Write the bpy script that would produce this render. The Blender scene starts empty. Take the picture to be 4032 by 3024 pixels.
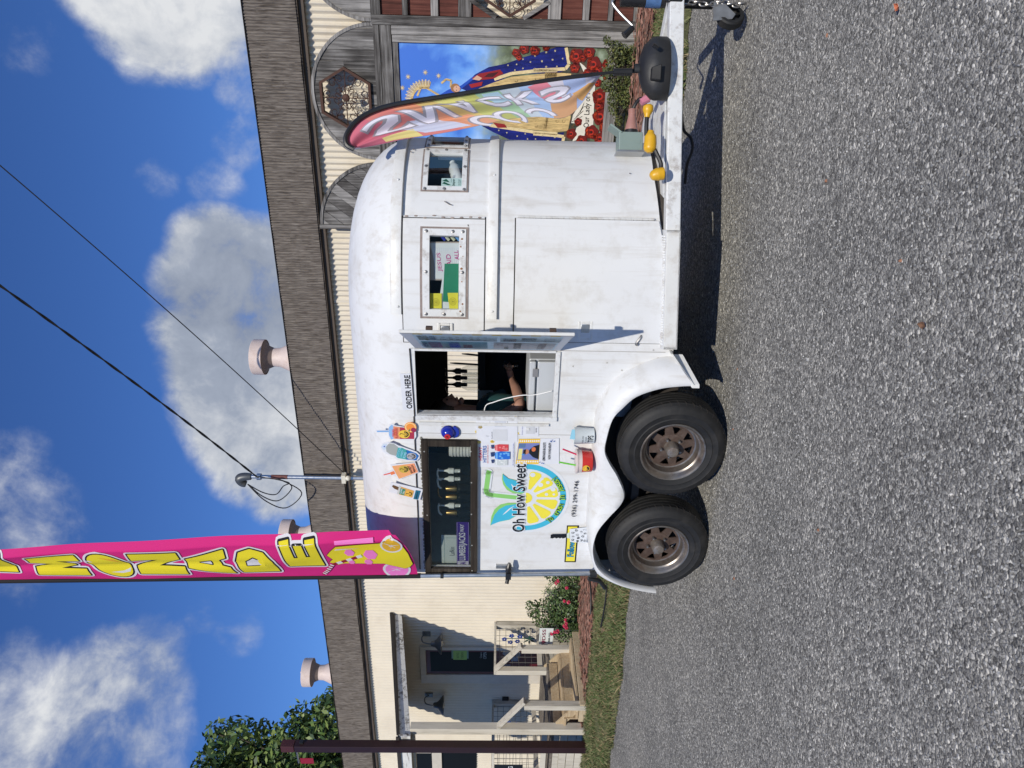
import bpy, bmesh, math, random
from mathutils import Vector, Matrix, noise
random.seed(7)
sc = bpy.context.scene
V = Vector; PI = math.pi; rad = math.radians

# ------------------------------------------------------------------ camera
H = 1.53; FPX = 2950.0; TH = math.atan(72/FPX); RO = .016
D0 = V((0, -math.sin(TH), -math.cos(TH))); FWD = V((0, math.cos(TH), -math.sin(TH)))
RT = math.cos(RO)*V((1, 0, 0)) - math.sin(RO)*D0
DN = math.sin(RO)*V((1, 0, 0)) + math.cos(RO)*D0
cam_d = bpy.data.cameras.new('camera'); cam = bpy.data.objects.new('camera', cam_d)
sc.collection.objects.link(cam); sc.camera = cam
cam_d.sensor_width = 36; cam_d.lens = 36*FPX/4032; cam_d.clip_start = .05; cam_d.clip_end = 2000
# the phone was held upright, the file is stored lying on its side
mw = Matrix.Identity(4)
for i, ax in enumerate((DN, RT, -FWD)):
    for k in range(3): mw[k][i] = ax[k]
mw.translation = V((0, 0, H)); cam.matrix_world = mw

# ------------------------------------------------------------------ sky and sun
SUN_EL = 36.0; SUN_AZ = 6.0          # light travels towards +Y, a little to +X
def ray(x, y): return FWD + RT*((1512-y)/FPX) + DN*((x-2016)/FPX)
world = bpy.data.worlds.new('World'); sc.world = world; world.use_nodes = True
wn = world.node_tree.nodes; wl = world.node_tree.links; wn.clear()
def wnode(t, **k):
    n = wn.new(t)
    for a, b in k.items(): setattr(n, a, b)
    return n
out = wnode('ShaderNodeOutputWorld'); bg = wnode('ShaderNodeBackground')
sky = wnode('ShaderNodeTexSky', sky_type='NISHITA', sun_disc=False, sun_elevation=rad(SUN_EL),
            sun_rotation=rad(180+SUN_AZ), air_density=1.0, dust_density=.0, ozone_density=2.5)
tc = wnode('ShaderNodeTexCoord')
def wmath(op, a, b=None, c=None, clamp=False):
    n = wnode('ShaderNodeMath', operation=op, use_clamp=clamp)
    for i, q in enumerate((a, b, c)):
        if q is None: continue
        if isinstance(q, (int, float)): n.inputs[i].default_value = q
        else: wl.new(q, n.inputs[i])
    return n.outputs[0]
def wnoise(scale, detail, rough, dist=0.0, off=(0, 0, 0), stretch=(1, 1, 1)):
    m = wnode('ShaderNodeMapping'); m.inputs['Location'].default_value = off; m.inputs['Scale'].default_value = stretch
    wl.new(tc.outputs['Generated'], m.inputs['Vector'])
    n = wnode('ShaderNodeTexNoise'); n.inputs['Scale'].default_value = scale; n.inputs['Detail'].default_value = detail
    n.inputs['Roughness'].default_value = rough; n.inputs['Distortion'].default_value = dist
    wl.new(m.outputs[0], n.inputs['Vector']); return n.outputs['Fac']
# cumulus banks: (pixel-derived direction, angular radius deg, weight)
BANKS = [(860, 1000, 3.6, .9), (850, 1130, 4.2, 1.0), (900, 1270, 5.0, 1.0), (930, 1420, 5.0, 1.0), (960, 1560, 5.0, 1.0), (1000, 1690, 4.6, 1.0), (1050, 1800, 4.2, .95),
         (1110, 1900, 3.2, .85), (860, 1660, 2.2, .6), (1130, 1300, 5, 1.0), (1130, 1500, 5, 1.0), (1020, 1080, 4.5, .9),
         (470, -120, 4.2, .9), (620, 30, 4.6, .95), (720, 170, 3.0, .75), (800, -40, 5.0, .85), (900, 150, 3.2, .6), (960, 320, 2.6, .45), (400, -40, 2.2, .5),
         (330, 2840, 4.6, .56), (500, 2690, 4.2, .56), (200, 2960, 5.0, .58), (610, 2540, 2.6, .44), (790, 2430, 1.6, .36), (930, 2480, 2.2, .32),
         (400, 3020, 5.0, .56), (150, 2030, 4.0, .36), (60, 1900, 3.6, .34), (40, 2200, 3.6, .34), (860, 720, 2.4, .32), (960, 560, 2.6, .36), (620, 690, 2, .24),
         (0, 2700, 3.6, .42), (60, 3000, 4.6, .5), (560, 2900, 3.4, .44), (80, 60, 4, .26)]
acc = None
for (px, py, r, wgt) in BANKS:
    d = ray(px, py).normalized()
    dp = wnode('ShaderNodeVectorMath', operation='DOT_PRODUCT'); dp.inputs[1].default_value = d
    wl.new(tc.outputs['Generated'], dp.inputs[0])
    mr = wnode('ShaderNodeMapRange', interpolation_type='SMOOTHSTEP')
    mr.inputs[1].default_value = math.cos(rad(r*1.3)); mr.inputs[2].default_value = math.cos(rad(r*.35))
    mr.inputs[3].default_value = 0; mr.inputs[4].default_value = wgt
    wl.new(dp.outputs['Value'], mr.inputs[0])
    acc = mr.outputs[0] if acc is None else wmath('MAXIMUM', acc, mr.outputs[0])
n1 = wnoise(7.5, 11, .60, .25); n2 = wnoise(20, 9, .62, .3, (3, 1, 2)); n3 = wnoise(2.1, 4, .5, .1, (1.3, .2, .8))
far = wmath('MULTIPLY', wmath('SUBTRACT', n3, .64, clamp=True), 2.2)      # clouds carry on round the whole sky
base = wmath('MAXIMUM', acc, far)
det = wmath('ADD', wmath('MULTIPLY', wmath('SUBTRACT', n1, .5), 2.6), wmath('MULTIPLY', wmath('SUBTRACT', n2, .5), 1.1))
dens = wmath('ADD', base, wmath('MULTIPLY', det, wmath('ADD', wmath('MULTIPLY', base, .6), .22)))
cover = wnode('ShaderNodeMapRange', interpolation_type='SMOOTHSTEP'); wl.new(dens, cover.inputs[0])
cover.inputs[1].default_value = .23; cover.inputs[2].default_value = .84
# thick middles are greyer than the rims
n4 = wnoise(3.4, 5, .55, .2, (.4, 2, 1)); shade = wnode('ShaderNodeValToRGB'); wl.new(wmath('ADD', wmath('MULTIPLY', n1, .55), wmath('ADD', wmath('MULTIPLY', n2, .25), wmath('MULTIPLY', n4, .5))), shade.inputs[0])
e = shade.color_ramp.elements; e[0].position = .42; e[0].color = (.27, .32, .43, 1); e[1].position = .745; e[1].color = (.95, .97, 1.0, 1)
el = e.new(.585); el.color = (.44, .50, .62, 1)
# deepen the blue of the clear part
tint = wnode('ShaderNodeMix', data_type='RGBA', blend_type='MULTIPLY'); tint.inputs['Factor'].default_value = 1
wl.new(sky.outputs[0], tint.inputs['A']); tint.inputs['B'].default_value = (.60, .97, 1.66, 1)
cm = wnode('ShaderNodeVectorMath', operation='SCALE'); wl.new(shade.outputs[0], cm.inputs[0]); cm.inputs['Scale'].default_value = 12.0
mx = wnode('ShaderNodeMix', data_type='RGBA'); wl.new(cover.outputs[0], mx.inputs['Factor'])
wl.new(tint.outputs['Result'], mx.inputs['A']); wl.new(cm.outputs[0], mx.inputs['B'])
wl.new(mx.outputs['Result'], bg.inputs['Color']); bg.inputs['Strength'].default_value = .066
wl.new(bg.outputs[0], out.inputs[0])
sd = bpy.data.lights.new('sun', 'SUN'); sd.energy = 4.1; sd.angle = rad(.53); sd.color = (1, .94, .825)
so = bpy.data.objects.new('sun', sd); sc.collection.objects.link(so)
SUN_DIR = V((math.sin(rad(SUN_AZ))*math.cos(rad(SUN_EL)), math.cos(rad(SUN_AZ))*math.cos(rad(SUN_EL)), -math.sin(rad(SUN_EL))))
so.rotation_euler = SUN_DIR.to_track_quat('-Z', 'Y').to_euler(); so.location = (-2, -6, 9)
sc.view_settings.view_transform = 'Standard'; sc.view_settings.look = 'None'
sc.view_settings.exposure = 0.0; sc.view_settings.gamma = 1.0; sc.view_settings.use_curve_mapping = False

# ------------------------------------------------------------------ frames: W world, T trailer, B building
def frame(ox, oy, ang): return Matrix.Translation((ox, oy, 0)) @ Matrix.Rotation(rad(-ang), 4, 'Z')
FR = {'W': Matrix.Identity(4), 'T': frame(-.35308, 5.00149, 27.6), 'B': frame(3.95361, 8.25604, 29.0)}
FI = {k: m.inverted() for k, m in FR.items()}
def lray(fr, x, y):
    o = FI[fr] @ V((0, 0, H)); d = FI[fr].to_3x3() @ ray(x, y); return o, d
def onplane(fr, p, off=0.0):                  # photo pixel -> (x, z) on the vertical plane y = off of a frame
    o, d = lray(fr, *p); t = (off-o.y)/d.y; q = o+d*t; return q.x, q.z
def onground(fr, p, z=0.0):
    o, d = lray(fr, *p); t = (z-o.z)/d.z; q = o+d*t; return q.x, q.y
def wpt(p, Y):                                # photo pixel -> world point at depth Y
    d = ray(*p); return V((0, 0, H)) + d*(Y/d.y)
def zo(x0, y0, s): return lambda x, y: (x0+x/s, y0+y/s)
ZA = zo(1200, 0, 2.212); ZB = zo(2100, 0, 2.212); ZC = zo(1300, 550, 2.765); ZD = zo(1950, 550, 2.765); ZE = zo(1400, 1150, 2.458)
ZF = zo(1600, 1750, 2.765); ZG = zo(2100, 1150, 2.212); ZH = zo(2100, 1750, 2.212); ZI = zo(0, 1900, 2.212); ZJ = zo(800, 1900, 2.212)
ZL = zo(1400, 2274, 2.212); ZK = zo(700, 2274, 2.212); ZM = zo(1480, 1640, 4.88); ZN = zo(1840, 1600, 3.95); ZO = zo(900, 1750, 3.687)
ZV = zo(0, 0, 1/1.823)

# ------------------------------------------------------------------ materials
def lin(c): return tuple(((x/255)/12.92 if x/255 <= .04045 else ((x/255+.055)/1.055)**2.4) for x in c)
MATS = {}
def mat(name, col, rough=.6, metal=0.0, var=.12, scale=6.0, bump=0.0, bscale=40.0, dirt=None, dscale=3.0, damt=.0, stretch=(1, 1, 1), spec=.5, alpha=None, trans=0.0, streak=None, coat=0.0):
    if name in MATS: return MATS[name]
    m = bpy.data.materials.new(name); m.use_nodes = True; nt = m.node_tree; N = nt.nodes; Lk = nt.links
    b = N['Principled BSDF']; b.inputs['Roughness'].default_value = rough; b.inputs['Metallic'].default_value = metal
    b.inputs['Specular IOR Level'].default_value = spec; b.inputs['Coat Weight'].default_value = coat
    if trans: b.inputs['Transmission Weight'].default_value = trans
    t = N.new('ShaderNodeTexCoord'); mp = N.new('ShaderNodeMapping'); mp.inputs['Scale'].default_value = stretch
    Lk.new(t.outputs['Object'], mp.inputs['Vector'])
    n = N.new('ShaderNodeTexNoise'); n.inputs['Scale'].default_value = scale; n.inputs['Detail'].default_value = 6; n.inputs['Roughness'].default_value = .62
    Lk.new(mp.outputs[0], n.inputs['Vector'])
    r = N.new('ShaderNodeMapRange'); Lk.new(n.outputs['Fac'], r.inputs[0]); r.inputs[1].default_value = .25; r.inputs[2].default_value = .75
    r.inputs[3].default_value = 1-var; r.inputs[4].default_value = 1+var
    sc_ = N.new('ShaderNodeVectorMath'); sc_.operation = 'SCALE'; sc_.inputs[0].default_value = col[:3]; Lk.new(r.outputs[0], sc_.inputs['Scale'])
    last = sc_.outputs[0]
    if dirt:
        n2 = N.new('ShaderNodeTexNoise'); n2.inputs['Scale'].default_value = dscale; n2.inputs['Detail'].default_value = 9; n2.inputs['Roughness'].default_value = .7
        Lk.new(mp.outputs[0], n2.inputs['Vector'])
        r2 = N.new('ShaderNodeMapRange'); Lk.new(n2.outputs['Fac'], r2.inputs[0]); r2.inputs[1].default_value = .5; r2.inputs[2].default_value = .78
        r2.inputs[3].default_value = 0; r2.inputs[4].default_value = damt
        x = N.new('ShaderNodeMix'); x.data_type = 'RGBA'; Lk.new(r2.outputs[0], x.inputs['Factor']); Lk.new(last, x.inputs['A']); x.inputs['B'].default_value = (*dirt, 1)
        last = x.outputs['Result']
    if streak:
        ms = N.new('ShaderNodeMapping'); ms.inputs['Scale'].default_value = (16, 16, 1.1); Lk.new(t.outputs['Object'], ms.inputs['Vector'])
        ns = N.new('ShaderNodeTexNoise'); ns.inputs['Scale'].default_value = 1; ns.inputs['Detail'].default_value = 7; ns.inputs['Roughness'].default_value = .65; Lk.new(ms.outputs[0], ns.inputs['Vector'])
        rs = N.new('ShaderNodeMapRange'); Lk.new(ns.outputs['Fac'], rs.inputs[0]); rs.inputs[1].default_value = .52; rs.inputs[2].default_value = .80; rs.inputs[3].default_value = 0; rs.inputs[4].default_value = streak
        xs_ = N.new('ShaderNodeMix'); xs_.data_type = 'RGBA'; Lk.new(rs.outputs[0], xs_.inputs['Factor']); Lk.new(last, xs_.inputs['A']); xs_.inputs['B'].default_value = (.40, .355, .29, 1); last = xs_.outputs['Result']
    Lk.new(last, b.inputs['Base Color'])
    rr = N.new('ShaderNodeMapRange'); Lk.new(n.outputs['Fac'], rr.inputs[0]); rr.inputs[3].default_value = max(.02, rough-.1); rr.inputs[4].default_value = min(1, rough+.1)
    Lk.new(rr.outputs[0], b.inputs['Roughness'])
    if bump:
        n3 = N.new('ShaderNodeTexNoise'); n3.inputs['Scale'].default_value = bscale; n3.inputs['Detail'].default_value = 5; Lk.new(mp.outputs[0], n3.inputs['Vector'])
        bp = N.new('ShaderNodeBump'); bp.inputs['Strength'].default_value = bump; bp.inputs['Distance'].default_value = .01
        Lk.new(n3.outputs['Fac'], bp.inputs['Height']); Lk.new(bp.outputs[0], b.inputs['Normal'])
    if alpha is not None: b.inputs['Alpha'].default_value = alpha
    MATS[name] = m; return m
def ink(r, g, b, rough=.5):                   # a printed or painted colour
    k = 'ink_%d_%d_%d' % (r, g, b)
    c = lin((r, g, b)); return mat(k, tuple(x*.86 for x in c), rough, var=.05, scale=9)
def glass(name, tint=(.9, .95, .95), rough=.03, a=.22):
    if name in MATS: return MATS[name]
    m = bpy.data.materials.new(name); m.use_nodes = True; N = m.node_tree.nodes; Lk = m.node_tree.links
    for q in list(N): N.remove(q)
    o = N.new('ShaderNodeOutputMaterial'); tr = N.new('ShaderNodeBsdfTransparent'); tr.inputs[0].default_value = (*tint, 1)
    gl = N.new('ShaderNodeBsdfGlossy'); gl.inputs['Roughness'].default_value = rough; gl.inputs['Color'].default_value = (.9, .93, .95, 1)
    fr = N.new('ShaderNodeFresnel'); fr.inputs['IOR'].default_value = 1.45
    ma = N.new('ShaderNodeMath'); ma.operation = 'MULTIPLY_ADD'; ma.inputs[1].default_value = .16; ma.inputs[2].default_value = a*.006; Lk.new(fr.outputs[0], ma.inputs[0])
    mix = N.new('ShaderNodeMixShader'); Lk.new(ma.outputs[0], mix.inputs[0]); Lk.new(tr.outputs[0], mix.inputs[1]); Lk.new(gl.outputs[0], mix.inputs[2])
    Lk.new(mix.outputs[0], o.inputs[0]); MATS[name] = m; return m

WHITE = mat('trailer_white', (.655, .66, .66), .50, var=.035, scale=2.2, bump=.06, bscale=3.0, dirt=(.44, .41, .36), dscale=6, damt=.58, spec=.35, streak=.55)
WHITE2 = mat('trim_white', (.64, .64, .62), .4, var=.06, scale=8, dirt=(.36, .30, .23), dscale=11, damt=.7)
WHITE3 = mat('frame_white', (.63, .64, .64), .45, var=.06, scale=9, bump=.06, dirt=(.20, .15, .11), dscale=16, damt=.85)
DARKIN = mat('shaded_inside', (.035, .033, .03), .75, var=.2)  # trailer inside coloured dark to stand in for its deep shade
BLACK = mat('black_plastic', (.012, .012, .013), .42, var=.2)
RUBBER = mat('tyre_rubber', (.009, .0088, .0088), .66, var=.3, scale=14, bump=.10, bscale=60, dirt=(.045, .04, .035), dscale=7, damt=.45)
CHROME = mat('worn_chrome', (.25, .225, .20), .40, metal=.8, var=.25, scale=16, dirt=(.12, .06, .035), dscale=14, damt=1.0)
RUSTY = mat('rusty_steel', (.080, .052, .040), .65, metal=.3, var=.35, scale=18, bump=.15, dirt=(.16, .13, .11), dscale=22, damt=.7)
STEEL = mat('galvanised_steel', (.45, .46, .47), .35, metal=.9, var=.15, scale=20)
SCREW = mat('screw_zinc', (.30, .29, .28), .4, metal=.8, var=.3)
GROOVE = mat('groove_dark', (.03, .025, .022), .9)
RUST = mat('rust_stain', (.26, .12, .05), .8, var=.4, scale=40)

# ------------------------------------------------------------------ mesh builder
ORG = {}
col_ = sc.collection
class MB:
    def __init__(s): s.v = []; s.f = []; s.m = []; s.k = 0
    def add(s, vs, fs):
        b = len(s.v); s.v += [tuple(q) for q in vs]; s.f += [tuple(i+b for i in q) for q in fs]; s.m += [s.k]*len(fs); return s
    def box(s, x0, x1, y0, y1, z0, z1):
        return s.add([(x, y, z) for x in (x0, x1) for y in (y0, y1) for z in (z0, z1)],
                     [(0, 1, 3, 2), (4, 6, 7, 5), (0, 4, 5, 1), (2, 3, 7, 6), (0, 2, 6, 4), (1, 5, 7, 3)])
    def bar(s, p, q, w, h, up=(0, 0, 1)):
        p, q = V(p), V(q); d = (q-p).normalized(); u = V(up); a = d.cross(u)
        if a.length < 1e-4: a = d.cross(V((1, 0, 0)))
        a.normalize(); c = a.cross(d).normalized(); a *= w/2; c *= h/2
        return s.add([p-a-c, p+a-c, p+a+c, p-a+c, q-a-c, q+a-c, q+a+c, q-a+c],
                     [(0, 3, 2, 1), (4, 5, 6, 7), (0, 1, 5, 4), (1, 2, 6, 5), (2, 3, 7, 6), (3, 0, 4, 7)])
    def tube(s, pts, r, n=8, caps=True):
        pts = [V(p) for p in pts]; L = len(pts); R = r if isinstance(r, (list, tuple)) else [r]*L
        t0 = (pts[1]-pts[0]).normalized(); a = t0.cross(V((0, 0, 1)))
        if a.length < 1e-3: a = t0.cross(V((0, 1, 0)))
        a.normalize(); vs = []
        for i, p in enumerate(pts):
            t = (pts[min(i+1, L-1)]-pts[max(i-1, 0)]).normalized(); a = (a-t*a.dot(t)).normalized(); b = t.cross(a)
            for k in range(n):
                g = 2*PI*k/n; vs.append(p+(a*math.cos(g)+b*math.sin(g))*R[i])
        fs = [(i*n+k, i*n+(k+1) % n, (i+1)*n+(k+1) % n, (i+1)*n+k) for i in range(L-1) for k in range(n)]
        if caps: fs += [tuple(range(n-1, -1, -1)), tuple((L-1)*n+k for k in range(n))]
        return s.add(vs, fs)
    def lathe(s, prof, o=(0, 0, 0), ax=(0, 0, 1), n=24, close=False):
        ax = V(ax).normalized(); a = ax.orthogonal().normalized(); b = ax.cross(a); o = V(o); vs = []
        for (r, h) in prof:
            for k in range(n):
                g = 2*PI*k/n; vs.append(o+ax*h+(a*math.cos(g)+b*math.sin(g))*max(r, 1e-4))
        L = len(prof); fs = [(i*n+k, i*n+(k+1) % n, (i+1)*n+(k+1) % n, (i+1)*n+k) for i in range(L-1) for k in range(n)]
        if close: fs += [tuple((L-1)*n+k for k in range(n)), tuple(range(n-1, -1, -1))]
        return s.add(vs, fs)
    def prism(s, pts, dv):
        pts = [V(p) for p in pts]; dv = V(dv); n = len(pts)
        return s.add(pts+[p+dv for p in pts], [tuple(range(n-1, -1, -1)), tuple(range(n, 2*n))]+[(i, (i+1) % n, n+(i+1) % n, n+i) for i in range(n)])
    def grid(s, rows, closed=False):
        n = len(rows[0]); vs = [p for r in rows for p in r]
        return s.add(vs, [(i*n+k, i*n+(k+1) % n, (i+1)*n+(k+1) % n, (i+1)*n+k) for i in range(len(rows)-1) for k in range(n if closed else n-1)])
    def ball(s, o, r, n=10, m=6, sq=(1, 1, 1)):
        o = V(o); rows = []
        for i in range(m+1):
            a = PI*i/m; rows.append([o+V((math.sin(a)*math.cos(2*PI*k/n)*r*sq[0], math.sin(a)*math.sin(2*PI*k/n)*r*sq[1], math.cos(a)*r*sq[2])) for k in range(n)])
        return s.grid(rows, True)
    def build(s, name, mats, par=None, fr='W', org=None, smooth=True, ang=35, bevel=0.0, solid=0.0, recalc=True, kind=None, label=None, cat=None, group=None):
        if not isinstance(mats, (list, tuple)): mats = [mats]
        if par is not None: o = ORG[par.name]
        elif org is None:
            xs = list(zip(*s.v)); o = V(((min(xs[0])+max(xs[0]))/2, (min(xs[1])+max(xs[1]))/2, min(xs[2])))
        else: o = V(org)
        me = bpy.data.meshes.new(name); me.from_pydata([(V(q)-o)[:] for q in s.v], [], s.f)
        for m in mats: me.materials.append(m)
        me.polygons.foreach_set('material_index', s.m)
        if recalc:
            bm = bmesh.new(); bm.from_mesh(me); bmesh.ops.recalc_face_normals(bm, faces=bm.faces); bm.to_mesh(me); bm.free()
        if smooth:
            me.polygons.foreach_set('use_smooth', [True]*len(me.polygons)); me.set_sharp_from_angle(angle=rad(ang))
        me.update(); ob = bpy.data.objects.new(name, me); col_.objects.link(ob); ORG[ob.name] = o
        if par is not None: ob.parent = par
        else: ob.matrix_world = FR[fr] @ Matrix.Translation(o)
        if solid:
            q = ob.modifiers.new('solid', 'SOLIDIFY'); q.thickness = solid; q.offset = -1
            q2 = ob.modifiers.new('edges', 'EDGE_SPLIT'); q2.split_angle = rad(38)
        if bevel:
            q = ob.modifiers.new('bevel', 'BEVEL'); q.width = bevel; q.segments = 2; q.limit_method = 'ANGLE'; q.angle_limit = rad(50)
        if label: ob['label'] = label
        if cat: ob['category'] = cat
        if group: ob['group'] = group
        if kind: ob['kind'] = kind
        return ob
def thing(name, label, cat, fr, org, group=None):
    o = bpy.data.objects.new(name, None); col_.objects.link(o); o.empty_display_size = .1
    o.matrix_world = FR[fr] @ Matrix.Translation(org); ORG[o.name] = V(org)
    o['label'] = label; o['category'] = cat
    if group: o['group'] = group
    return o
def tag(o, label, cat, group=None):
    o['label'] = label; o['category'] = cat
    if group: o['group'] = group
    return o
def inst(ob, name, par, loc, rot=None, scale=None):      # another piece sharing a mesh
    c = bpy.data.objects.new(name, ob if isinstance(ob, bpy.types.Mesh) else ob.data); col_.objects.link(c); c.parent = par; c.location = V(loc)-ORG[par.name]
    if rot: c.rotation_euler = rot
    if scale: c.scale = scale
    ORG[c.name] = ORG[par.name]; return c
def catmull(pts, n):
    pts = [V(p) for p in pts]; out = []
    for i in range(len(pts)-1):
        p0, p1, p2, p3 = pts[max(i-1, 0)], pts[i], pts[i+1], pts[min(i+2, len(pts)-1)]
        for k in range(n):
            t = k/n; out.append(.5*((2*p1)+(p2-p0)*t+(2*p0-5*p1+4*p2-p3)*t*t+(3*p1-p0-3*p2+p3)*t**3))
    out.append(pts[-1]); return out
# ------------------------------------------------------------------ lettering and flat print
TXT = {}
def text2d(body, bold=.0):
    k = (body, bold)
    if k in TXT: return TXT[k]
    cu = bpy.data.curves.new('t', 'FONT'); cu.body = body; cu.size = 1; cu.offset = bold; cu.resolution_u = 3
    ob = bpy.data.objects.new('t', cu); col_.objects.link(ob)
    me = bpy.data.meshes.new_from_object(ob.evaluated_get(bpy.context.evaluated_depsgraph_get()))
    vs = [(v.co.x, v.co.y) for v in me.vertices]; fs = [tuple(p.vertices) for p in me.polygons]
    bpy.data.objects.remove(ob); bpy.data.curves.remove(cu); bpy.data.meshes.remove(me)
    x0 = min(v[0] for v in vs); x1 = max(v[0] for v in vs); y0 = min(v[1] for v in vs); y1 = max(v[1] for v in vs)
    vs = [((v[0]-x0)/(x1-x0), (v[1]-y0)/(y1-y0)) for v in vs]
    TXT[k] = (vs, fs); return TXT[k]
class Print:
    """Flat print made of thin coloured layers; fn maps (a, b, lift) to 3D."""
    def __init__(s, fn, step=.0007, lift=.0012): s.fn = fn; s.mb = MB(); s.mats = []; s.n = 0; s.step = step; s.l0 = lift
    def _k(s, c, rough=.5):
        m = c if not isinstance(c, tuple) else ink(*c, rough=rough)
        if m not in s.mats: s.mats.append(m)
        s.mb.k = s.mats.index(m)
    def raw(s, vs, fs, c, same=False):
        if not same: s.n += 1
        s._k(c); l = s.l0+s.step*s.n; s.mb.add([s.fn(a, b, l) for a, b in vs], fs)
    def poly(s, pts, c, same=False): s.raw(pts, [tuple(range(len(pts)))], c, same)
    def rect(s, a0, b0, a1, b1, c, same=False): s.poly([(a0, b0), (a1, b0), (a1, b1), (a0, b1)], c, same)
    def disc(s, a, b, r, c, same=False, n=24, rb=None, t0=0, t1=2*PI):
        rb = rb or r; s.poly([(a+r*math.cos(t0+(t1-t0)*k/n), b+rb*math.sin(t0+(t1-t0)*k/n)) for k in range(n + (0 if abs(t1-t0-2*PI) < 1e-3 else 1))], c, same)
    def ring(s, a, b, r0, r1, c, t0=0, t1=2*PI, n=28, same=False, k=1.0):
        vs = []; 
        for i in range(n+1):
            g = t0+(t1-t0)*i/n
            vs += [(a+r0*math.cos(g), b+k*r0*math.sin(g)), (a+r1*math.cos(g), b+k*r1*math.sin(g))]
        s.raw(vs, [(2*i, 2*i+1, 2*i+3, 2*i+2) for i in range(n)], c, same)
    def text(s, body, a0, b0, a1, b1, c, bold=.0, same=False, slant=0.0):
        vs, fs = text2d(body, bold); s.raw([(a0+(a1-a0)*(x+slant*y), b0+(b1-b0)*y) for x, y in vs], fs, c, same)
    def line(s, p, q, w, c, same=False):
        p, q = V(p), V(q); d = (q-p).normalized(); n = V((-d.y, d.x))*w/2
        s.poly([(p+n)[:], (q+n)[:], (q-n)[:], (p-n)[:]], c, same)
    def sub(s, f): t = Print(f, s.step, s.l0); t.n = s.n; return t
    def build(s, name, par=None, **k):
        return s.mb.build(name, s.mats, par, smooth=False, recalc=False, **k)
class ClothPrint(Print):
    """Print cut finely so that it follows the cloth."""
    def raw(s, vs, fs, c, same=False):
        if not same: s.n += 1
        s._k(c); l = s.l0+s.step*s.n; b = bmesh.new(); bv = [b.verts.new((x, z, 0)) for x, z in vs]
        for f in fs:
            try: b.faces.new([bv[i] for i in f])
            except ValueError: pass
        g = getattr(s, 'cut', (2.0, .04)); xs_ = [v[0] for v in vs]; zs_ = [v[1] for v in vs]
        for axis, lo, hi, st_ in ((0, min(xs_), max(xs_), g[0]), (1, min(zs_), max(zs_), g[1])):
            k = math.ceil(lo/st_)
            while k*st_ < hi:
                co = (k*st_, 0, 0) if axis == 0 else (0, k*st_, 0); no = (1, 0, 0) if axis == 0 else (0, 1, 0)
                bmesh.ops.bisect_plane(b, geom=b.verts[:]+b.edges[:]+b.faces[:], plane_co=co, plane_no=no); k += 1
        b.verts.ensure_lookup_table(); b.verts.index_update()
        s.mb.add([s.fn(v.co.x, v.co.y, l) for v in b.verts], [tuple(v.index for v in f.verts) for f in b.faces]); b.free()
def wallfn(y0=0.0):
    return lambda a, b, l: (a, y0-l, b)
def boxfn(cx, cz, w, h, rot=0.0, y0=0.0, face=None):       # unit square centred on a wall point
    c, s_ = math.cos(rot), math.sin(rot)
    f = face or (lambda a, b, l: (a, y0-l, b))
    return lambda a, b, l: f(cx+(a-.5)*w*c-(b-.5)*h*s_, cz+(a-.5)*w*s_+(b-.5)*h*c, l)
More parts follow.
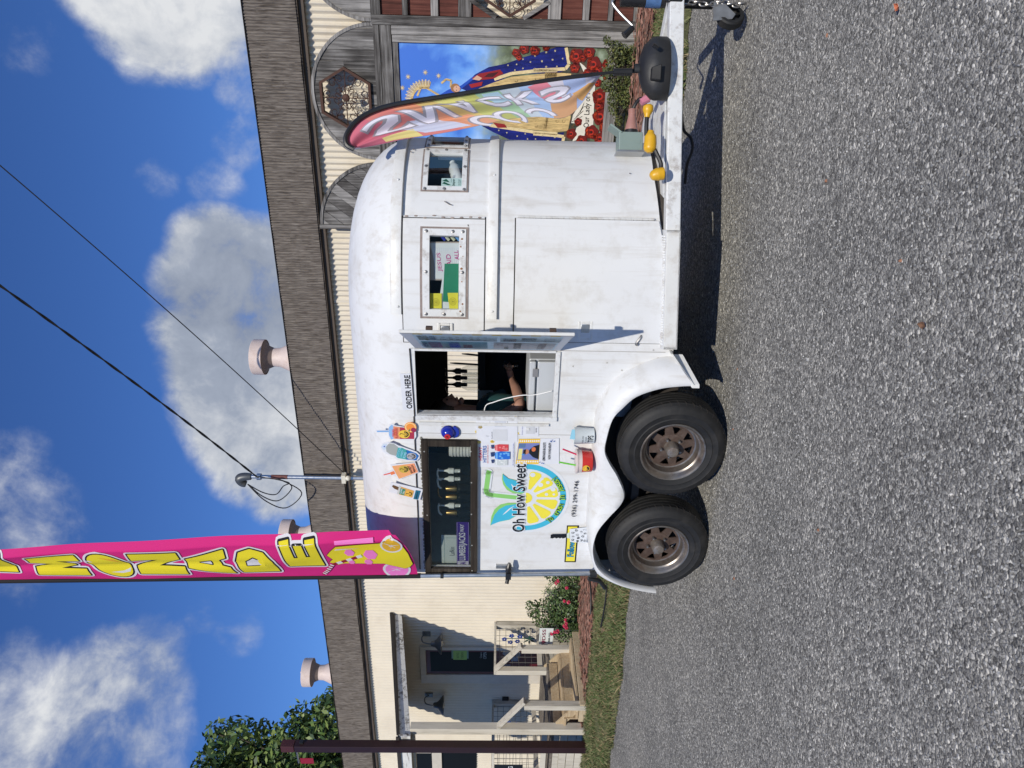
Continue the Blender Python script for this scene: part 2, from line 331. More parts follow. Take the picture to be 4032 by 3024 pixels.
# ------------------------------------------------------------------ special materials
def newmat(name):
    m = bpy.data.materials.new(name); m.use_nodes = True; MATS[name] = m
    return m, m.node_tree.nodes, m.node_tree.links, m.node_tree.nodes['Principled BSDF']
def ramp(N, stops):
    r = N.new('ShaderNodeValToRGB'); e = r.color_ramp.elements
    while len(e) < len(stops): e.new(.5)
    for q, (p, c) in zip(e, stops): q.position = p; q.color = (*c, 1)
    return r
def chip_material():
    m, N, L, b = newmat('chip_seal')
    t = N.new('ShaderNodeTexCoord'); b.inputs['Roughness'].default_value = .9; b.inputs['Specular IOR Level'].default_value = .1
    wob = N.new('ShaderNodeTexNoise'); wob.inputs['Scale'].default_value = 40; L.new(t.outputs['Object'], wob.inputs['Vector'])
    av = N.new('ShaderNodeMixRGB'); av.blend_type = 'LINEAR_LIGHT'; av.inputs[0].default_value = .012
    L.new(t.outputs['Object'], av.inputs[1]); L.new(wob.outputs['Color'], av.inputs[2])
    def vor(s, f='F1'):
        v = N.new('ShaderNodeTexVoronoi'); v.feature = f; v.inputs['Scale'].default_value = s; L.new(av.outputs[0], v.inputs['Vector']); return v
    v1 = vor(80); v2 = vor(150); ve = vor(80, 'DISTANCE_TO_EDGE')
    sep = N.new('ShaderNodeSeparateColor'); L.new(v1.outputs['Color'], sep.inputs[0])
    r1 = ramp(N, [(0, (.075, .073, .072)), (.2, (.15, .148, .146)), (.48, (.255, .252, .246)), (.70, (.345, .34, .328)), (.86, (.45, .44, .42)), (.94, (.62, .60, .56)), (1, (.85, .83, .78))])
    L.new(sep.outputs[0], r1.inputs[0])
    sep2 = N.new('ShaderNodeSeparateColor'); L.new(v2.outputs['Color'], sep2.inputs[0])
    r2 = ramp(N, [(0, (.08, .079, .078)), (.5, (.235, .232, .226)), (.85, (.38, .372, .355)), (1, (.60, .58, .54))]); L.new(sep2.outputs[0], r2.inputs[0])
    mx = N.new('ShaderNodeMix'); mx.data_type = 'RGBA'; mx.inputs['Factor'].default_value = .30; L.new(r1.outputs[0], mx.inputs['A']); L.new(r2.outputs[0], mx.inputs['B'])
    # brownish fines and broad wear
    big = N.new('ShaderNodeTexNoise'); big.inputs['Scale'].default_value = 1.1; big.inputs['Detail'].default_value = 8; L.new(t.outputs['Object'], big.inputs['Vector'])
    rb = ramp(N, [(.28, (.82, .81, .77)), (.5, (1.0, .985, .935)), (.72, (1.15, 1.125, 1.05))]); L.new(big.outputs['Fac'], rb.inputs[0])
    mu = N.new('ShaderNodeMix'); mu.data_type = 'RGBA'; mu.blend_type = 'MULTIPLY'; mu.inputs['Factor'].default_value = 1
    L.new(mx.outputs['Result'], mu.inputs['A']); L.new(rb.outputs[0], mu.inputs['B'])
    gap = N.new('ShaderNodeMapRange'); L.new(ve.outputs['Distance'], gap.inputs[0]); gap.inputs[1].default_value = .0; gap.inputs[2].default_value = .10; gap.inputs[3].default_value = .50; gap.inputs[4].default_value = 1
    mg = N.new('ShaderNodeVectorMath'); mg.operation = 'SCALE'; L.new(mu.outputs['Result'], mg.inputs[0]); L.new(gap.outputs[0], mg.inputs['Scale'])
    L.new(mg.outputs[0], b.inputs['Base Color'])
    ht = N.new('ShaderNodeMath'); ht.operation = 'MULTIPLY_ADD'; ht.inputs[1].default_value = -1.0; L.new(v1.outputs['Distance'], ht.inputs[0]); L.new(sep.outputs[1], ht.inputs[2])
    bp = N.new('ShaderNodeBump'); bp.inputs['Strength'].default_value = .9; bp.inputs['Distance'].default_value = .006; L.new(ht.outputs[0], bp.inputs['Height']); L.new(bp.outputs[0], b.inputs['Normal'])
    return m
CHIP = chip_material()
def wood(name, stops, scale=(38, 38, 1.6), rough=.85, bump=.35, nail=0.0):
    m, N, L, b = newmat(name); b.inputs['Roughness'].default_value = rough; b.inputs['Specular IOR Level'].default_value = .25
    t = N.new('ShaderNodeTexCoord'); oi = N.new('ShaderNodeObjectInfo')
    ad = N.new('ShaderNodeVectorMath'); ad.operation = 'MULTIPLY_ADD'; ad.inputs[1].default_value = (7, 5, 9)
    cb = N.new('ShaderNodeCombineXYZ')
    for i in range(3): L.new(oi.outputs['Random'], cb.inputs[i])
    L.new(cb.outputs[0], ad.inputs[0]); L.new(t.outputs['Object'], ad.inputs[2])
    mp = N.new('ShaderNodeMapping'); mp.inputs['Scale'].default_value = scale; L.new(ad.outputs[0], mp.inputs['Vector'])
    n = N.new('ShaderNodeTexNoise'); n.inputs['Scale'].default_value = 1; n.inputs['Detail'].default_value = 7; n.inputs['Roughness'].default_value = .65; n.inputs['Distortion'].default_value = .6
    L.new(mp.outputs[0], n.inputs['Vector'])
    n2 = N.new('ShaderNodeTexNoise'); n2.inputs['Scale'].default_value = 3; n2.inputs['Detail'].default_value = 4; L.new(ad.outputs[0], n2.inputs['Vector'])
    a = N.new('ShaderNodeMath'); a.operation = 'MULTIPLY_ADD'; a.inputs[1].default_value = .45; L.new(n2.outputs['Fac'], a.inputs[0]); L.new(n.outputs['Fac'], a.inputs[2])
    s2 = N.new('ShaderNodeMath'); s2.operation = 'MULTIPLY_ADD'; s2.inputs[1].default_value = .26; s2.inputs[2].default_value = -.36; L.new(oi.outputs['Random'], s2.inputs[0])
    a2 = N.new('ShaderNodeMath'); L.new(a.outputs[0], a2.inputs[0]); L.new(s2.outputs[0], a2.inputs[1])
    r = ramp(N, stops); L.new(a2.outputs[0], r.inputs[0]); L.new(r.outputs[0], b.inputs['Base Color'])
    bp = N.new('ShaderNodeBump'); bp.inputs['Strength'].default_value = bump; bp.inputs['Distance'].default_value = .004; L.new(n.outputs['Fac'], bp.inputs['Height']); L.new(bp.outputs[0], b.inputs['Normal'])
    return m
GREYW = wood('weathered_grey_wood', [(.25, (.025, .023, .022)), (.42, (.09, .084, .079)), (.55, (.18, .172, .164)), (.74, (.34, .325, .31))])
GREYWH = wood('weathered_grey_wood_flat', [(.25, (.025, .023, .022)), (.42, (.09, .084, .079)), (.55, (.18, .172, .164)), (.74, (.34, .325, .31))], scale=(1.6, 38, 38))
REDW = wood('faded_red_wood', [(.25, (.05, .018, .013)), (.45, (.105, .035, .026)), (.62, (.155, .058, .042)), (.8, (.21, .10, .08))])
PINE = wood('new_pine', [(.2, (.27, .19, .11)), (.45, (.42, .32, .20)), (.7, (.52, .43, .29))], scale=(1.4, 30, 30), bump=.15)
WHTW = wood('white_painted_wood', [(.2, (.34, .31, .25)), (.4, (.50, .46, .385)), (.7, (.59, .55, .465))], scale=(20, 20, 2), bump=.12)
PEELW = wood('peeling_white_board', [(.25, (.06, .05, .045)), (.36, (.30, .29, .27)), (.44, (.60, .60, .58)), (.8, (.70, .70, .69))], scale=(2.5, 18, 18), bump=.3)
DECKW = wood('old_deck_wood', [(.25, (.05, .042, .035)), (.5, (.13, .11, .09)), (.75, (.25, .22, .19))], scale=(30, 1.5, 30))
DKFRAME = wood('dark_stained_wood', [(.25, (.012, .009, .007)), (.5, (.032, .025, .019)), (.78, (.085, .072, .058))], scale=(2, 30, 30), bump=.3)
CREAM = mat('cream_metal', (.665, .60, .487), .42, var=.05, scale=1.7, dirt=(.45, .36, .26), dscale=2.5, damt=.35)
def fascia_material():
    m, N, L, b = newmat('brown_shake'); b.inputs['Roughness'].default_value = .9; b.inputs['Specular IOR Level'].default_value = .2
    t = N.new('ShaderNodeTexCoord'); mp = N.new('ShaderNodeMapping'); mp.inputs['Scale'].default_value = (60, 60, 6.0); L.new(t.outputs['Object'], mp.inputs['Vector'])
    n = N.new('ShaderNodeTexNoise'); n.inputs['Scale'].default_value = 1; n.inputs['Detail'].default_value = 6; n.inputs['Distortion'].default_value = .8; L.new(mp.outputs[0], n.inputs['Vector'])
    r = ramp(N, [(.28, (.06, .049, .041)), (.46, (.125, .107, .093)), (.60, (.178, .155, .135)), (.78, (.235, .208, .183))]); L.new(n.outputs['Fac'], r.inputs[0]); L.new(r.outputs[0], b.inputs['Base Color'])
    return m
SHAKE = fascia_material()
BROWN = mat('brown_soffit', (.085, .065, .05), .8, var=.15)
GRASSD = mat('lawn_soil', (.085, .095, .035), .95, var=.35, scale=5, dirt=(.16, .13, .07), dscale=7, damt=.8)
MULCH = mat('red_mulch', (.21, .092, .064), .95, var=.5, scale=24, bump=.8, bscale=60, dirt=(.07, .045, .03), dscale=16, damt=.8, stretch=(.5, 1, 1))

# ------------------------------------------------------------------ ground
def lift(x, y):                                # the lawn rises a little towards the porch
    a = min(1, max(0, (-x-3)/4)); b = min(1, max(0, (y+3.2)/1.2)); return .09*a*b*b*(3-2*b)
g = MB(); g.add([(-220, -120, 0), (220, -120, 0), (220, 320, 0), (-220, 320, 0)], [(0, 1, 2, 3)])
g.build('ground', CHIP, fr='W', org=(0, 0, 0), smooth=False, kind='structure')
def edge(pts, x):
    for (a, ya), (b, yb) in zip(pts, pts[1:]):
        if a <= x <= b: return ya+(yb-ya)*(x-a)/(b-a)
    return pts[0][1] if x < pts[0][0] else pts[-1][1]
def fbm(x, y, s=1.0): return noise.fractal(V((x*s, y*s, 3.1)), 1.0, 2.0, 4)
LAWN_OUT = [(-22, -3.35), (-8.1, -3.28), (-6.67, -3.22), (-5.46, -3.05), (-2, -2.8), (.28, -2.5), (6, -2.2)]
lw = MB(); rows = []
xs = [-20+.1*i for i in range(261)]
for x in xs:
    yo = edge(LAWN_OUT, x)+.10*fbm(x, 0, 2.2)
    rows.append([(x, yo+(.5-yo)*k/16, .006+lift(x, yo+(.5-yo)*k/16)+(.012*fbm(x, k*.2, 3)+.012 if k else 0)) for k in range(17)])
lw.grid(rows).build('lawn', GRASSD, fr='B', org=(0, 0, 0), kind='structure')
mu = MB(); rows = []
MUL_IN = [(-9.4, -1.9), (-8.9, -1.75), (-8.4, -.9), (-8.1, -.45), (-7, -.35), (.2, -.3), (6, -.3)]
MUL_OUT = [(-9.4, -1.95), (-8.9, -2.0), (-8.1, -1.9), (-7, -1.75), (-5, -1.6), (-2, -1.35), (.17, -1.16), (6, -1.1)]
for x in [-9.4+.06*i for i in range(258)]:
    a = edge(MUL_OUT, x)+.06*fbm(x, 9, 3); b = edge(MUL_IN, x)+.05*fbm(x, 5, 2.5)
    rows.append([(x, a+(b-a)*k/10, .03+lift(x, a)+.03*math.sin(PI*k/10)+.02*fbm(x, a+(b-a)*k/10, 7)) for k in range(11)])
mu.grid(rows).build('mulch_path', MULCH, fr='B', org=(0, 0, 0), kind='structure')
# red wood chips lying on the path
ch = MB(); rnd = random.Random(3)
for _ in range(5200):
    x = rnd.uniform(-9.2, 2.0); a = edge(MUL_OUT, x); b = edge(MUL_IN, x); y = rnd.uniform(a-.05, b+.04)
    z = .055+lift(x, a)+.02*fbm(x, y, 7)+rnd.uniform(0, .02); l = rnd.uniform(.03, .12); w = rnd.uniform(.006, .018); g_ = rnd.gauss(0, .45)
    c, s_ = math.cos(g_), math.sin(g_); ch.k = rnd.randrange(3); t = rnd.uniform(-.015, .015)
    ch.add([(x-c*l/2+s_*w, y-s_*l/2-c*w, z), (x+c*l/2+s_*w, y+s_*l/2-c*w, z+t), (x+c*l/2-s_*w, y+s_*l/2+c*w, z+t+.004), (x-c*l/2-s_*w, y-s_*l/2+c*w, z+.004)], [(0, 1, 2, 3)])
ch.build('wood_chips', [mat('chip_red', (.25, .105, .072), .9, var=.3), mat('chip_brown', (.15, .09, .065), .9, var=.3), mat('chip_pale', (.35, .19, .14), .9, var=.3)],
         fr='B', org=(0, 0, 0), kind='stuff', label='reddish wood chips strewn along the bed by the building', cat='wood chips', smooth=False, recalc=False)
# grass blades
gr = MB(); rnd = random.Random(5)
def blade(mb, x, y, z, h, rnd, k):
    a = rnd.uniform(0, 2*PI); w = rnd.uniform(.0035, .007); lx, ly = rnd.gauss(0, .5)*h, rnd.gauss(0, .5)*h; c, s_ = math.cos(a)*w, math.sin(a)*w
    mb.k = k; mb.add([(x-c, y-s_, z), (x+c, y+s_, z), (x+c*.7+lx*.45, y+s_*.7+ly*.45, z+h*.62), (x+lx, y+ly, z+h)], [(0, 1, 2), (0, 2, 3)])
n = 0
while n < 52000:
    x = rnd.uniform(-12.2, 1.0); yo = edge(LAWN_OUT, x)+.10*fbm(x, 0, 2.2); yi = edge(MUL_OUT, x) if x > -9.0 else -2.05
    if -4.6 < x < -1.6 and rnd.random() < .75: continue
    y = rnd.uniform(yo-.06, yi+.03); q = fbm(x, y, 1.6)
    if q < -.18 and rnd.random() < .75: continue
    edgey = y < yo+.12
    blade(gr, x, y, .004+lift(x, y), rnd.uniform(.025, .07)*(1.25 if edgey else 1)*(1+.5*q), rnd, 2 if rnd.random() < .26 else (0 if q+rnd.gauss(0, .25) > 0 else 1)); n += 1
gr.build('grass', [mat('grass_a', (.085, .12, .036), .7, var=.3, scale=3), mat('grass_b', (.135, .145, .058), .75, var=.3, scale=3), mat('grass_dry', (.24, .19, .10), .85, var=.3)],
         fr='B', org=(0, 0, 0), kind='stuff', label='patchy green grass strip between the gravel and the building', cat='grass', smooth=False, recalc=False)
# loose chippings standing proud of the sealed surface, near the camera
lo = MB(); rnd = random.Random(11)
def pebble(mb, x, y, r, rnd):
    z = r*.25; p = [(rnd.uniform(.7, 1.2)*r, 0, 0), (0, rnd.uniform(.7, 1.2)*r, 0), (-rnd.uniform(.7, 1.2)*r, 0, 0), (0, -rnd.uniform(.7, 1.2)*r, 0)]
    a = rnd.uniform(0, PI); c, s_ = math.cos(a), math.sin(a); h = r*rnd.uniform(.4, .9); tx, ty = rnd.uniform(-.4, .4)*r, rnd.uniform(-.4, .4)*r
    b = [(x+q[0]*c-q[1]*s_, y+q[0]*s_+q[1]*c, 0) for q in p]; m_ = [(x+(q[0]*c-q[1]*s_)*.85+tx*.4, y+(q[0]*s_+q[1]*c)*.85+ty*.4, z+h*rnd.uniform(.3, .7)) for q in p]
    mb.add(b+m_+[(x+tx, y+ty, z+h)], [(0, 1, 5, 4), (1, 2, 6, 5), (2, 3, 7, 6), (3, 0, 4, 7), (4, 5, 8), (5, 6, 8), (6, 7, 8), (7, 4, 8)])
for _ in range(16000):
    d = 1.9+6.4*rnd.random()**1.25; u = rnd.uniform(-.60, .60); lo.k = rnd.choice((0, 0, 1, 1, 1, 1, 1, 2, 2, 2)) if rnd.random() < .985 else 3; pebble(lo, u*d, d, rnd.uniform(.0025, .0060), rnd)
for _ in range(16):
    d = rnd.uniform(2.1, 5); lo.k = rnd.choice((2, 4)); pebble(lo, rnd.uniform(-.5, .5)*d, d, rnd.uniform(.007, .011), rnd)
lo.build('loose_gravel', [mat('chip_dark', (.12, .12, .122), .8, var=.3), mat('chip_mid', (.24, .24, .238), .8, var=.3), mat('chip_light', (.37, .365, .35), .8, var=.3), mat('chip_white', (.60, .585, .55), .6, var=.2), mat('chip_rust', (.30, .14, .08), .8, var=.3)],
         fr='W', org=(0, 0, 0), kind='stuff', label='loose grey stone chips scattered over the parking surface', cat='gravel', smooth=False, recalc=False)
# ------------------------------------------------------------------ metal building
bld = thing('metal_building', 'long cream corrugated metal building with brown shake fascia behind the trailer', 'building', 'B', (-6, .2, 0))
WY = .2; X0, X1 = -21.0, 6.0; PITCH = .0722
w = MB(); top = []; n = int((X1-X0)/PITCH*6)
for z in (0.0, 3.86):
    top.append([(X0+i*PITCH/6, WY-.014*math.cos(2*PI*i/6), z) for i in range(n)])
w.grid(top); w.build('wall', CREAM, bld)
for q in ((X0, X0+.1, WY+.02, 12, 0, 4.3), (X1-.1, X1, WY+.02, 12, 0, 4.3), (X0, X1, 12, 12.1, 0, 4.2)): w = MB(); w.box(*q); w.build('end_wall', CREAM, bld, smooth=False)
# fascia: rows of narrow weathered shakes read as wavy vertical ridges
fa = MB(); rows = []; fy = .082; step = .0105; nx = int((X1-X0)/step)
for k in range(9):
    z = 3.765+k*.58/8; r_ = []
    for i in range(nx+1):
        x = X0+i*step; ph = (x+.012*noise.noise(V((x*3, z*5, 0))))/.034
        d = abs(math.sin(PI*(ph+.35*noise.noise(V((x*7, z*9, 2))))))**.7
        amp = .016*(.55+.9*max(0, .5+noise.noise(V((x*5, z*7, 5)))))
        r_.append((x, fy-d*amp+.004*noise.noise(V((x*.6, z, 9))), z+.008*noise.noise(V((x*1.7, 4, z)))*(k in (0, 8))))
    rows.append(r_)
fa.grid(rows); fa.build('fascia', SHAKE, bld, recalc=False)
w = MB(); w.box(X0, X1, fy+.004, fy+.03, 3.75, 4.35); w.build('fascia_board', BROWN, bld, smooth=False)
w = MB(); w.box(X0, X1, .113, .30, 3.775, 3.80); w.box(X0, X1, .128, .17, 3.69, 3.774); w.build('soffit', BROWN, bld, smooth=False)
w = MB(); w.add([(X0, .05, 4.352), (X1, .05, 4.352), (X1, 6, 4.62), (X0, 6, 4.62)], [(0, 1, 2, 3)]); w.add([(X0, 6, 4.62), (X1, 6, 4.62), (X1, 12.1, 4.3), (X0, 12.1, 4.3)], [(0, 1, 2, 3)])
w.build('roof', mat('old_roof_metal', (.36, .34, .32), .5, var=.15, scale=1.2), bld, smooth=False)
for q in ((-3.42, -3.385, WY-.02, WY+.01, 0, 3.68), (-6.85, -6.83, WY-.014, WY+.01, 0, 3.68)): w = MB(); w.box(*q); w.build('wall_lap', CREAM, bld, smooth=False)
# ------------------------------------------------------------------ roof vents
VENTM = mat('pale_pink_metal', (.58, .475, .43), .55, var=.08, scale=5, dirt=(.33, .19, .11), dscale=6, damt=.6)
def roof_vent(x, y, k, label):
    t = thing('roof_vent', label, 'roof vent', 'B', (x, y, 4.3), 'vents along the roof')
    m = MB(); m.lathe([(.34*k, 0), (.30*k, .10*k), (.19*k, .34*k), (.165*k, .40*k), (.16*k, .52*k)], (x, y, 4.33), n=28); m.build('flashing_cone', VENTM, t)
    m = MB(); m.lathe([(.158*k, .50*k), (.20*k, .60*k), (.275*k, .66*k), (.29*k, .665*k), (.288*k, .66*k), (.25*k, .68*k), (.16*k, .62*k)], (x, y, 4.33), n=28); m.build('throat', mat('vent_throat', (.16, .12, .105), .7, var=.2), t)
    m = MB(); m.lathe([(.297*k, .655*k), (.305*k, .655*k), (.305*k, .84*k), (.298*k, .852*k), (.12*k, .885*k), (.03*k, .90*k), (.02*k, .925*k), (0, .93*k)], (x, y, 4.33), n=32); m.build('cap', VENTM, t, ang=28)
roof_vent(-4.55, .75, .86, 'pale pink roof vent nearest the big cloud, above the serving window')
roof_vent(-7.92, .75, .86, 'roof vent half hidden behind the pink lemonade flag')
roof_vent(-11.3, .75, .86, 'leftmost pale pink roof vent, standing beside the tree')

# ------------------------------------------------------------------ arched wooden bays
def arc(cx, cz, r, a0, a1, n): return [(cx+r*math.cos(a0+(a1-a0)*i/n), cz+r*math.sin(a0+(a1-a0)*i/n)) for i in range(n+1)]
def clip_plank(x0, x1, cx, cz, r, zb, hexc=None, hr=0.0, n=7):
    return [(x0+(x1-x0)*i/n, cz+math.sqrt(max(0, r*r-(x0+(x1-x0)*i/n-cx)**2))) for i in range(n+1)]
def hexpts(cx, cz, r, rot=0.0, kx=1.0): return [(cx+kx*r*math.cos(rot+PI/3*i), cz+r*math.sin(rot+PI/3*i)) for i in range(6)]
IRON = mat('rusty_iron', (.075, .034, .022), .7, metal=.3, var=.35, scale=30)
def scroll(m, y, c, r, a0, turns, sgn, rr=.0042, n=14):
    pts = []
    for i in range(n+1):
        t = i/n; a = a0+sgn*turns*2*PI*t; q = r*(1-.72*t); pts.append((c[0]+q*math.cos(a), y, c[1]+q*math.sin(a)))
    m.tube(pts, rr, 4)
def grille(par, cx, cz, r, y, rot=0.0, kx=1.0):
    hp = hexpts(cx, cz, r, rot, kx); hi = hexpts(cx, cz, r*.90, rot, kx); f = MB()
    for i in range(6):
        j = (i+1) % 6; f.prism([(hp[i][0], y-.03, hp[i][1]), (hp[j][0], y-.03, hp[j][1]), (hi[j][0], y-.03, hi[j][1]), (hi[i][0], y-.03, hi[i][1])], (0, .07, 0))
    gr_ = f.build('grille', IRON, par, smooth=False)
    m = MB(); m.tube([(cx, y, cz-r*.9), (cx, y, cz+r*.9)], .006, 5); m.tube([(cx-r*.9*kx, y, cz), (cx+r*.9*kx, y, cz)], .006, 5)
    m.lathe([(.0, -.02), (.035, -.012), (.045, .0), (.03, .012), (0, .02)], (cx, y, cz), (0, 1, 0), 10)
    for k in range(6):
        a = PI/6+k*PI/3; ca, sa = math.cos(a)*kx, math.sin(a)
        for sg in (-1, 1):
            scroll(m, y+.004*sg, (cx+ca*r*.30+sg*sa*r*.07, cz+sa*r*.30-sg*ca*r*.07), r*.15, a+PI*(.5-.5*sg), 1.2, sg)
            scroll(m, y+.006*sg, (cx+ca*r*.62+sg*sa*r*.12, cz+sa*r*.62-sg*ca*r*.12), r*.16, a+PI/2*sg, 1.1, -sg)
        m.tube([(cx+ca*r*.1, y, cz+sa*r*.1), (cx+ca*r*.5, y+.004, cz+sa*r*.5), (cx+ca*r*.80, y, cz+sa*r*.80)], .004, 4)
    m.build('scrollwork', IRON, gr_)
def plank_boxes(par, rects, y0, y1, mt, name='plank', jit=.004, bev=.003):
    for (x0, x1, z0, z1) in rects:
        d = random.uniform(-jit, jit); m = MB(); m.box(x0, x1, y0+d, y1, z0, z1); m.build(name, mt, par, smooth=False, bevel=bev)
def arch_head(par, cx, cz, r, y, hexc=None):
    """Vertical planks cut to a half circle, leaving the hexagon open."""
    wds = []; x = cx-r
    while x < cx+r-.02: wd = min(random.uniform(.105, .15), cx+r-x); wds.append((x+.0015, x+wd-.0015)); x += wd
    for (a, b) in wds:
        d = random.uniform(-.004, .004)
        up = clip_plank(a, b, cx, cz, r, cz); polys = [[(a, cz), (b, cz)]+up[::-1]]
        if hexc:
            hx, hz, hr, rot = hexc; hp = hexpts(hx, hz, hr, rot)
            if b > min(p[0] for p in hp) and a < max(p[0] for p in hp):
                def span(xx):
                    zz = []
                    for i in range(6):
                        p, q = hp[i], hp[(i+1) % 6]
                        if (p[0]-xx)*(q[0]-xx) <= 0 and abs(p[0]-q[0]) > 1e-6: zz.append(p[1]+(q[1]-p[1])*(xx-p[0])/(q[0]-p[0]))
                    return (min(zz), max(zz)) if len(zz) > 1 else (hz, hz)
                xsn = sorted({a, b, *[p[0] for p in hp if a < p[0] < b]}); sp = [span(q) for q in xsn]
                low = [(a, cz), (b, cz)]+[(q, s_[0]) for q, s_ in zip(xsn, sp)][::-1]
                hi = [(q, s_[1]) for q, s_ in zip(xsn, sp)]+up[::-1]; polys = [low, hi]
        for pl in polys: m = MB(); m.prism([(px, y+d, pz) for px, pz in pl], (0, .03, 0)); m.build('plank', GREYW, par, smooth=False)
    m = MB(); o_, i_ = arc(cx, cz, r+.012, 0, PI, 28), arc(cx, cz, r-.022, 0, PI, 28)
    for k in range(28): m.prism([(o_[k][0], y-.012, o_[k][1]), (o_[k+1][0], y-.012, o_[k+1][1]), (i_[k+1][0], y-.012, i_[k+1][1]), (i_[k][0], y-.012, i_[k][1])], (0, .05, 0))
    m.build('arch_rim', GREYWH, par, smooth=False)
    return par
bay2 = thing('arched_wooden_bay', 'weathered grey plank arch with hexagonal iron grille framing the painted mural', 'wooden bay', 'B', (-.75, 0, 0), 'arched wooden bays on the wall')
arch_head(bay2, -.75, 2.925, .73, 0.0, (-.80, 3.275, .325, 0.0)); grille(bay2, -.80, 3.275, .335, -.005)
plank_boxes(bay2, [(-1.50, -.032, 2.855, 2.922), (-1.50, -.032, 2.725, 2.850)], -.03, .03, GREYWH, 'beam')
plank_boxes(bay2, [(-.125, -.033, 0.02, 2.72), (-.20, -.128, 0.02, 2.715), (-1.36, -1.29, .02, 2.72), (-1.45, -1.365, .02, 2.72)], -.025, .03, GREYW, 'stile')
plank_boxes(bay2, [(-1.288, -.203, 2.655, 2.72), (-1.288, -.203, .16, .30)], -.012, .03, GREYWH, 'rail')
bay1 = thing('arched_wooden_bay', 'weathered arched door with red panels at the right edge of the photo', 'wooden bay', 'B', (.75, 0, 0), 'arched wooden bays on the wall')
m = None
arch_head(bay1, .745, 2.94, .735, .0, (.78, 3.28, .325, 0.0)); grille(bay1, .78, 3.28, .335, -.005)
plank_boxes(bay1, [(-.028, .068, .02, 2.935), (1.40, 1.49, .02, 2.935)], -.03, .03, GREYW, 'stile')
RZ = [(2.83, 2.935), (2.53, 2.59), (2.20, 2.28), (1.84, 1.98), (.86, 1.0), (.55, .62), (.29, .34), (.02, .06)]
plank_boxes(bay1, [(.07, 1.398, a, b) for a, b in RZ], -.022, .03, GREYWH, 'rail')
for (a, b) in [(2.593, 2.827), (2.283, 2.527), (1.983, 2.197), (.623, .857), (.343, .547), (.063, .287)]:
    x = .072
    for wd in (.205, .22, .22, .22, .22, .235): plank_boxes(bay1, [(x, x+wd-.004, a, b)], .008, .03, REDW, 'panel'); x += wd
# hexagon opening in the middle of the red door: red boards in the corners, grey angled struts
hx, hz, hr = .36, 1.42, .36; hp = hexpts(hx, hz, hr, PI/6)
m = MB(); m.prism([(.072, .008, 1.003), (.25, .008, 1.003), (.072, .008, 1.30)], (0, .02, 0)); m.build('panel', REDW, bay1, smooth=False)
m = MB(); m.prism([(.072, .008, 1.837), (.25, .008, 1.837), (.072, .008, 1.54)], (0, .02, 0)); m.build('panel', REDW, bay1, smooth=False)
grille(bay1, .40, 1.42, .325, -.005, 0.0)
for p, q in (((.07, 1.27), (.24, .99)), ((.07, 1.57), (.24, 1.85))):
    m = MB(); m.bar((p[0], -.01, p[1]), (q[0], -.01, q[1]), .04, .04, (0, 1, 0)); m.build('strut', GREYW, bay1, smooth=False, bevel=.003)
m = MB(); m.box(.56, 1.398, .008, .03, 1.003, 1.837); m.build('panel', REDW, bay1, smooth=False)
bay3 = thing('arched_wooden_bay', 'quarter-round wooden arch of slanting planks behind the trailer nose', 'wooden bay', 'B', (-1.95, 0, 0), 'arched wooden bays on the wall')
# fan of slanting planks in a quarter circle
cx, cz, R_ = -2.29, 2.95, .75
def qclip(t0, t1):
    dx, dz = math.cos(rad(52)), math.sin(rad(52)); nx_, nz_ = -dz, dx; pts = []
    for t in (t0, t1):
        pass
    poly = [(cx, cz)]+arc(cx, cz, R_, 0, PI/2, 24)
    def half(pl, f):
        o = []
        for i in range(len(pl)):
            p, q = pl[i], pl[(i+1) % len(pl)]; a, b = f(p), f(q)
            if a >= 0: o.append(p)
            if a*b < 0: k = a/(a-b); o.append((p[0]+(q[0]-p[0])*k, p[1]+(q[1]-p[1])*k))
        return o
    f = lambda p: (p[0]-cx)*nx_+(p[1]-cz)*nz_
    poly = half(poly, lambda p: f(p)-t0)
    return half(poly, lambda p: t1-f(p)) if len(poly) > 2 else []
t = -.62
while t < .5:
    wd = random.uniform(.09, .13); pl = qclip(t, t+wd-.004)
    if len(pl) > 2:
        m = MB(); d = random.uniform(-.004, .004); m.prism([(p[0], d, p[1]) for p in pl], (0, .03, 0)); m.build('plank', GREYW, bay3, smooth=False)
    t += wd
m = MB(); o_, i_ = arc(cx, cz, R_+.014, 0, PI/2, 18), arc(cx, cz, R_-.02, 0, PI/2, 18)
for k in range(18): m.prism([(o_[k][0], -.012, o_[k][1]), (o_[k+1][0], -.012, o_[k+1][1]), (i_[k+1][0], -.012, i_[k+1][1]), (i_[k][0], -.012, i_[k][1])], (0, .05, 0))
m.build('arch_rim', GREYWH, bay3, smooth=False)
plank_boxes(bay3, [(-2.345, -2.293, 2.2, 3.72)], -.02, .03, GREYW, 'stile')
plank_boxes(bay3, [(-2.29, -1.53, 2.83, 2.945), (-2.345, -1.53, 0.02, 2.19)], -.02, .03, GREYWH, 'beam')

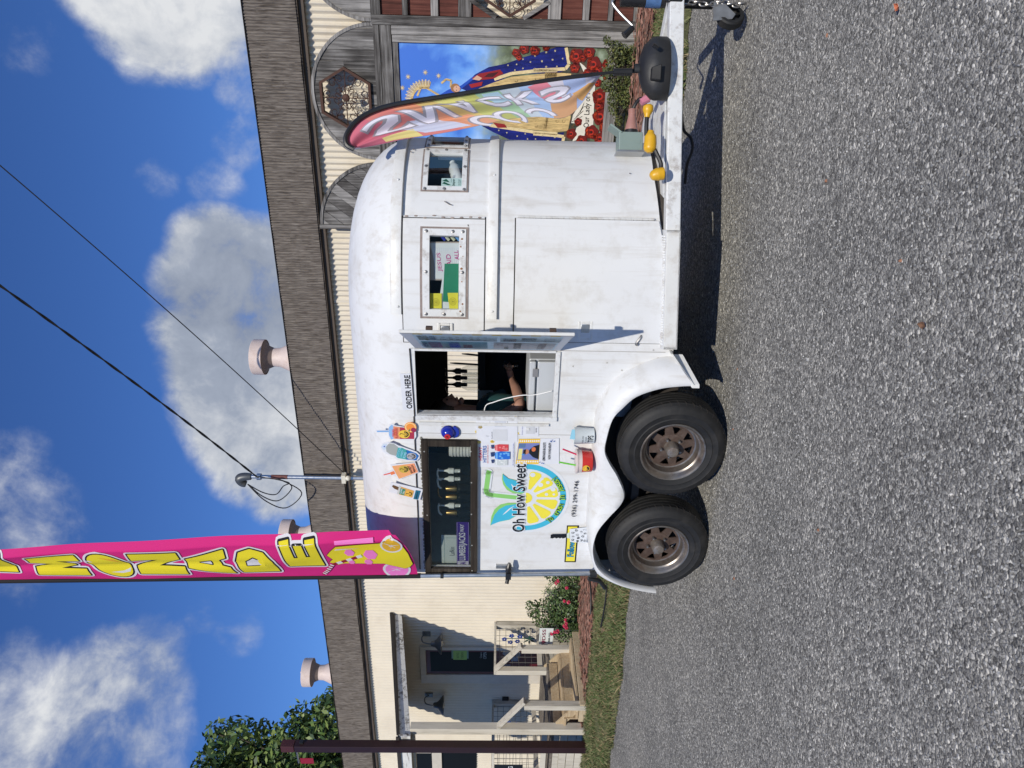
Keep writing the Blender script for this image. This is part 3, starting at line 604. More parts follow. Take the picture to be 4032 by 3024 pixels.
# ------------------------------------------------------------------ painted mural
MUR_X0, MUR_X1, MUR_Z0, MUR_Z1 = -1.285, -.205, .305, 2.65
def mural_sky():
    m, N, L, b = newmat('mural_sky_paint'); b.inputs['Roughness'].default_value = .45
    t = N.new('ShaderNodeTexCoord'); n = N.new('ShaderNodeTexNoise'); n.inputs['Scale'].default_value = 2.3; n.inputs['Detail'].default_value = 6; n.inputs['Distortion'].default_value = .4
    L.new(t.outputs['Object'], n.inputs['Vector']); sp = N.new('ShaderNodeSeparateXYZ'); L.new(t.outputs['Object'], sp.inputs[0])
    a = N.new('ShaderNodeMath'); a.operation = 'MULTIPLY_ADD'; a.inputs[1].default_value = -.22; L.new(sp.outputs['Z'], a.inputs[0]); L.new(n.outputs['Fac'], a.inputs[2])
    r = ramp(N, [(.0, (.05, .17, .62)), (.12, (.13, .33, .78)), (.28, (.30, .50, .84)), (.42, (.52, .66, .86))]); L.new(a.outputs[0], r.inputs[0])
    n5 = N.new('ShaderNodeTexNoise'); n5.inputs['Scale'].default_value = 7; n5.inputs['Detail'].default_value = 7; L.new(t.outputs['Object'], n5.inputs['Vector'])
    gmix = N.new('ShaderNodeMath'); gmix.operation = 'MULTIPLY_ADD'; gmix.inputs[1].default_value = -.55; L.new(n5.outputs['Fac'], gmix.inputs[0]); L.new(sp.outputs['Z'], gmix.inputs[2])
    gm = N.new('ShaderNodeMapRange'); gm.interpolation_type = 'SMOOTHSTEP'; L.new(gmix.outputs[0], gm.inputs[0]); gm.inputs[1].default_value = 1.22; gm.inputs[2].default_value = .86
    gr_ = ramp(N, [(.3, (.05, .055, .03)), (.5, (.12, .15, .085)), (.7, (.30, .36, .26))]); L.new(n5.outputs['Fac'], gr_.inputs[0])
    mxm = N.new('ShaderNodeMix'); mxm.data_type = 'RGBA'; L.new(gm.outputs[0], mxm.inputs['Factor']); L.new(r.outputs[0], mxm.inputs['A']); L.new(gr_.outputs[0], mxm.inputs['B'])
    L.new(mxm.outputs['Result'], b.inputs['Base Color']); return m
mb = MB(); mb.box(MUR_X0, MUR_X1, .006, .028, MUR_Z0, MUR_Z1)
mural = mb.build('painted_mural', mural_sky(), fr='B', smooth=False, label='painted mural of a robed lady in navy and gold above roses', cat='mural')
def BP(pt, off=.006): return onplane('B', pt, off)
pr = Print(wallfn(.006))
def polyA(z, pts, c, same=False): pr.poly([BP(z(*q)) for q in pts], c, same)
LEAF = mat('mural_leaf', (.10, .14, .075), .5, var=.5, scale=14); ROSEBG = mat('mural_dark_leaf', (.055, .06, .04), .5, var=.6, scale=16, dirt=(.20, .035, .02), dscale=10, damt=.9)
GOLD = mat('mural_gold', (.58, .42, .18), .45, var=.45, scale=9, dirt=(.20, .10, .035), dscale=14, damt=1.0, stretch=(5, 5, .8))
GOLD2 = mat('mural_gold_pale', (.70, .56, .30), .45, var=.2, scale=40)
NAVY = mat('mural_navy', (.006, .012, .15), .4, var=.6, scale=4, stretch=(5, 5, 1), dirt=(.002, .003, .03), dscale=5, damt=.9)
# green haze and rose beds
pr.poly([(MUR_X0, .90), (-1.1, .98), (-.9, .93), (-.7, .99), (-.5, .95), (-.35, 1.02), (-.206, 1.0), (-.206, .50), (-.6, .44), (MUR_X0, .44)], ROSEBG)
# cloak: right-hand half, left-hand half
CLR = [ZA(1360, 770), ZA(1480, 650), ZA(1600, 585), ZA(1750, 555), ZA(1900, 500), ZA(2060, 455), ZA(2200, 408), ZB(265, 408), ZB(300, 420), ZB(310, 600), ZB(200, 640), ZB(0, 640), ZA(1800, 640), ZA(1500, 830)]
pr.poly([BP(q) for q in CLR], NAVY)
CLL = [ZA(1540, 1095), ZA(1640, 1085), ZA(1850, 1130), ZA(2100, 1160), ZB(150, 1180), ZB(265, 1150), ZB(255, 1360), ZB(100, 1330), ZA(2000, 1290), ZA(1780, 1215), ZA(1640, 1150)]
pr.poly([BP(q) for q in CLL], NAVY, True)
pr.poly([BP(q) for q in (ZA(1170, 830), ZA(1250, 780), ZA(1360, 745), ZA(1480, 655), ZA(1470, 690), ZA(1330, 800), ZA(1320, 900), ZA(1180, 880))], (28, 80, 190))
# gold gown
pr.poly([BP(q) for q in (ZA(1440, 800), ZA(1640, 720), ZA(1800, 668), ZA(2200, 630), ZB(100, 630), ZB(330, 640), ZB(320, 760), ZB(325, 1020), ZB(300, 1140), ZB(180, 1150), ZA(2100, 1140), ZA(1850, 1115), ZA(1650, 1085), ZA(1500, 960))], GOLD)
for z, ps in ((ZA, [(1650, 690), (1800, 640), (2000, 618), (2200, 608)]), (ZB, [(0, 612), (280, 600), (310, 560), (285, 415)]), (ZA, [(1610, 1090), (1800, 1120), (2000, 1150), (2200, 1165)]), (ZB, [(0, 1165), (200, 1180), (265, 1190), (245, 1300)])):
    for a, b in zip(ps, ps[1:]): pr.line(BP(z(*a)), BP(z(*b)), .035, GOLD2, True)
for i in range(26):                             # embroidery
    x, y = random.uniform(1750, 2480), random.choice((random.uniform(690, 760), random.uniform(1040, 1110)))
    a, b = BP((1200+x/2.212, y/2.212)); pr.ring(a, b, .012, .019, (120, 84, 36), random.uniform(0, 3), random.uniform(4, 6), n=10, same=True)
# stars on the cloak
for z, x, y in [(ZA, 1770, 568), (ZA, 1845, 560), (ZA, 1900, 515), (ZA, 1965, 540), (ZA, 2005, 485), (ZA, 2065, 530), (ZA, 2105, 455), (ZA, 2160, 520), (ZA, 2180, 440), (ZA, 2105, 580), (ZA, 1900, 595), (ZA, 2005, 598), (ZA, 1830, 610),
                (ZB, 110, 455), (ZB, 75, 535), (ZB, 165, 520), (ZB, 190, 445), (ZB, 255, 510), (ZB, 205, 578), (ZB, 110, 582), (ZB, 15, 600), (ZB, 15, 487), (ZA, 1690, 1135), (ZA, 1760, 1155), (ZA, 1850, 1185), (ZA, 1920, 1165), (ZA, 1940, 1210), (ZA, 2010, 1210), (ZA, 2070, 1180), (ZA, 2120, 1225), (ZA, 2180, 1195), (ZB, 80, 1180), (ZB, 120, 1225), (ZB, 185, 1195)]:
    a, b = BP(z(x, y)); pr.poly([(a+(.013 if k % 2 == 0 else .004)*math.sin(k*PI/5), b+(.013 if k % 2 == 0 else .004)*math.cos(k*PI/5)) for k in range(10)], (226, 212, 160), True)
# halo with rays, crown, faces, hands
c0 = BP(ZA(1050, 880)); R0 = BP(ZA(1050, 705))[0]-c0[0]
for k in range(46):
    g_ = -.3+k*(PI+.6)/45; g_ += 0
    pr.line((c0[0]+.72*R0*math.cos(g_), c0[1]+.72*R0*math.sin(g_)), (c0[0]+R0*(1.02+.06*(k % 2))*math.cos(g_), c0[1]+R0*(1.02+.06*(k % 2))*math.sin(g_)), .012, GOLD2 if k % 2 else GOLD, True)
pr.ring(c0[0], c0[1], R0*.66, R0*.76, GOLD, -.3, PI+.3)
for q in (ZA(1050, 630), ZA(1165, 660), ZA(900, 668), ZA(850, 765)):
    a, b = BP(q); pr.poly([(a+(.036 if k % 2 == 0 else .010)*math.sin(k*PI/8), b+(.036 if k % 2 == 0 else .010)*math.cos(k*PI/8)) for k in range(16)], GOLD2, True)
for ps in ([(980, 835), (1010, 765), (1060, 765), (1170, 830)], [(1190, 725), (1230, 690), (1275, 700), (1270, 760)]):
    for a, b in zip(ps, ps[1:]): pr.line(BP(ZA(*a)), BP(ZA(*b)), .022, GOLD, True)
pr.disc(*BP(ZA(1310, 765)), .048, (166, 118, 74), n=16, rb=.052); pr.disc(*BP(ZA(1325, 772)), .034, (226, 178, 150), n=16, rb=.040)
for q in ((1322, 758), (1322, 785)): pr.disc(*BP(ZA(*q)), .006, (70, 45, 36), True, n=8)
pr.disc(*BP(ZA(1345, 772)), .008, (176, 84, 80), True, n=8, rb=.003)
pr.poly([BP(ZA(*q)) for q in ((1455, 680), (1520, 640), (1700, 605), (1730, 640), (1640, 685), (1500, 700))], (150, 26, 30))
pr.poly([BP(ZA(*q)) for q in ((1560, 670), (1600, 640), (1690, 625), (1640, 670))], (70, 12, 18))
pr.poly([BP(ZA(*q)) for q in ((1460, 690), (1500, 655), (1545, 680), (1520, 700))], (224, 176, 148))
pr.poly([BP(ZA(*q)) for q in ((1430, 735), (1550, 710), (1540, 745), (1450, 765))], (168, 30, 36))
pr.poly([BP(ZA(*q)) for q in ((1640, 1065), (1740, 1080), (1760, 1110), (1680, 1112))], (150, 26, 30), True)
# banner with lettering and bundle of sheaves
WB = mat('mural_banner', (.72, .68, .58), .5, var=.12, scale=12)
pr.poly([BP(ZB(*q)) for q in ((330, 1070), (345, 1000), (430, 860), (470, 800), (520, 800), (480, 870), (420, 1080))], WB)
for k in range(5): pr.line(BP(ZB(335+18*k, 1060-20*k)), BP(ZB(430+14*k, 1010-55*k)), .008, (70, 60, 48), True)
BAN = [(340, 1230), (375, 1110), (400, 1095), (430, 1000), (445, 870), (470, 700), (400, 540), (440, 570), (500, 640), (540, 730), (530, 850), (525, 1000), (520, 1100), (455, 1130), (440, 1200)]
pr.poly([BP(ZB(*q)) for q in BAN], WB)
p0, p1 = BP(ZB(475, 1110)), BP(ZB(490, 770))
tfn = lambda a, b, l: (p0[0]+(p1[0]-p0[0])*a-.0*b, .006-l, p0[1]+(p1[1]-p0[1])*a+.085*(b-.35))
t2 = Print(tfn); t2.mats = pr.mats; t2.n = pr.n+1; t2.mb = pr.mb; t2.text('Our Lady of Pr', 0, 0, 1.0, 1, (34, 28, 30), bold=.012); pr.n = t2.n
# roses
rose_n = pr.n
for z, x, y, r in [(ZB, 375, 490, 54), (ZB, 485, 455, 42), (ZB, 525, 560, 55), (ZB, 360, 590, 36), (ZB, 580, 840, 60), (ZB, 570, 925, 36), (ZB, 655, 920, 38), (ZB, 585, 1015, 62), (ZB, 625, 1105, 50), (ZB, 505, 1150, 52), (ZB, 580, 1210, 48), (ZB, 330, 1165, 40), (ZB, 420, 1225, 44), (ZB, 20, 440, 30), (ZB, 110, 408, 26), (ZB, 560, 720, 30),
                   (ZA, 1840, 460, 30), (ZA, 1910, 425, 36), (ZA, 2000, 440, 34), (ZA, 1865, 500, 22), (ZA, 2100, 410, 26), (ZB, 470, 640, 34), (ZB, 640, 560, 36), (ZB, 650, 660, 40), (ZB, 690, 760, 40), (ZB, 430, 500, 30), (ZB, 390, 1060, 30), (ZB, 660, 1010, 40), (ZB, 560, 620, 40)]:
    a, b = BP(z(x, y)); k = r/2.212*8.6/2950*1.15; pr.n = rose_n
    pr.poly([(a+k*(1+.10*math.sin(5*g_+x))*math.cos(g_), b+k*(1+.10*math.sin(5*g_+x))*math.sin(g_)) for g_ in [2*PI*i/18 for i in range(18)]], (112, 20, 14))
    pr.ring(a+.1*k, b, k*.55, k*.85, (214, 72, 34), .4, 4.4, n=12, same=True); pr.ring(a, b+.1*k, k*.22, k*.45, (190, 46, 26), 2.5, 7, n=10); pr.disc(a, b, k*.2, (60, 10, 12), n=8)
pr.build('painting', mural)
# ------------------------------------------------------------------ porch
PXR = -9.25; PYF = -2.03; DZ = .60
porch = thing('porch', 'raised wooden porch with lean-to roof and steps at the left of the building', 'porch', 'B', (-10.5, -1, 0))
def pbox(name, mt, par, *b, bev=.004):
    m = MB(); m.box(*b); return m.build(name, mt, par, smooth=False, bevel=bev)
y = PYF
while y < .12:
    pbox('deck_board', DECKW, porch, -11.45, PXR-.01+random.uniform(-.012, .012), y, y+.135, DZ-.035, DZ+random.uniform(-.003, .004)); y += .142
for (a, b) in ((.475, .562), (.36, .468), (.235, .352), (.05, .228)):
    pbox('skirt_board', WHTW, porch, -11.45, PXR-.02, PYF-.004, PYF+.03, a, b)
    pbox('skirt_board', WHTW, porch, PXR-.04, PXR-.015, PYF+.034, .12, a, b)
def post(par, x, y, z0, z1, s=.095, mt=None, name='post'): return pbox(name, mt or WHTW, par, x-s/2, x+s/2, y-s/2, y+s/2, z0, z1)
CXp = PXR+.09
post(porch, CXp, PYF+.02, .05, 2.66, .12)
post(porch, -11.36, PYF+.02, .6, 2.66, .12)
# lean-to roof
RW, RF = 3.16, 2.80
m = MB(); m.prism([(-11.45, PYF-.12, RF), (-11.45, WY, RW), (PXR+.1, WY, RW), (PXR+.1, PYF-.12, RF)], (0, 0, .03)); m.build('roof_sheet', mat('roof_sheet', (.10, .085, .075), .8), porch, smooth=False)
m = MB(); m.prism([(PXR+.055, WY-.01, RW-.12), (PXR+.055, PYF-.1, RF-.155), (PXR+.055, PYF-.1, RF+.01), (PXR+.055, WY-.01, RW+.035)], (.03, 0, 0)); m.build('barge_board', PEELW, porch, smooth=False, bevel=.004)
m = MB(); m.prism([(PXR+.088, WY-.01, RW+.03), (PXR+.088, PYF-.1, RF+.005), (PXR+.088, PYF-.1, RF+.05), (PXR+.088, WY-.01, RW+.085)], (.035, 0, 0)); m.build('drip_edge', mat('drip_edge', (.03, .026, .024), .8), porch, smooth=False)
m = MB(); m.box(-11.45, PXR+.12, PYF-.14, PYF-.102, RF-.155, RF+.01); m.build('front_board', PEELW, porch, smooth=False, bevel=.004)
m = MB(); m.box(-11.45, PXR+.125, PYF-.17, PYF-.141, RF+.0, RF+.05); m.build('front_drip', MATS['drip_edge'], porch, smooth=False)
for k in range(3):
    x = -9.8-k*.75; m = MB(); m.bar((x, WY-.02, RW-.06), (x, PYF-.09, RF-.06), .04, .10); m.build('rafter', BROWN, porch, smooth=False)
pbox('header_beam', WHTW, porch, -11.45, PXR+.05, PYF-.03, PYF+.05, 2.60, 2.665)
# railings with welded wire
WIREM = mat('rail_wire', (.16, .15, .14), .6, metal=.5, var=.2)
def wire_panel(par, p, q, z0, z1, sp=.105, r=.0035):
    p, q = V((*p, 0)), V((*q, 0)); L_ = (q-p).length; d = (q-p)/L_; m = MB(); k = sp
    while k < L_: c = p+d*k; m.tube([(c.x, c.y, z0), (c.x, c.y, z1)], r, 4); k += sp
    z = z0+sp*.9
    while z < z1: m.tube([(p.x, p.y, z), (q.x, q.y, z)], r, 4); z += sp
    return m.build('wire_panel', WIREM, par)
def rail(par, p, q, w=.09, h=.035, mt=None, name='rail'):
    m = MB(); m.bar(p, q, w, h); return m.build(name, mt or WHTW, par, smooth=False, bevel=.003)
ax_, ay = PXR-.17, -.76                                     # back post where the stair rail meets the end railing
post(porch, ax_, ay, .6, 1.42)
rail(porch, (ax_, ay-.05, 1.435), (ax_+.08, WY-.03, 1.435)); rail(porch, (ax_, ay, .70), (ax_+.08, WY-.03, .70), .035, .08)
post(porch, ax_+.07, WY-.07, .6, 1.415); wire_panel(porch, (ax_, ay+.05), (ax_+.07, WY-.1), .74, 1.41)
rail(porch, (CXp-.06, PYF+.02, 1.45), (-11.3, PYF+.02, 1.45)); rail(porch, (CXp-.06, PYF+.02, .70), (-11.3, PYF+.02, .70), .035, .08); wire_panel(porch, (CXp-.06, PYF+.02), (-11.3, PYF+.02), .74, 1.43)
rail(porch, (-11.36, PYF+.05, 1.45), (-11.36, WY-.03, 1.45)); rail(porch, (-11.36, PYF+.05, .70), (-11.36, WY-.03, .70), .035, .08); post(porch, -11.36, WY-.08, .6, 1.43); wire_panel(porch, (-11.36, PYF+.1), (-11.36, WY-.12), .74, 1.43)
# steps going down to the right
for i, (z, xa, xb) in enumerate(((.43, PXR, PXR+.31), (.265, PXR+.30, PXR+.64))):
    for k in range(2): pbox('tread', PINE, porch, xa+.155*k-.012, xa+.155*k+.14, PYF+.03, ay+.0, z-.035, z)
pbox('riser', PINE, porch, PXR-.012, PXR+.012, PYF+.035, ay, .44, .565); pbox('riser', PINE, porch, PXR+.28, PXR+.305, PYF+.035, ay, .10, .392)
pbox('riser', PINE, porch, PXR+.635, PXR+.665, PYF-.02, ay+.06, .05, .228)
pbox('sill', PINE, porch, PXR+.30, PXR+.632, PYF-.02, PYF+.018, .05, .228)
for yy in (PYF+.02, ay):
    lp = post(porch, PXR+(.60 if yy < -1 else .33), yy, .08, 1.02)
    rail(porch, (PXR+.06 if yy < -1 else ax_+.02, yy-.0, 1.44), (PXR+(.70 if yy < -1 else .42), yy, 1.02), .10, .04, name='handrail')
    m = MB(); m.bar((PXR-.03 if yy < -1 else PXR-.16, yy+.055, .60), (PXR+(.45 if yy < -1 else .28), yy+.055, .27), .035, .11); m.build('stringer', PINE, porch, smooth=False, bevel=.003)
# flower ornaments wired to the railing
BLUE = mat('ornament_blue', (.01, .035, .20), .35, var=.2); ORNG = mat('ornament_green', (.012, .06, .04), .4, var=.2)
def ornament(x, y, z, lab):
    t = thing('flower_ornament', lab, 'ornament', 'B', (x, y, z), 'metal flowers wired to the railing')
    m = MB(); m.tube([(x, y, z), (x+.01, y, z+.28), (x, y, z+.5)], .006, 5); m.build('stem', ORNG, t)
    for k, (dx, dz) in enumerate(((0, .52), (-.07, .42), (.08, .40), (-.05, .30), (.06, .26))):
        m = MB()
        for j in range(5): a = j*2*PI/5+k; m.ball((x+dx+.028*math.cos(a), y-.012, z+dz+.028*math.sin(a)), .021, 6, 4, (1, .4, 1))
        m.build('blossom', BLUE, t)
    m = MB()
    for k in range(6): a = k*1.05; m.prism([(x, y-.02, z+.1), (x+.06*math.cos(a-.3), y-.02, z+.1+.06*math.sin(a-.3)), (x+.12*math.cos(a), y-.03, z+.1+.12*math.sin(a)), (x+.06*math.cos(a+.3), y-.02, z+.1+.06*math.sin(a+.3))], (0, .004, 0))
    m.build('leaf', ORNG, t, smooth=False)
ornament(ax_+.07, -.16, .76, 'blue metal flower on the right end railing of the porch')
ornament(-11.33, -.35, .76, 'blue metal flower on the railing in the shade at the far end of the porch')
# door in the wall
door = thing('shop_door', 'dark red glazed door with green notice under the porch roof', 'door', 'B', (-10.38, WY, .6))
for b in ((-10.85, -10.63, .6, 2.76), (-10.0, -9.93, .6, 2.76)): pbox('door_frame', mat('door_trim', (.55, .50, .42), .5), door, b[0], b[1], WY-.045, WY+.0, b[2], b[3])
pbox('door_frame', MATS['door_trim'], door, -10.628, -10.002, WY-.045, WY, 2.66, 2.76)
pbox('leaf', mat('dark_red_paint', (.085, .008, .012), .35, var=.15), door, -10.62, -10.0, WY-.025, WY, .62, 2.655)
m = MB(); m.box(-10.56, -10.06, WY-.029, WY-.0255, 1.45, 2.58); m.build('pane', mat('dark_pane', (.006, .006, .006), .35, var=.02, spec=.15), door, smooth=False)
p = Print(wallfn(WY-.03)); p.rect(-10.22, 1.90, -9.995+.0, 2.20, (120, 150, 132)); p.rect(-10.25, 1.93, -10.02, 2.17, (150, 190, 92))
p.text('NOTICE', -10.21, 2.07, -10.07, 2.11, (66, 86, 40)); p.text('CLOSED MON', -10.22, 1.99, -10.06, 2.03, (66, 86, 40)); p.mb.v  # small print
pn = p.build('notice', door)
p = Print(wallfn(WY-.03)); p.text('Come in', -10.2, 1.66, -10.06, 1.70, (170, 180, 180)); p.text('OPEN', -10.22, 1.58, -10.05, 1.64, (170, 180, 180)); p.build('door_lettering', door)
p = Print(wallfn(WY-.026)); p.poly([(-10.1, 1.30), (-10.02, 1.28), (-10.03, 1.18), (-10.12, 1.12), (-10.2, 1.2)], (150, 148, 146)); p.rect(-10.28, 1.02, -10.16, 1.14, (140, 150, 160)); p.rect(-10.16, .98, -10.05, 1.06, (120, 124, 130)); p.rect(-10.45, 1.15, -10.36, 1.26, (130, 120, 120)); p.build('door_stickers', door)
pbox('outlet_box', BLACK, bld, -11.34, -11.24, WY-.05, WY-.012, 1.16, 1.28)
# barn lamps
LAMPM = mat('lamp_grey', (.13, .14, .14), .4, metal=.4, var=.1)
def barn_lamp(x, lab):
    t = thing('barn_lamp', lab, 'wall lamp', 'B', (x, WY, 2.6), 'gooseneck barn lamps by the door')
    m = MB(); m.box(x-.05, x+.05, WY-.035, WY-.01, 2.56, 2.70); m.build('wall_plate', LAMPM, t, smooth=False, bevel=.003)
    m = MB(); m.tube(catmull([(x, WY-.03, 2.63), (x+.01, WY-.10, 2.70), (x, WY-.20, 2.68), (x, WY-.24, 2.58), (x, WY-.24, 2.50)], 6), .011, 8); m.build('gooseneck', LAMPM, t)
    m = MB(); m.lathe([(.02, .17), (.045, .16), (.055, .10), (.075, .07), (.16, .01), (.175, -.02), (.170, -.02), (.15, .005), (.07, .055)], (x, WY-.24, 2.37), n=24); m.build('shade', LAMPM, t)
    m = MB(); m.ball((x, WY-.24, 2.38), .055, 12, 8); m.build('bulb', mat('bulb_glass', (.5, .5, .48), .2), t)
barn_lamp(-9.62, 'grey barn lamp on the lit side of the shop door'); barn_lamp(-11.2, 'barn lamp in deep shade left of the shop door')
# window at far left
win = thing('side_window', 'dark window above a pale sill under the porch roof at far left', 'window', 'B', (-13.2, WY, 2.0))
pbox('pane', MATS['dark_pane'], win, -13.9, -12.85, WY-.02, WY-.011, 1.75, 2.96, bev=0)
for b in ((-14.0, -12.75, 2.97, 3.07), (-14.0, -12.75, 2.43, 2.62), (-12.84, -12.70, 2.63, 2.965)): pbox('frame', MATS['door_trim'], win, b[0], b[1], WY-.06, WY-.012, b[2], b[3])
# signs
def sign_face(mb_args, label, cat, name, mt, fr='B', **k): m = MB(); m.box(*mb_args); return m.build(name, mt, fr=fr, smooth=False, bevel=.002, label=label, cat=cat, **k)
s_ = sign_face((-10.40, -9.93, PYF-.035, PYF-.028, 1.0, 1.43), 'black NO SMOKING sign hung on the porch railing', 'sign', 'no_smoking_sign', ink(16, 16, 20))
p = Print(wallfn(PYF-.035)); p.text('NO', -10.30, 1.26, -10.04, 1.35, (225, 228, 228), .02); p.text('SMOKING', -10.38, 1.15, -9.955, 1.22, (215, 218, 218), .02); p.rect(-10.26, 1.03, -10.08, 1.035, (170, 174, 174)); p.build('lettering', s_)
# yard sign
ys = thing('yard_sign', 'white DSS yard sign standing among the red roses', 'yard sign', 'B', (-8.8, -.6, .05))
m = MB(); m.box(-8.98, -8.62, -.606, -.60, .515, .735); m.build('panel', ink(214, 220, 216), ys, smooth=False)
for x in (-8.93, -8.67):
    m = MB(); m.tube([(x, -.597, .08), (x, -.597, .70)], .004, 5); m.build('stake', STEEL, ys)
p = Print(wallfn(-.606)); p.text('PROTECTED BY', -8.93, .705, -8.76, .718, (90, 90, 92)); p.text('DSS', -8.885, .635, -8.64, .690, (120, 30, 58), .02)
p.poly([(-8.965, .695), (-8.895, .695), (-8.895, .655), (-8.93, .615), (-8.965, .655)], (128, 34, 64)); p.poly([(-8.945, .682), (-8.915, .682), (-8.93, .645)], (190, 150, 165)); p.text('1-888-202-', -8.96, .562, -8.70, .590, (20, 20, 22), .01); p.build('lettering', ys)
# red steel post in front of the porch; its shade is put into the colour
POSTM = mat('shaded_red_steel', (.020, .0045, .0048), .5, var=.2, scale=4)
rp = thing('steel_post', 'dark red square steel post standing in front of the porch', 'post', 'B', (-9.24, -2.25, 0))
m = MB(); m.box(-9.30, -9.175, -2.31, -2.19, .05, 4.28); m.build('shaft', POSTM, rp, smooth=False, bevel=.006)
m = MB(); m.box(-9.30, -9.175, -2.31, -2.19, 4.285, 4.47); m.build('shaft_top', mat('lit_red_steel', (.055, .012, .012), .55, var=.2), rp, smooth=False, bevel=.006)  # top of the post, its sunlight put into a lighter red
m = MB(); m.box(-9.174, -9.14, -2.27, -2.22, 4.16, 4.21); m.build('bracket', BLACK, rp, smooth=False)
m = MB(); m.tube([(-9.31, -2.25, 4.27), (-9.62, -2.25, 4.27)], .012, 6); m.build('cross_arm', STEEL, rp)
hf = MB(); hf.box(-9.62, -9.50, -2.262, -2.256, 4.05, 4.24); hf.build('hanging_sign', ink(150, 22, 44), fr='B', smooth=False, label='small crimson pennant hanging from the arm of the red post', cat='pennant')

# ------------------------------------------------------------------ service mast and cables
mast = thing('service_mast', 'galvanised electric service mast with weatherhead rising in front of the fascia', 'service mast', 'B', (-6.13, -.03, 3.6))
m = MB(); m.tube([(-6.13, -.05, 2.4), (-6.13, -.05, 5.12)], .029, 14); m.build('pipe', STEEL, mast)
m = MB(); m.tube(catmull([(-6.13, -.05, 5.10), (-6.135, -.05, 5.20), (-6.17, -.05, 5.27), (-6.24, -.05, 5.25), (-6.27, -.05, 5.19)], 5), [.05, .052, .055, .058, .06, .062, .064, .066, .068, .07, .07, .07, .068, .066, .064, .062, .06, .058, .055, .05, .045], 12); m.build('weatherhead', mat('cast_grey', (.10, .105, .11), .45, metal=.5), mast)
m = MB(); m.lathe([(.036, -.03), (.05, -.03), (.05, .03), (.036, .03)], (-6.13, -.05, 4.98), n=12); m.tube([(-6.13, -.08, 4.98), (-6.08, -.13, 4.99)], .012, 6); m.build('clamp', STEEL, mast)
m = MB(); m.lathe([(.030, -.12), (.0325, -.12), (.0325, .12), (.030, .12)], (-6.13, -.05, 4.68), n=14); m.build('tape_wrap', mat('rust_wrap', (.15, .055, .045), .7, var=.4, scale=14), mast)
m = MB(); m.box(-6.20, -6.06, -.10, -.01, 3.70, 3.76); m.ball((-6.10, -.1, 3.66), .04, 8, 6); m.build('roof_boot', ink(228, 222, 205), mast)
CABLE = mat('black_cable', (.008, .008, .009), .55)
m = MB()
hd = V((-6.27, -.05, 5.17))
for k, (a, b, c) in enumerate(((( -6.38, 4.95), (-6.40, 4.75), (-6.24, 4.62)), ((-6.44, 4.95), (-6.50, 4.72), (-6.28, 4.50)), ((-6.50, 4.92), (-6.62, 4.62), (-6.36, 4.36)))):
    pts = [hd, (a[0], -.10-.02*k, a[1]), (b[0], -.12-.02*k, b[1]), (c[0], -.13, c[1]), (-6.16+.02*k, -.15, 4.52+.05*k), (-6.10, -.14, 4.75), (-6.07, -.13, 4.98)]
    m.tube(catmull(pts, 6), .0085, 6)
m.build('drip_loop', CABLE, mast)
def cable(name, lab, a, b, r, sag, twist=0.0, n=40):
    m = MB(); a, b = V(a), V(b); strands = 2 if twist else 1
    for s in range(strands):
        pts = []
        for i in range(n+1):
            t = i/n; p = a.lerp(b, t)-V((0, 0, sag*4*t*(1-t)))
            if twist: g_ = t*twist+s*PI; p += V((math.cos(g_)*r*.9, 0, math.sin(g_)*r*.9))
            pts.append(p)
        m.tube(pts, r, 6)
    return m.build(name, CABLE, fr='W', label=lab, cat='cable')
pa = FR['B'] @ V((-6.07, -.13, 4.99)); far1 = wpt((-700, 640), 7.0)
cable('service_cable', 'thick twisted power cable running from the mast up across the sky', pa, far1, .009, .10, 60, 90)
pb_ = FR['B'] @ V((-6.0, -.10, 3.72)); far2 = wpt((-560, 180), 7.2)
cable('phone_line', 'thin black line sloping up across the sky from the eave', pb_, far2, .0065, .10)
# ------------------------------------------------------------------ the concession trailer
XR, XN, NA, NB, ZT, RH = -1.157, .64, 1.13, .80, 2.05, .498
tr = thing('concession_trailer', 'white rounded two-axle horse trailer converted into a lemonade stand', 'trailer', 'T', (0, .8, 0))
def NP(t, z, out=0.0):                        # point on the rounded nose
    a = rad(t); n = V((math.sin(a)/NA, -math.cos(a)/NB)).normalized()
    return (XN+NA*math.sin(a)+n.x*out, NB-NB*math.cos(a)+n.y*out, z)
def nose_hit(p, out=0.0):
    o, d = lray('T', *p); ax, b = NA+out, NB+out
    ox, oy, vx, vy = (o.x-XN)/ax, (o.y-NB)/b, d.x/ax, d.y/b
    A = vx*vx+vy*vy; Bq = ox*vx+oy*vy; Cq = ox*ox+oy*oy-1; disc = max(0, Bq*Bq-A*Cq); t = (-Bq-math.sqrt(disc))/A; q = o+d*t
    return math.degrees(math.atan2((q.x-XN)/ax, (NB-q.y)/b)), q.z
def TPx(p, off=0.0): return onplane('T', p, off)
def interp(tab, x):
    for (a, ya), (b, yb) in zip(tab, tab[1:]):
        if a <= x <= b: return ya+(yb-ya)*(x-a)/(b-a)
    return tab[0][1] if x < tab[0][0] else tab[-1][1]
NZB = [(0, .40), (5, .41), (25, .47), (44, .535), (63, .56), (90, .55), (117, .56), (136, .535), (155, .47), (175, .41), (180, .40)]
OPX0, OPX1, OPZ0, OPZ1 = .165, .625, 1.14, 2.03
RWX0, RWX1, RWZ0, RWZ1 = -1.125, -.065, 1.675, 1.965
cols = []                                     # (s, x, y, zb)
WZB = [(XR, .66), (-1.08, .72), (-.968, .765), (-.8, .80), (.2, .80), (.394, .735), (.48, .66), (.545, .56), (.60, .44), (OPX1, .40)]
for x in sorted({XR, RWX0, -1.08, -.968, -.8, -.5, RWX1, OPX0, .239, .33, .394, .48, .545, .60, OPX1}): cols.append((x, x, 0.0, interp(WZB, x)))
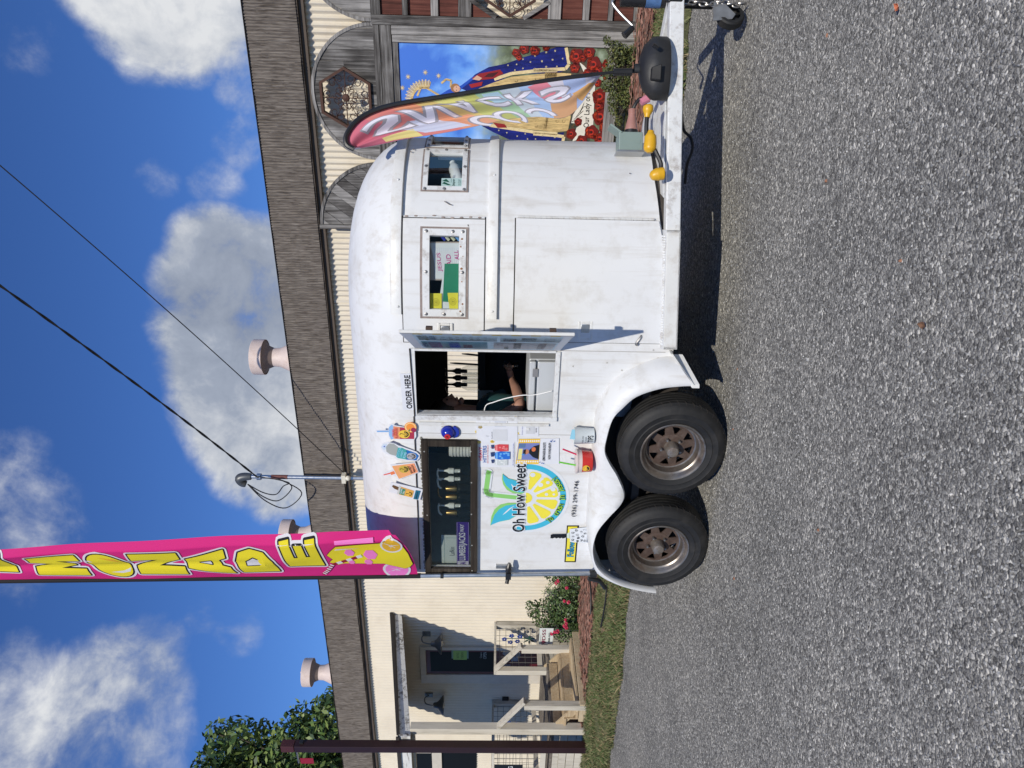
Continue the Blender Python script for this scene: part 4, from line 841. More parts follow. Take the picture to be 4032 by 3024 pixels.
w2 = (13.3, 36.7, 1.752, 1.93); w1 = (55.2, 74.0, 1.745, 1.953); w0 = (79.5, 100.5, 1.745, 1.953); w3 = (106, 124.8, 1.745, 1.953)
ts = sorted(set([0, 180]+[4*k for k in range(1, 45)]+[q for w_ in (w2, w1, w0, w3) for q in w_[:2]]))
for t in ts: p = NP(t, 0); cols.append((1+t/100, p[0], p[1], interp(NZB, t)))
FWL = TPx(ZE(1000, 1330), 1.6)[0]; FWR = TPx(ZE(1000, 540), 1.6)[0]; FWZ0 = TPx(ZE(1182, 800), 1.6)[1]; FWZ1 = TPx(ZE(893, 800), 1.6)[1]
for k, x in enumerate((.6, FWR, FWL, -.6, XR)): cols.append((3+k, x, 2*NB, .80 if x < .5 else .40))
zr = [None, .9, OPZ0, 1.4, RWZ0, 1.745, 1.752, 1.93, 1.953, RWZ1, OPZ1, ZT]
zr = sorted([z for z in zr if z] + [FWZ0, FWZ1]); zr = [None]+zr
def hole(s0, s1, z0, z1):
    s = (s0+s1)/2; z = (z0+z1)/2
    if s < 1: 
        return (OPX0 < s < OPX1 and OPZ0 < z < OPZ1) or (RWX0 < s < RWX1 and RWZ0 < z < RWZ1)
    if s < 2.9:
        t = (s-1)*100
        return any(a < t < b and c < z < d for a, b, c, d in (w2, w1, w0, w3))
    return 4 < s < 5 and FWZ0 < z < FWZ1
sh = MB(); nz = len(zr)
vs = [(c[1], c[2], c[3] if z is None else max(z, c[3]+.001)) for c in cols for z in zr]; fs = []
for i in range(len(cols)-1):
    for k in range(nz-1):
        z0 = cols[i][3] if zr[k] is None else zr[k]
        if hole(cols[i][0], cols[i+1][0], z0, zr[k+1]): continue
        fs.append((i*nz+k, (i+1)*nz+k, (i+1)*nz+k+1, i*nz+k+1))
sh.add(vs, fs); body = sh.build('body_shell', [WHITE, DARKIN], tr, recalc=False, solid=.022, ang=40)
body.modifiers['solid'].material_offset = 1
rf = MB(); rows = []; PE = 2.15
for j in range(15):
    f = PI/2*j/14; c = math.cos(f)**(2/PE) if j < 14 else 0; h = RH*math.sin(f)**(2/PE)
    cx2 = math.cos(f)**(2/2.65) if j < 14 else 0; rows.append([(XN+(q[1]-XN)*cx2 if 1 <= q[0] <= 2.81 else q[1], NB+(q[2]-NB)*c, ZT+h) for q in cols])
n = len(cols); rf.add([p for r in rows for p in r], [(i*n+k, i*n+k+1, (i+1)*n+k+1, (i+1)*n+k) for i in range(14) for k in range(n-1)])
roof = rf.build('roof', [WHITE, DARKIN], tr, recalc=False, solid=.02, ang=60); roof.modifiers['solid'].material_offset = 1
# rear doors close the back
prof = [(0, .45), (0, ZT)]+[(NB-NB*(math.cos(PI/2*j/14)**(2/PE) if j < 14 else 0), ZT+RH*math.sin(PI/2*j/14)**(2/PE)) for j in range(1, 15)]
for sg in (0, 1):
    m = MB(); pl = [(y if sg == 0 else 2*NB-y, z) for y, z in prof]+[(NB, .45)]
    m.prism([(XR-.025, y, z) for y, z in pl], (.025, 0, 0)); m.build('rear_door', WHITE2, tr, smooth=False)
m = MB(); m.box(XR, XN+.2, .03, 2*NB-.03, .50, .55); m.prism([NP(t, .50, -.03) for t in range(0, 181, 10)], (0, 0, .05)); m.build('floor', mat('floor_wood', (.06, .05, .042), .8), tr, smooth=False)
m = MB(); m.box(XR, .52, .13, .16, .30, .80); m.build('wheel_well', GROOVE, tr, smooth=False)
# strips of moulding
def sweep(t0, t1, z0, z1, o0, o1, n=40): 
    m = MB(); rows = []
    for i in range(n+1):
        t = t0+(t1-t0)*i/n; rows.append([NP(t, z0, o0), NP(t, z0+.004, o1), NP(t, z1-.012, o1), NP(t, z1, o1-.008), NP(t, z1, o0)])
    m.grid(rows, True); k = len(m.v); m.f += [(0, 1, 2, 3, 4), (k-5, k-4, k-3, k-2, k-1)]; m.m += [0, 0]; return m
sweep(11.5, 168, 2.098, 2.168, .0, .022).build('roof_moulding', WHITE2, tr, ang=50)
sweep(10.5, 168, 1.516, 1.578, .0, .024).build('belt_moulding', WHITE2, tr, ang=50)
for t, z in ((14, 2.12), (57, 2.13), (13, 1.545), (60, 1.545)): m = MB(); m.ball(NP(t, z, .022), .008, 8, 6); m.build('moulding_bolt', WHITE3, tr)
m = MB(); m.tube([(x, -.006, 2.05) for x in (XR+.01, -.3, .15)], .004, 5); m.tube([(.15, -.006, 2.045), (.64, -.006, 2.06)], .004, 5); m.build('roof_seam', GROOVE, tr)
m = MB(); m.box(.640, .643, -.0025, 0, .45, 2.05); m.box(.02, .0225, -.0025, 0, .87, 2.05); m.build('panel_seam', mat('seam_grey', (.32, .31, .30), .8), tr, smooth=False)
def curved_plate(t0, t1, z0, z1, o, n=14):
    m = MB(); a = [[NP(t0+(t1-t0)*i/n, z, o) for z in (z0(t0+(t1-t0)*i/n) if callable(z0) else z0, z1)] for i in range(n+1)]; m.grid(a); return m
zb = lambda t: interp(NZB, t)+.012
# lower access door with piano hinge, upper hatch
curved_plate(2.9, 43.6, lambda t: zb(t)-.006, 1.418, .0015).build('door_gap', GROOVE, tr, recalc=False)
dr = curved_plate(3.4, 43.2, zb, 1.411, .0105).build('access_door', WHITE, tr, recalc=False, solid=.009)
m = MB(); m.tube([NP(43.9, .57, .010), NP(43.9, 1.40, .010)], .006, 6); m.build('hinge', WHITE2, dr)
for k in range(24):
    m = MB(); m.tube([NP(43.9, .575+k*.0343, .010), NP(43.9, .575+k*.0343+.029, .010)], .0085, 6); m.build('hinge_knuckle', WHITE2 if k not in (15,) else WHITE3, dr)
def ring_plate(name, t0, t1, z0, z1, h, o, mt, par, th=.008):
    m = MB(); ta = sorted(set([t0+(t1-t0)*i/14 for i in range(15)]+[h[0], h[1]])); za = [z0, h[2], h[3], z1]; nz_ = 4
    m.v = [NP(t, z, o) for t in ta for z in za]
    for i in range(len(ta)-1):
        for k in range(3):
            if k == 1 and h[0]-1e-6 <= ta[i] and ta[i+1] <= h[1]+1e-6: continue
            m.f.append((i*4+k, (i+1)*4+k, (i+1)*4+k+1, i*4+k+1)); m.m.append(0)
    return m.build(name, mt, par, recalc=False, solid=th)
ring_plate('hatch_gap', 2.0, 43.5, 1.592, 2.098, w2, .0015, GROOVE, tr, .001)
hatch = ring_plate('upper_hatch', 2.4, 42.6, 1.598, 2.092, w2, .0095, WHITE, tr)
m = MB(); m.tube([NP(43.3, 1.60, .006), NP(43.3, 2.09, .006)], .007, 6); m.build('hatch_hinge', WHITE3, hatch)
m = MB()
for k in range(9): m.ball(NP(43.3+random.uniform(-.6, .6), 1.63+k*.055, .010), .006, 6, 4, (1, 1, 2.2))
m.build('peeling_sealant', mat('old_sealant', (.30, .25, .22), .9, var=.4, scale=30), hatch, kind='stuff')
# nose windows
PANE = glass('trailer_pane', (.80, .84, .84), a=.5)
CAULK = mat('old_caulk', (.25, .205, .185), .9, var=.35, scale=26)
def nose_window(h, fl, name, bolts, base=.009):
    t0, t1, z0, z1 = h; d = fl*57/1.05
    wn_ = ring_plate(name, t0-d*1.0, t1+d*1.0, z0-fl, z1+fl, h, base+.010, WHITE3, tr, .010)
    ring_plate('caulk', t0-d*1.32, t1+d*1.32, z0-fl*1.36, z1+fl*1.36, (t0-d*.99, t1+d*.99, z0-fl*.98, z1+fl*.98), base+.005, CAULK, wn_, .004)
    curved_plate(t0-.5, t1+.5, z0-.006, z1+.006, base-.012).build('pane', PANE, wn_, recalc=False)
    for (t, z) in bolts:
        m = MB(); m.lathe([(0, .009), (.006, .008), (.0075, .004), (.010, .003), (.010, 0)], NP(t, z, base+.010), V(NP(t, z, 1))-V(NP(t, z, 0)), 8); m.build('bolt', SCREW, wn_)
    return wn_
b2 = [(t, z) for t in (w2[0]-1.5, 25, w2[1]+1.4) for z in (w2[2]-.022, w2[3]+.02)]+[(w2[0]-1.5, 1.84), (w2[1]+1.4, 1.79)]
NW2 = nose_window(w2, .042, 'hatch_window', b2)
m = MB()
for (t, z, r) in ((15, 1.728, .011), (22, 1.733, .008), (26, 1.736, .014), (33, 1.742, .010), (35.5, 1.735, .012), (30, 1.728, .006), (12.7, 1.742, .01)): m.ball(NP(t, z, .0185), r, 8, 4, (.8, .12, .6))
m.build('rust_patch', RUST, NW2, kind='stuff')
b1 = [(t, z) for t in (w1[0]-1.3, 64.6, w1[1]+1.2) for z in (w1[2]-.016, w1[3]+.015)]+[(w1[0]-1.2, 1.85), (w1[1]+1.2, 1.85)]
NW1 = nose_window(w1, .030, 'corner_window', b1, 0.0); NW0 = nose_window(w0, .028, 'front_window', [(t, z) for t in (79, 85, 95, 101) for z in (1.732, 1.966)], 0.0); nose_window(w3, .028, 'corner_window', [], 0.0)
# scratches and screw holes in the paint
m = MB()
for (p, q) in ((ZC(1245, 678), ZC(1300, 712)), (ZC(1300, 712), ZC(1325, 720)), (ZC(900, 118), ZC(915, 126)), (ZC(1500, 930), ZC(1505, 948)), (ZC(870, 145), ZC(890, 152))):
    (t0, z0), (t1, z1) = nose_hit(p), nose_hit(q); m.tube([NP(t0, z0, .010), NP((t0+t1)/2, (z0+z1)/2, .0112), NP(t1, z1, .010)], .003, 5)
m.build('scratch', mat('scratch_grey', (.16, .14, .13), .8), tr, kind='stuff')
m = MB()
for q in [(1022, 890), (1198, 907), (1245, 885), (1243, 908), (1502, 883), (1197, 1007), (1747, 893), (1757, 952), (905, 1323), (675, 1580), (768, 1587), (918, 1613), (1205, 1550), (278, 1605), (522, 1270), (1463, 380)]:
    t, z = nose_hit(ZD(*q)); m.ball(NP(t, z, .0112), .004, 6, 4, (1, 1, 1))
m.build('screw_hole', mat('hole_grey', (.10, .09, .085), .8), tr, kind='stuff')
# paddle latches
def latch(name, t, z, rz=0.0):
    c = V(NP(t, z, .012)); n_ = (V(NP(t, z, 1))-V(NP(t, z, 0))).normalized(); u = V((0, 0, 1)).cross(n_).normalized(); up = V((0, 0, 1))
    if u.x < 0: u = -u
    def P(a, b, h): return c+u*a+up*b+n_*h
    t_ = MB()
    def pl(a0, a1, b0, b1, h0, h1, mb): mb.prism([P(a0, b0, h0), P(a1, b0, h0), P(a1, b1, h0), P(a0, b1, h0)], n_*(h1-h0)); return mb
    for bx in ((-.062, .062, .030, .047), (-.062, .062, -.047, -.030), (-.062, -.045, -.030, .030), (.045, .062, -.030, .030)): pl(*bx, -.004, .008, t_)
    ob = t_.build('latch', WHITE2, tr, bevel=.004)
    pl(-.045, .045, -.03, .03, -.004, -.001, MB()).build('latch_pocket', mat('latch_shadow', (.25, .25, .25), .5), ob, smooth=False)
    pl(-.012, .043, -.027, .027, .0, .010, MB()).build('latch_paddle', STEEL, ob, bevel=.003)
    return ob
lt = nose_hit(ZG(448, 330)); latch('latch', lt[0], lt[1]); lt = nose_hit(ZE(870, 385)); latch('latch', lt[0], lt[1])
a, b = TPx(ZG(905, 420)); m = MB(); m.tube(catmull([(a-.03, -.008, b+.0), (a-.01, -.03, b+.012), (a+.03, -.025, b-.012), (a+.04, -.008, b-.02)], 5), .007, 6); m.build('tie_hook', SCREW, tr)
m = MB()
for q in ((345, 645), (640, 615), (1045, 505), (1085, 575), (770, 680), (928, 775), (605, 330), (785, 835)):
    a, b = TPx(ZG(*q)); m.ball((a, -.002, b), .006, 6, 4, (1, .4, 1))
m.build('paint_chip', mat('chip_grey', (.42, .41, .38), .7), tr, kind='stuff')
# serving opening: jamb, sill, drip
m = MB(); m.box(OPX0-.035, OPX0-.002, -.016, .06, OPZ0-.03, OPZ1+.005); m.box(OPX0-.002, OPX1+.01, -.012, .05, OPZ0-.028, OPZ0-.002); m.box(OPX1+.002, OPX1+.016, -.012, .05, OPZ0, OPZ1); m.build('opening_frame', WHITE3, tr, smooth=False, bevel=.002)
m = MB(); m.box(OPX0-.075, OPX0-.055, -.014, -.002, 1.16, 2.02); m.build('latch_strip', WHITE2, tr, smooth=False, bevel=.002)
for z in (1.30, 1.86): m = MB(); m.box(OPX0-.11, OPX0-.09, -.010, -.001, z-.014, z+.014); m.build('catch', WHITE3, tr, smooth=False, bevel=.003)
# the flap, hinged on the front side of the opening, menu on its inner face
fl = thing('serving_flap', 'white hinged flap with printed menu standing open beside the serving window', 'flap', 'T', (.645, -.01, 1.12))
h0, f0 = V((.650, -.016)), V((1.035, -.660)); dv = (f0-h0); FW_ = dv.length; du = dv/FW_; nn = V((du.y, -du.x))      # nn points to the rear of the trailer
if nn.x > 0: nn = -nn
def FP(a, b, h): q = h0+du*a+nn*h; return (q.x, q.y, 1.118+b)
m = MB(); m.prism([FP(0, 0, 0), FP(FW_, -.012, 0), FP(FW_, .915, 0), FP(0, .905, 0)], tuple(V((nn.x, nn.y, 0))*-.018)); m.build('board', WHITE2, fl, smooth=False, bevel=.004)
p = Print(lambda a, b, l: FP(a*FW_, b*.905, l), step=.0008)
p.rect(.0, .0, 1, 1, (226, 228, 230)); p.rect(.03, .05, .955, .94, (196, 222, 232))
for k in range(8): p.rect(.962, .07+k*.115, .998, .127+k*.115, (236, 200, 70), True)
for (a0, b0, a1, b1, c) in ((.60, .44, .92, .88, (214, 216, 218)), (.60, .05, .92, .42, (206, 208, 212)), (.06, .50, .55, .92, (120, 196, 214)), (.08, .06, .55, .46, (214, 214, 214))): p.rect(a0, b0, a1, b1, c, True)
for (a0, b0, a1, b1, c) in ((.62, .86, .9, .92, (170, 150, 50)), (.70, .80, .86, .87, (190, 50, 150)), (.10, .80, .5, .88, (190, 50, 170)), (.12, .68, .5, .75, (30, 60, 200)), (.12, .60, .34, .66, (120, 90, 110)), (.62, .32, .80, .40, (180, 40, 60)), (.64, .20, .84, .29, (46, 30, 60)), (.10, .28, .52, .33, (70, 70, 70)), (.10, .12, .5, .17, (190, 130, 140)), (.64, .08, .86, .15, (150, 150, 155)), (.30, .40, .5, .44, (170, 60, 60)), (.08, .36, .26, .39, (60, 110, 60))): p.rect(a0, b0, a1, b1, c, True)
for k in range(7): p.rect(.66, .50+k*.042, .70+.03*(k % 3), .522+k*.042, (110, 112, 116), True); p.rect(.78, .50+k*.042, .85, .522+k*.042, (130, 110, 120), True)
p.text('Oh How Sweet', .66, .815, .88, .86, (34, 90, 130)); p.text('MENU', .16, .89, .46, .93, (40, 60, 120)); p.build('menu', fl)
m = MB(); m.tube([FP(-.002, 0, -.014), FP(-.002, .9, -.014)], .008, 6); m.build('hinge', STEEL, fl)
for b in (.10, .76):
    m = MB(); q = FP(FW_-.06, b, -.028); m.box(q[0]-.003, q[0]+.018, q[1]-.012, q[1]+.012, q[2]-.018, q[2]+.018); m.build('catch', RUSTY, fl, smooth=False, bevel=.002)

# ------------------------------------------------------------------ fender, wheels, step
PAIR = [((.622, .393), (.496, .287)), ((.60, .50), (.49, .38)), ((.545, .622), (.47, .50)), ((.48, .72), (.413, .636)), ((.394, .793), (.33, .715)), ((.239, .855), (.245, .773)), ((.064, .864), (.10, .80)),
        ((-.05, .866), (0, .803)), ((-.15, .866), (-.09, .765)), ((-.22, .866), (-.19, .705)), ((-.331, .866), (-.33, .648)), ((-.42, .866), (-.42, .66)), ((-.52, .864), (-.52, .725)), ((-.62, .86), (-.632, .79)), ((-.727, .854), (-.73, .815)),
        ((-.85, .838), (-.824, .818)), ((-.968, .811), (-.93, .795)), ((-1.08, .77), (-1.011, .748)), ((-1.135, .69), (-1.09, .66)), ((-1.18, .57), (-1.149, .552)), ((-1.208, .44), (-1.185, .44)), ((-1.224, .33), (-1.206, .327))]
ia = catmull([(a[0], a[1], 0) for a, b in PAIR], 4); ib = catmull([(b[0], b[1], 0) for a, b in PAIR], 4)
m = MB(); rows = []; FO = .172
for a, b in zip(ia, ib):
    r_ = []
    for j in range(9):
        q = j/8*PI/2; e_ = 1-math.cos(q); r_.append((a.x+(b.x-a.x)*e_, -FO*math.sin(q)**.8, a.y+(b.y-a.y)*e_))
    mid = V((-.40, .35)); dn = (V((b.x, b.y))-mid).normalized()*-.012
    r_ += [(b.x+dn.x*.3, -FO+.004, b.y+dn.y*.3), (b.x+dn.x, -FO+.02, b.y+dn.y), (b.x+dn.x, -FO+.05, b.y+dn.y)]
    rows.append(r_)
m.grid(rows); m.build('fender', WHITE, tr, ang=60)
m = MB(); m.prism([(.63, -.002, .41), (.505, -FO, .30), (.505, -FO, .255), (.63, -.002, .34)], (-.02, -.01, 0)); m.prism([(.66, -.002, .43), (.66, -.06, .43), (.505, -FO-.01, .30), (.48, -.05, .30)], (0, 0, -.012)); m.build('fender_flange', WHITE2, tr, smooth=False)
# wheels
def wheel(par_x, y0, sg, full=True):
    w_ = MB(); c = (par_x, y0, .355); ax = (0, sg, 0)       # axis points outward
    R = .355; prof = [(.205, -.002), (.222, .004), (.246, .010), (.252, .0125), (.258, .010), (.286, .012), (.292, .0145), (.298, .012), (.318, .006), (.336, -.004), (.345, -.016), (R-.004, -.024)]
    tread = []
    for (a, b) in ((-.026, -.050), (-.056, -.082), (-.088, -.112), (-.118, -.144), (-.150, -.172)): tread += [(R-.010, a+.001), (R, a-.001), (R, b+.001), (R-.010, b-.001)]
    prof += tread+[(R-.006, -.178), (.336, -.196), (.318, -.206), (.25, -.208), (.205, -.198)]
    w_.lathe(prof, c, ax, 56); wo = w_.build('wheel', RUBBER, tr, ang=25)
    m = MB()                                                # tread sipes on the shoulder
    for k in range(44):
        g_ = 2*PI*k/44; cg, sg_ = math.cos(g_), math.sin(g_)
        for (ra, ya) in ((R+.0006, -.034),):
            m.bar((par_x+cg*(R+.0006), y0-sg*.026, .355+sg_*(R+.0006)), (par_x+math.cos(g_+.02)*(R+.0006), y0-sg*.046, .355+math.sin(g_+.02)*(R+.0006)), .004, .003, (cg, 0, sg_))
        m.bar((par_x+cg*(R-.012), y0+sg*.001-sg*.012, .355+sg_*(R-.012)), (par_x+math.cos(g_)*(R-.002), y0-sg*.022, .355+math.sin(g_)*(R-.002)), .004, .002, (cg, 0, sg_))
    m.build('tread_sipe', GROOVE, wo, smooth=False, kind='stuff')
    m = MB(); m.lathe([(.212, .0), (.216, .006), (.212, .011), (.205, .009), (.196, -.002), (.190, -.020), (.186, -.024), (.178, -.030), (.172, -.055), (.168, -.072), (.150, -.078), (.150, -.085), (.19, -.085), (.205, -.05), (.212, .0)], c, ax, 48); rm = m.build('rim', CHROME, wo, ang=30)
    if not full: return wo
    m = MB(); NS = 8
    def pt(r, g, h): a = V((math.cos(g), 0, math.sin(g))); return V(c)+a*r+V(ax)*h
    m.lathe([(.0, -.066), (.05, -.066), (.075, -.062), (.095, -.068), (.098, -.078), (.0, -.08)], c, ax, 32)
    m.lathe([(.146, -.076), (.170, -.074), (.170, -.082), (.146, -.084)], c, ax, 32)
    for k in range(NS):
        g = 2*PI*k/NS+.2; m.add([pt(.094, g-.34, -.069), pt(.094, g+.34, -.069), pt(.15, g+.16, -.075), pt(.15, g-.16, -.075), pt(.094, g-.34, -.078), pt(.094, g+.34, -.078), pt(.15, g+.16, -.083), pt(.15, g-.16, -.083)], [(0, 1, 2, 3), (7, 6, 5, 4), (1, 5, 6, 2), (3, 2, 6, 7), (0, 3, 7, 4)])
    m.build('wheel_disc', RUSTY, rm, ang=30)
    m = MB(); m.lathe([(.0, .012), (.020, .010), (.036, .004), (.044, -.012), (.046, -.066)], c, ax, 24); m.build('hub_cap', mat('dull_hub', (.26, .23, .20), .45, metal=.6, var=.25, scale=20, dirt=(.10, .05, .03), dscale=25, damt=.9), rm)
    for k in range(5):
        g = 2*PI*k/5+.5; q = pt(.068, g, -.062); m = MB(); m.lathe([(0, .024), (.008, .022), (.010, .014), (.011, 0)], q, ax, 6); m.build('lug_nut', SCREW, rm)
    m = MB(); m.lathe([(.0, -.15), (.16, -.15)], c, ax, 24); m.build('brake_backing', GROOVE, rm)
    return wo
for x in (0.0, -.812):
    wheel(x, -.162, -1); wheel(x, 1.6+.162, 1, False)
m = MB()
for x in (0.0, -.812): m.tube([(x, .0, .355), (x, 1.6, .355)], .03, 8)
m.box(-1.2, 1.3, .25, .31, .40, .50); m.box(-1.2, 1.3, 1.29, 1.35, .40, .50); m.build('chassis', GROOVE, tr, smooth=False)
m = MB(); m.box(-1.235, -1.20, -.10, -.03, .335, .42); m.build('tail_lamp', WHITE2, tr, smooth=False, bevel=.003)
m = MB(); m.box(-1.237, -1.2365, -.09, -.04, .345, .41); m.build('lamp_lens', mat('lamp_lens', (.25, .02, .015), .2), tr, smooth=False)
m = MB(); m.box(-1.24, -1.16, .02, 1.58, .30, .44); m.build('rear_bumper', WHITE2, tr, smooth=False, bevel=.004)
# step under the access door
sa, sb = V((.70, -.085, .40)), V((1.40, .092, .43)); sd_ = (sb-sa).normalized(); sn = V((sd_.y, -sd_.x, 0)).normalized()
m = MB(); q = [sa, sb, sb-sn*.11, sa-sn*.11]; m.prism(q, (0, 0, .012)); m.prism([sa, sb, sb-sn*.012, sa-sn*.012], (0, 0, .085)); m.prism([sa+sn*.0, sa-sn*.11, sa-sn*.11+sd_*.02, sa+sd_*.02], (0, 0, .085)); m.prism([sb+sn*.0, sb-sn*.11, sb-sn*.11-sd_*.02, sb-sd_*.02], (0, 0, .085))
stp = m.build('step', WHITE2, tr, smooth=False, bevel=.003)
m = MB(); m.prism([sa+V((0, 0, .085)), sb+V((0, 0, .085)), sb-sn*.12+V((0, 0, .085)), sa-sn*.12+V((0, 0, .085))], (0, 0, .005))
for i in range(44):
    for j in range(4):
        c = sa+sd_*(.03+i*.0152)-sn*(.018+j*.024+(.012 if i % 2 else 0))+V((0, 0, .090)); m.lathe([(.008, 0), (.0065, .008), (.004, .009), (.003, .003)], c, (0, 0, 1), 6)
m.build('grip_tread', WHITE3, stp, ang=60, kind='stuff')
# tongue, coupler and chains
TZ0, TZ1 = .42, .508
tg = MB(); pA, pB = V((1.30, .10, 0)), V((2.66, .80, 0)); td = (pB-pA).normalized(); tn = V((-td.y, td.x, 0))
tg.prism([pA+V((0, 0, TZ0)), pB+V((0, 0, TZ0)), pB+tn*.075+V((0, 0, TZ0)), pA+tn*.075+V((0, 0, TZ0))], (0, 0, TZ1-TZ0)); ob = tg.build('tongue_beam', WHITE3, tr, smooth=False, bevel=.006)
tg = MB(); pC = V((1.30, 1.50, 0)); td2 = (V((2.66, .86, 0))-pC).normalized(); tn2 = V((td2.y, -td2.x, 0)); pD = V((2.66, .86, 0))
tg.prism([pC+V((0, 0, TZ0)), pD+V((0, 0, TZ0)), pD+tn2*.075+V((0, 0, TZ0)), pC+tn2*.075+V((0, 0, TZ0))], (0, 0, TZ1-TZ0)); tg.build('tongue_beam', WHITE3, tr, smooth=False, bevel=.006)
m = MB(); m.box(2.6, 3.0, .77, .89, .43, .52); m.build('coupler', BLACK, tr, smooth=False, bevel=.01)
m = MB(); m.prism([(1.55, .27, TZ1+.004), (2.1, .56, TZ1+.004), (2.1, 1.08, TZ1+.004), (1.55, 1.35, TZ1+.004)], (0, 0, .006)); m.build('tongue_plate', WHITE3, tr, smooth=False)
# ------------------------------------------------------------------ rear window and what stands behind it
rw = thing('rear_side_window', 'long side window in a rough dark wooden frame', 'window', 'T', (-.6, -.02, 1.6))
def fbar(x0, x1, z0, z1, y0=-.034): m = MB(); m.box(x0, x1, y0, -.001, z0, z1); return m.build('frame_board', DKFRAME, rw, smooth=False, bevel=.003)
fbar(-1.175, -.02, 1.965, 2.008); fbar(-1.175, -.02, 1.632, 1.678); fbar(-.066, -.021, 1.679, 1.964, -.032); fbar(-1.172, -1.122, 1.679, 1.964, -.032)
m = MB(); m.box(-1.121, -.067, .004, .007, 1.679, 1.964); m.build('pane', glass('tinted_pane', (.80, .82, .80), a=.6), rw, smooth=False)
for (x, z) in [TPx(ZF(*q)) for q in ((705, 46), (711, 385), (711, 728), (717, 1065), (718, 1340), (200, 47), (232, 738))]:
    m = MB(); m.lathe([(0, .004), (.004, .003), (.0055, 0)], (x, -.034, z), (0, -1, 0), 8); m.build('screw', mat('bright_screw', (.6, .58, .5), .4, metal=.6), rw)
m = MB()
for k in range(40):
    x = -1.17+k*.0295; m.ball((x, -.004, 2.010+random.uniform(-.001, .006)), random.uniform(.006, .012), 6, 4, (1.4, .5, .8))
m.build('caulk_bead', mat('dirty_caulk', (.20, .19, .16), .9, var=.4, scale=30), rw, kind='stuff')
sf = MB(); sf.box(-1.13, -.05, .03, .30, 1.645, 1.667); sf.build('shelf', mat('shelf_steel', (.42, .42, .41), .4, metal=.3), tr, smooth=False)
SH = 1.668
CLEARP = glass('clear_plastic', (.86, .87, .87), a=1.0, rough=.1)
def pump_bottle(x, y, z, k, capm, label, h=.20, body=None, gold=False):
    t = thing('pump_bottle', label, 'bottle', 'T', (x, y, z), 'syrup bottles in the trailer')
    m = MB(); m.lathe([(.0, 0), (.036*k, 0), (.038*k, .01*k), (.038*k, .075*k), (.026*k, .105*k), (.014*k, .115*k)], (x, y, z), n=14); m.build('bottle_body', body or CLEARP, t)
    m = MB()
    if gold: m.lathe([(.0, .10*k), (.017*k, .10*k), (.017*k, .165*k), (.014*k, .17*k), (.0, .17*k)], (x, y, z), n=14)
    else: m.lathe([(.0, .075*k), (.012*k, .078*k), (.012*k, .115*k), (.019*k, .118*k), (.019*k, .148*k), (.012*k, .155*k), (.007*k, .17*k), (.0055*k, .215*k), (.0, .216*k)], (x, y, z), n=14)
    m.build('collar', capm, t)
    if not gold or h > .2:
        m = MB(); m.tube(catmull([(x+.015*k, y, z+.213*k), (x-.012*k, y-.004, z+.220*k), (x-.05*k, y-.01, z+.214*k), (x-.066*k, y-.012, z+.196*k)], 4), .0065*k, 6); m.build('pump_head', capm, t)
    return t
WPLAS = mat('white_plastic', (.84, .84, .83), .35, var=.03); GOLDM = mat('gold_metal', (.42, .27, .10), .32, metal=.85, var=.12)
def rwx(px): return TPx(ZF(600, px), .10)[0]
for px, kind, lab in ((287, 0, 'white pump bottle in the long window nearest the paper cups'), (375, 0, 'white pump bottle beside the tall gold one'), (480, 2, 'tall gold pump bottle in the long window'), (570, 1, 'gold-capped bottle between the tall gold and a white pump'), (665, 0, 'white pump bottle between two gold caps'), (742, 1, 'gold-capped bottle nearest the purple sign')):
    pump_bottle(rwx(px), .10, SH, 1.12, GOLDM if kind else WPLAS, lab, .25 if kind == 2 else .2, gold=kind > 0)
# paper cups stacked upside down
x = rwx(65); cs = thing('cup_stack', 'stack of white paper cups behind the long window', 'cups', 'T', (x, .12, SH))
for k in range(7):
    m = MB(); m.lathe([(.055, 0), (.057, .004), (.055, .008), (.050, .028)], (x, .12, SH+.002+k*.022), n=20); m.build('cup', mat('paper_cup', (.62, .60, .60), .6, var=.06), cs)
# purple street-name plate and framed certificate
x0, z0 = TPx(ZF(690, 1345), .03); x1, z1 = TPx(ZF(545, 842), .03)
m = MB(); m.box(x0, x1, .026, .030, z0+.004, z1); pl = m.build('street_plate', ink(70, 34, 140, .35), fr='T', smooth=False, bevel=.002, label='purple LUMBERJACKS WAY plate leaning inside the long window', cat='plate')
p = Print(boxfn((x0+x1)/2, (z0+.004+z1)/2, x1-x0, z1-z0-.004, 0, .026)); p.rect(.012, .06, .165, .94, (205, 200, 222)); p.rect(.0, .93, 1, .97, (170, 150, 205), True); p.rect(0, .03, 1, .06, (170, 150, 205), True)
p.text('SFA', .025, .25, .15, .75, (70, 34, 140), .03); p.text('LUMBERJACKS', .185, .14, .785, .82, (228, 224, 240), .02); p.text('WAY', .80, .40, .965, .72, (228, 224, 240), .02); p.build('lettering', pl)
x0, z0 = TPx(ZF(640, 1310), .06); x1, z1 = TPx(ZF(380, 965), .06)
m = MB(); m.box(x0, x1-.01, .05, .054, SH+.002, z1); ct = m.build('certificate', ink(206, 212, 212), fr='T', smooth=False, label='pale certificate paper standing behind the purple plate', cat='paper')
p = Print(boxfn((x0+x1-.01)/2, (SH+z1)/2, x1-x0-.01, z1-SH, 0, .05)); 
for (a0, b0, a1, b1) in ((.08, .90, .92, .91), (.08, .10, .92, .11), (.08, .10, .09, .91), (.91, .10, .92, .91)): p.rect(a0, b0, a1, b1, (130, 160, 165), True)
p.text('Lufkin', .34, .58, .62, .74, (70, 80, 92)); p.text('MOBILE FOOD UNIT PERMIT', .16, .20, .84, .26, (110, 118, 122)); p.build('lettering', ct)
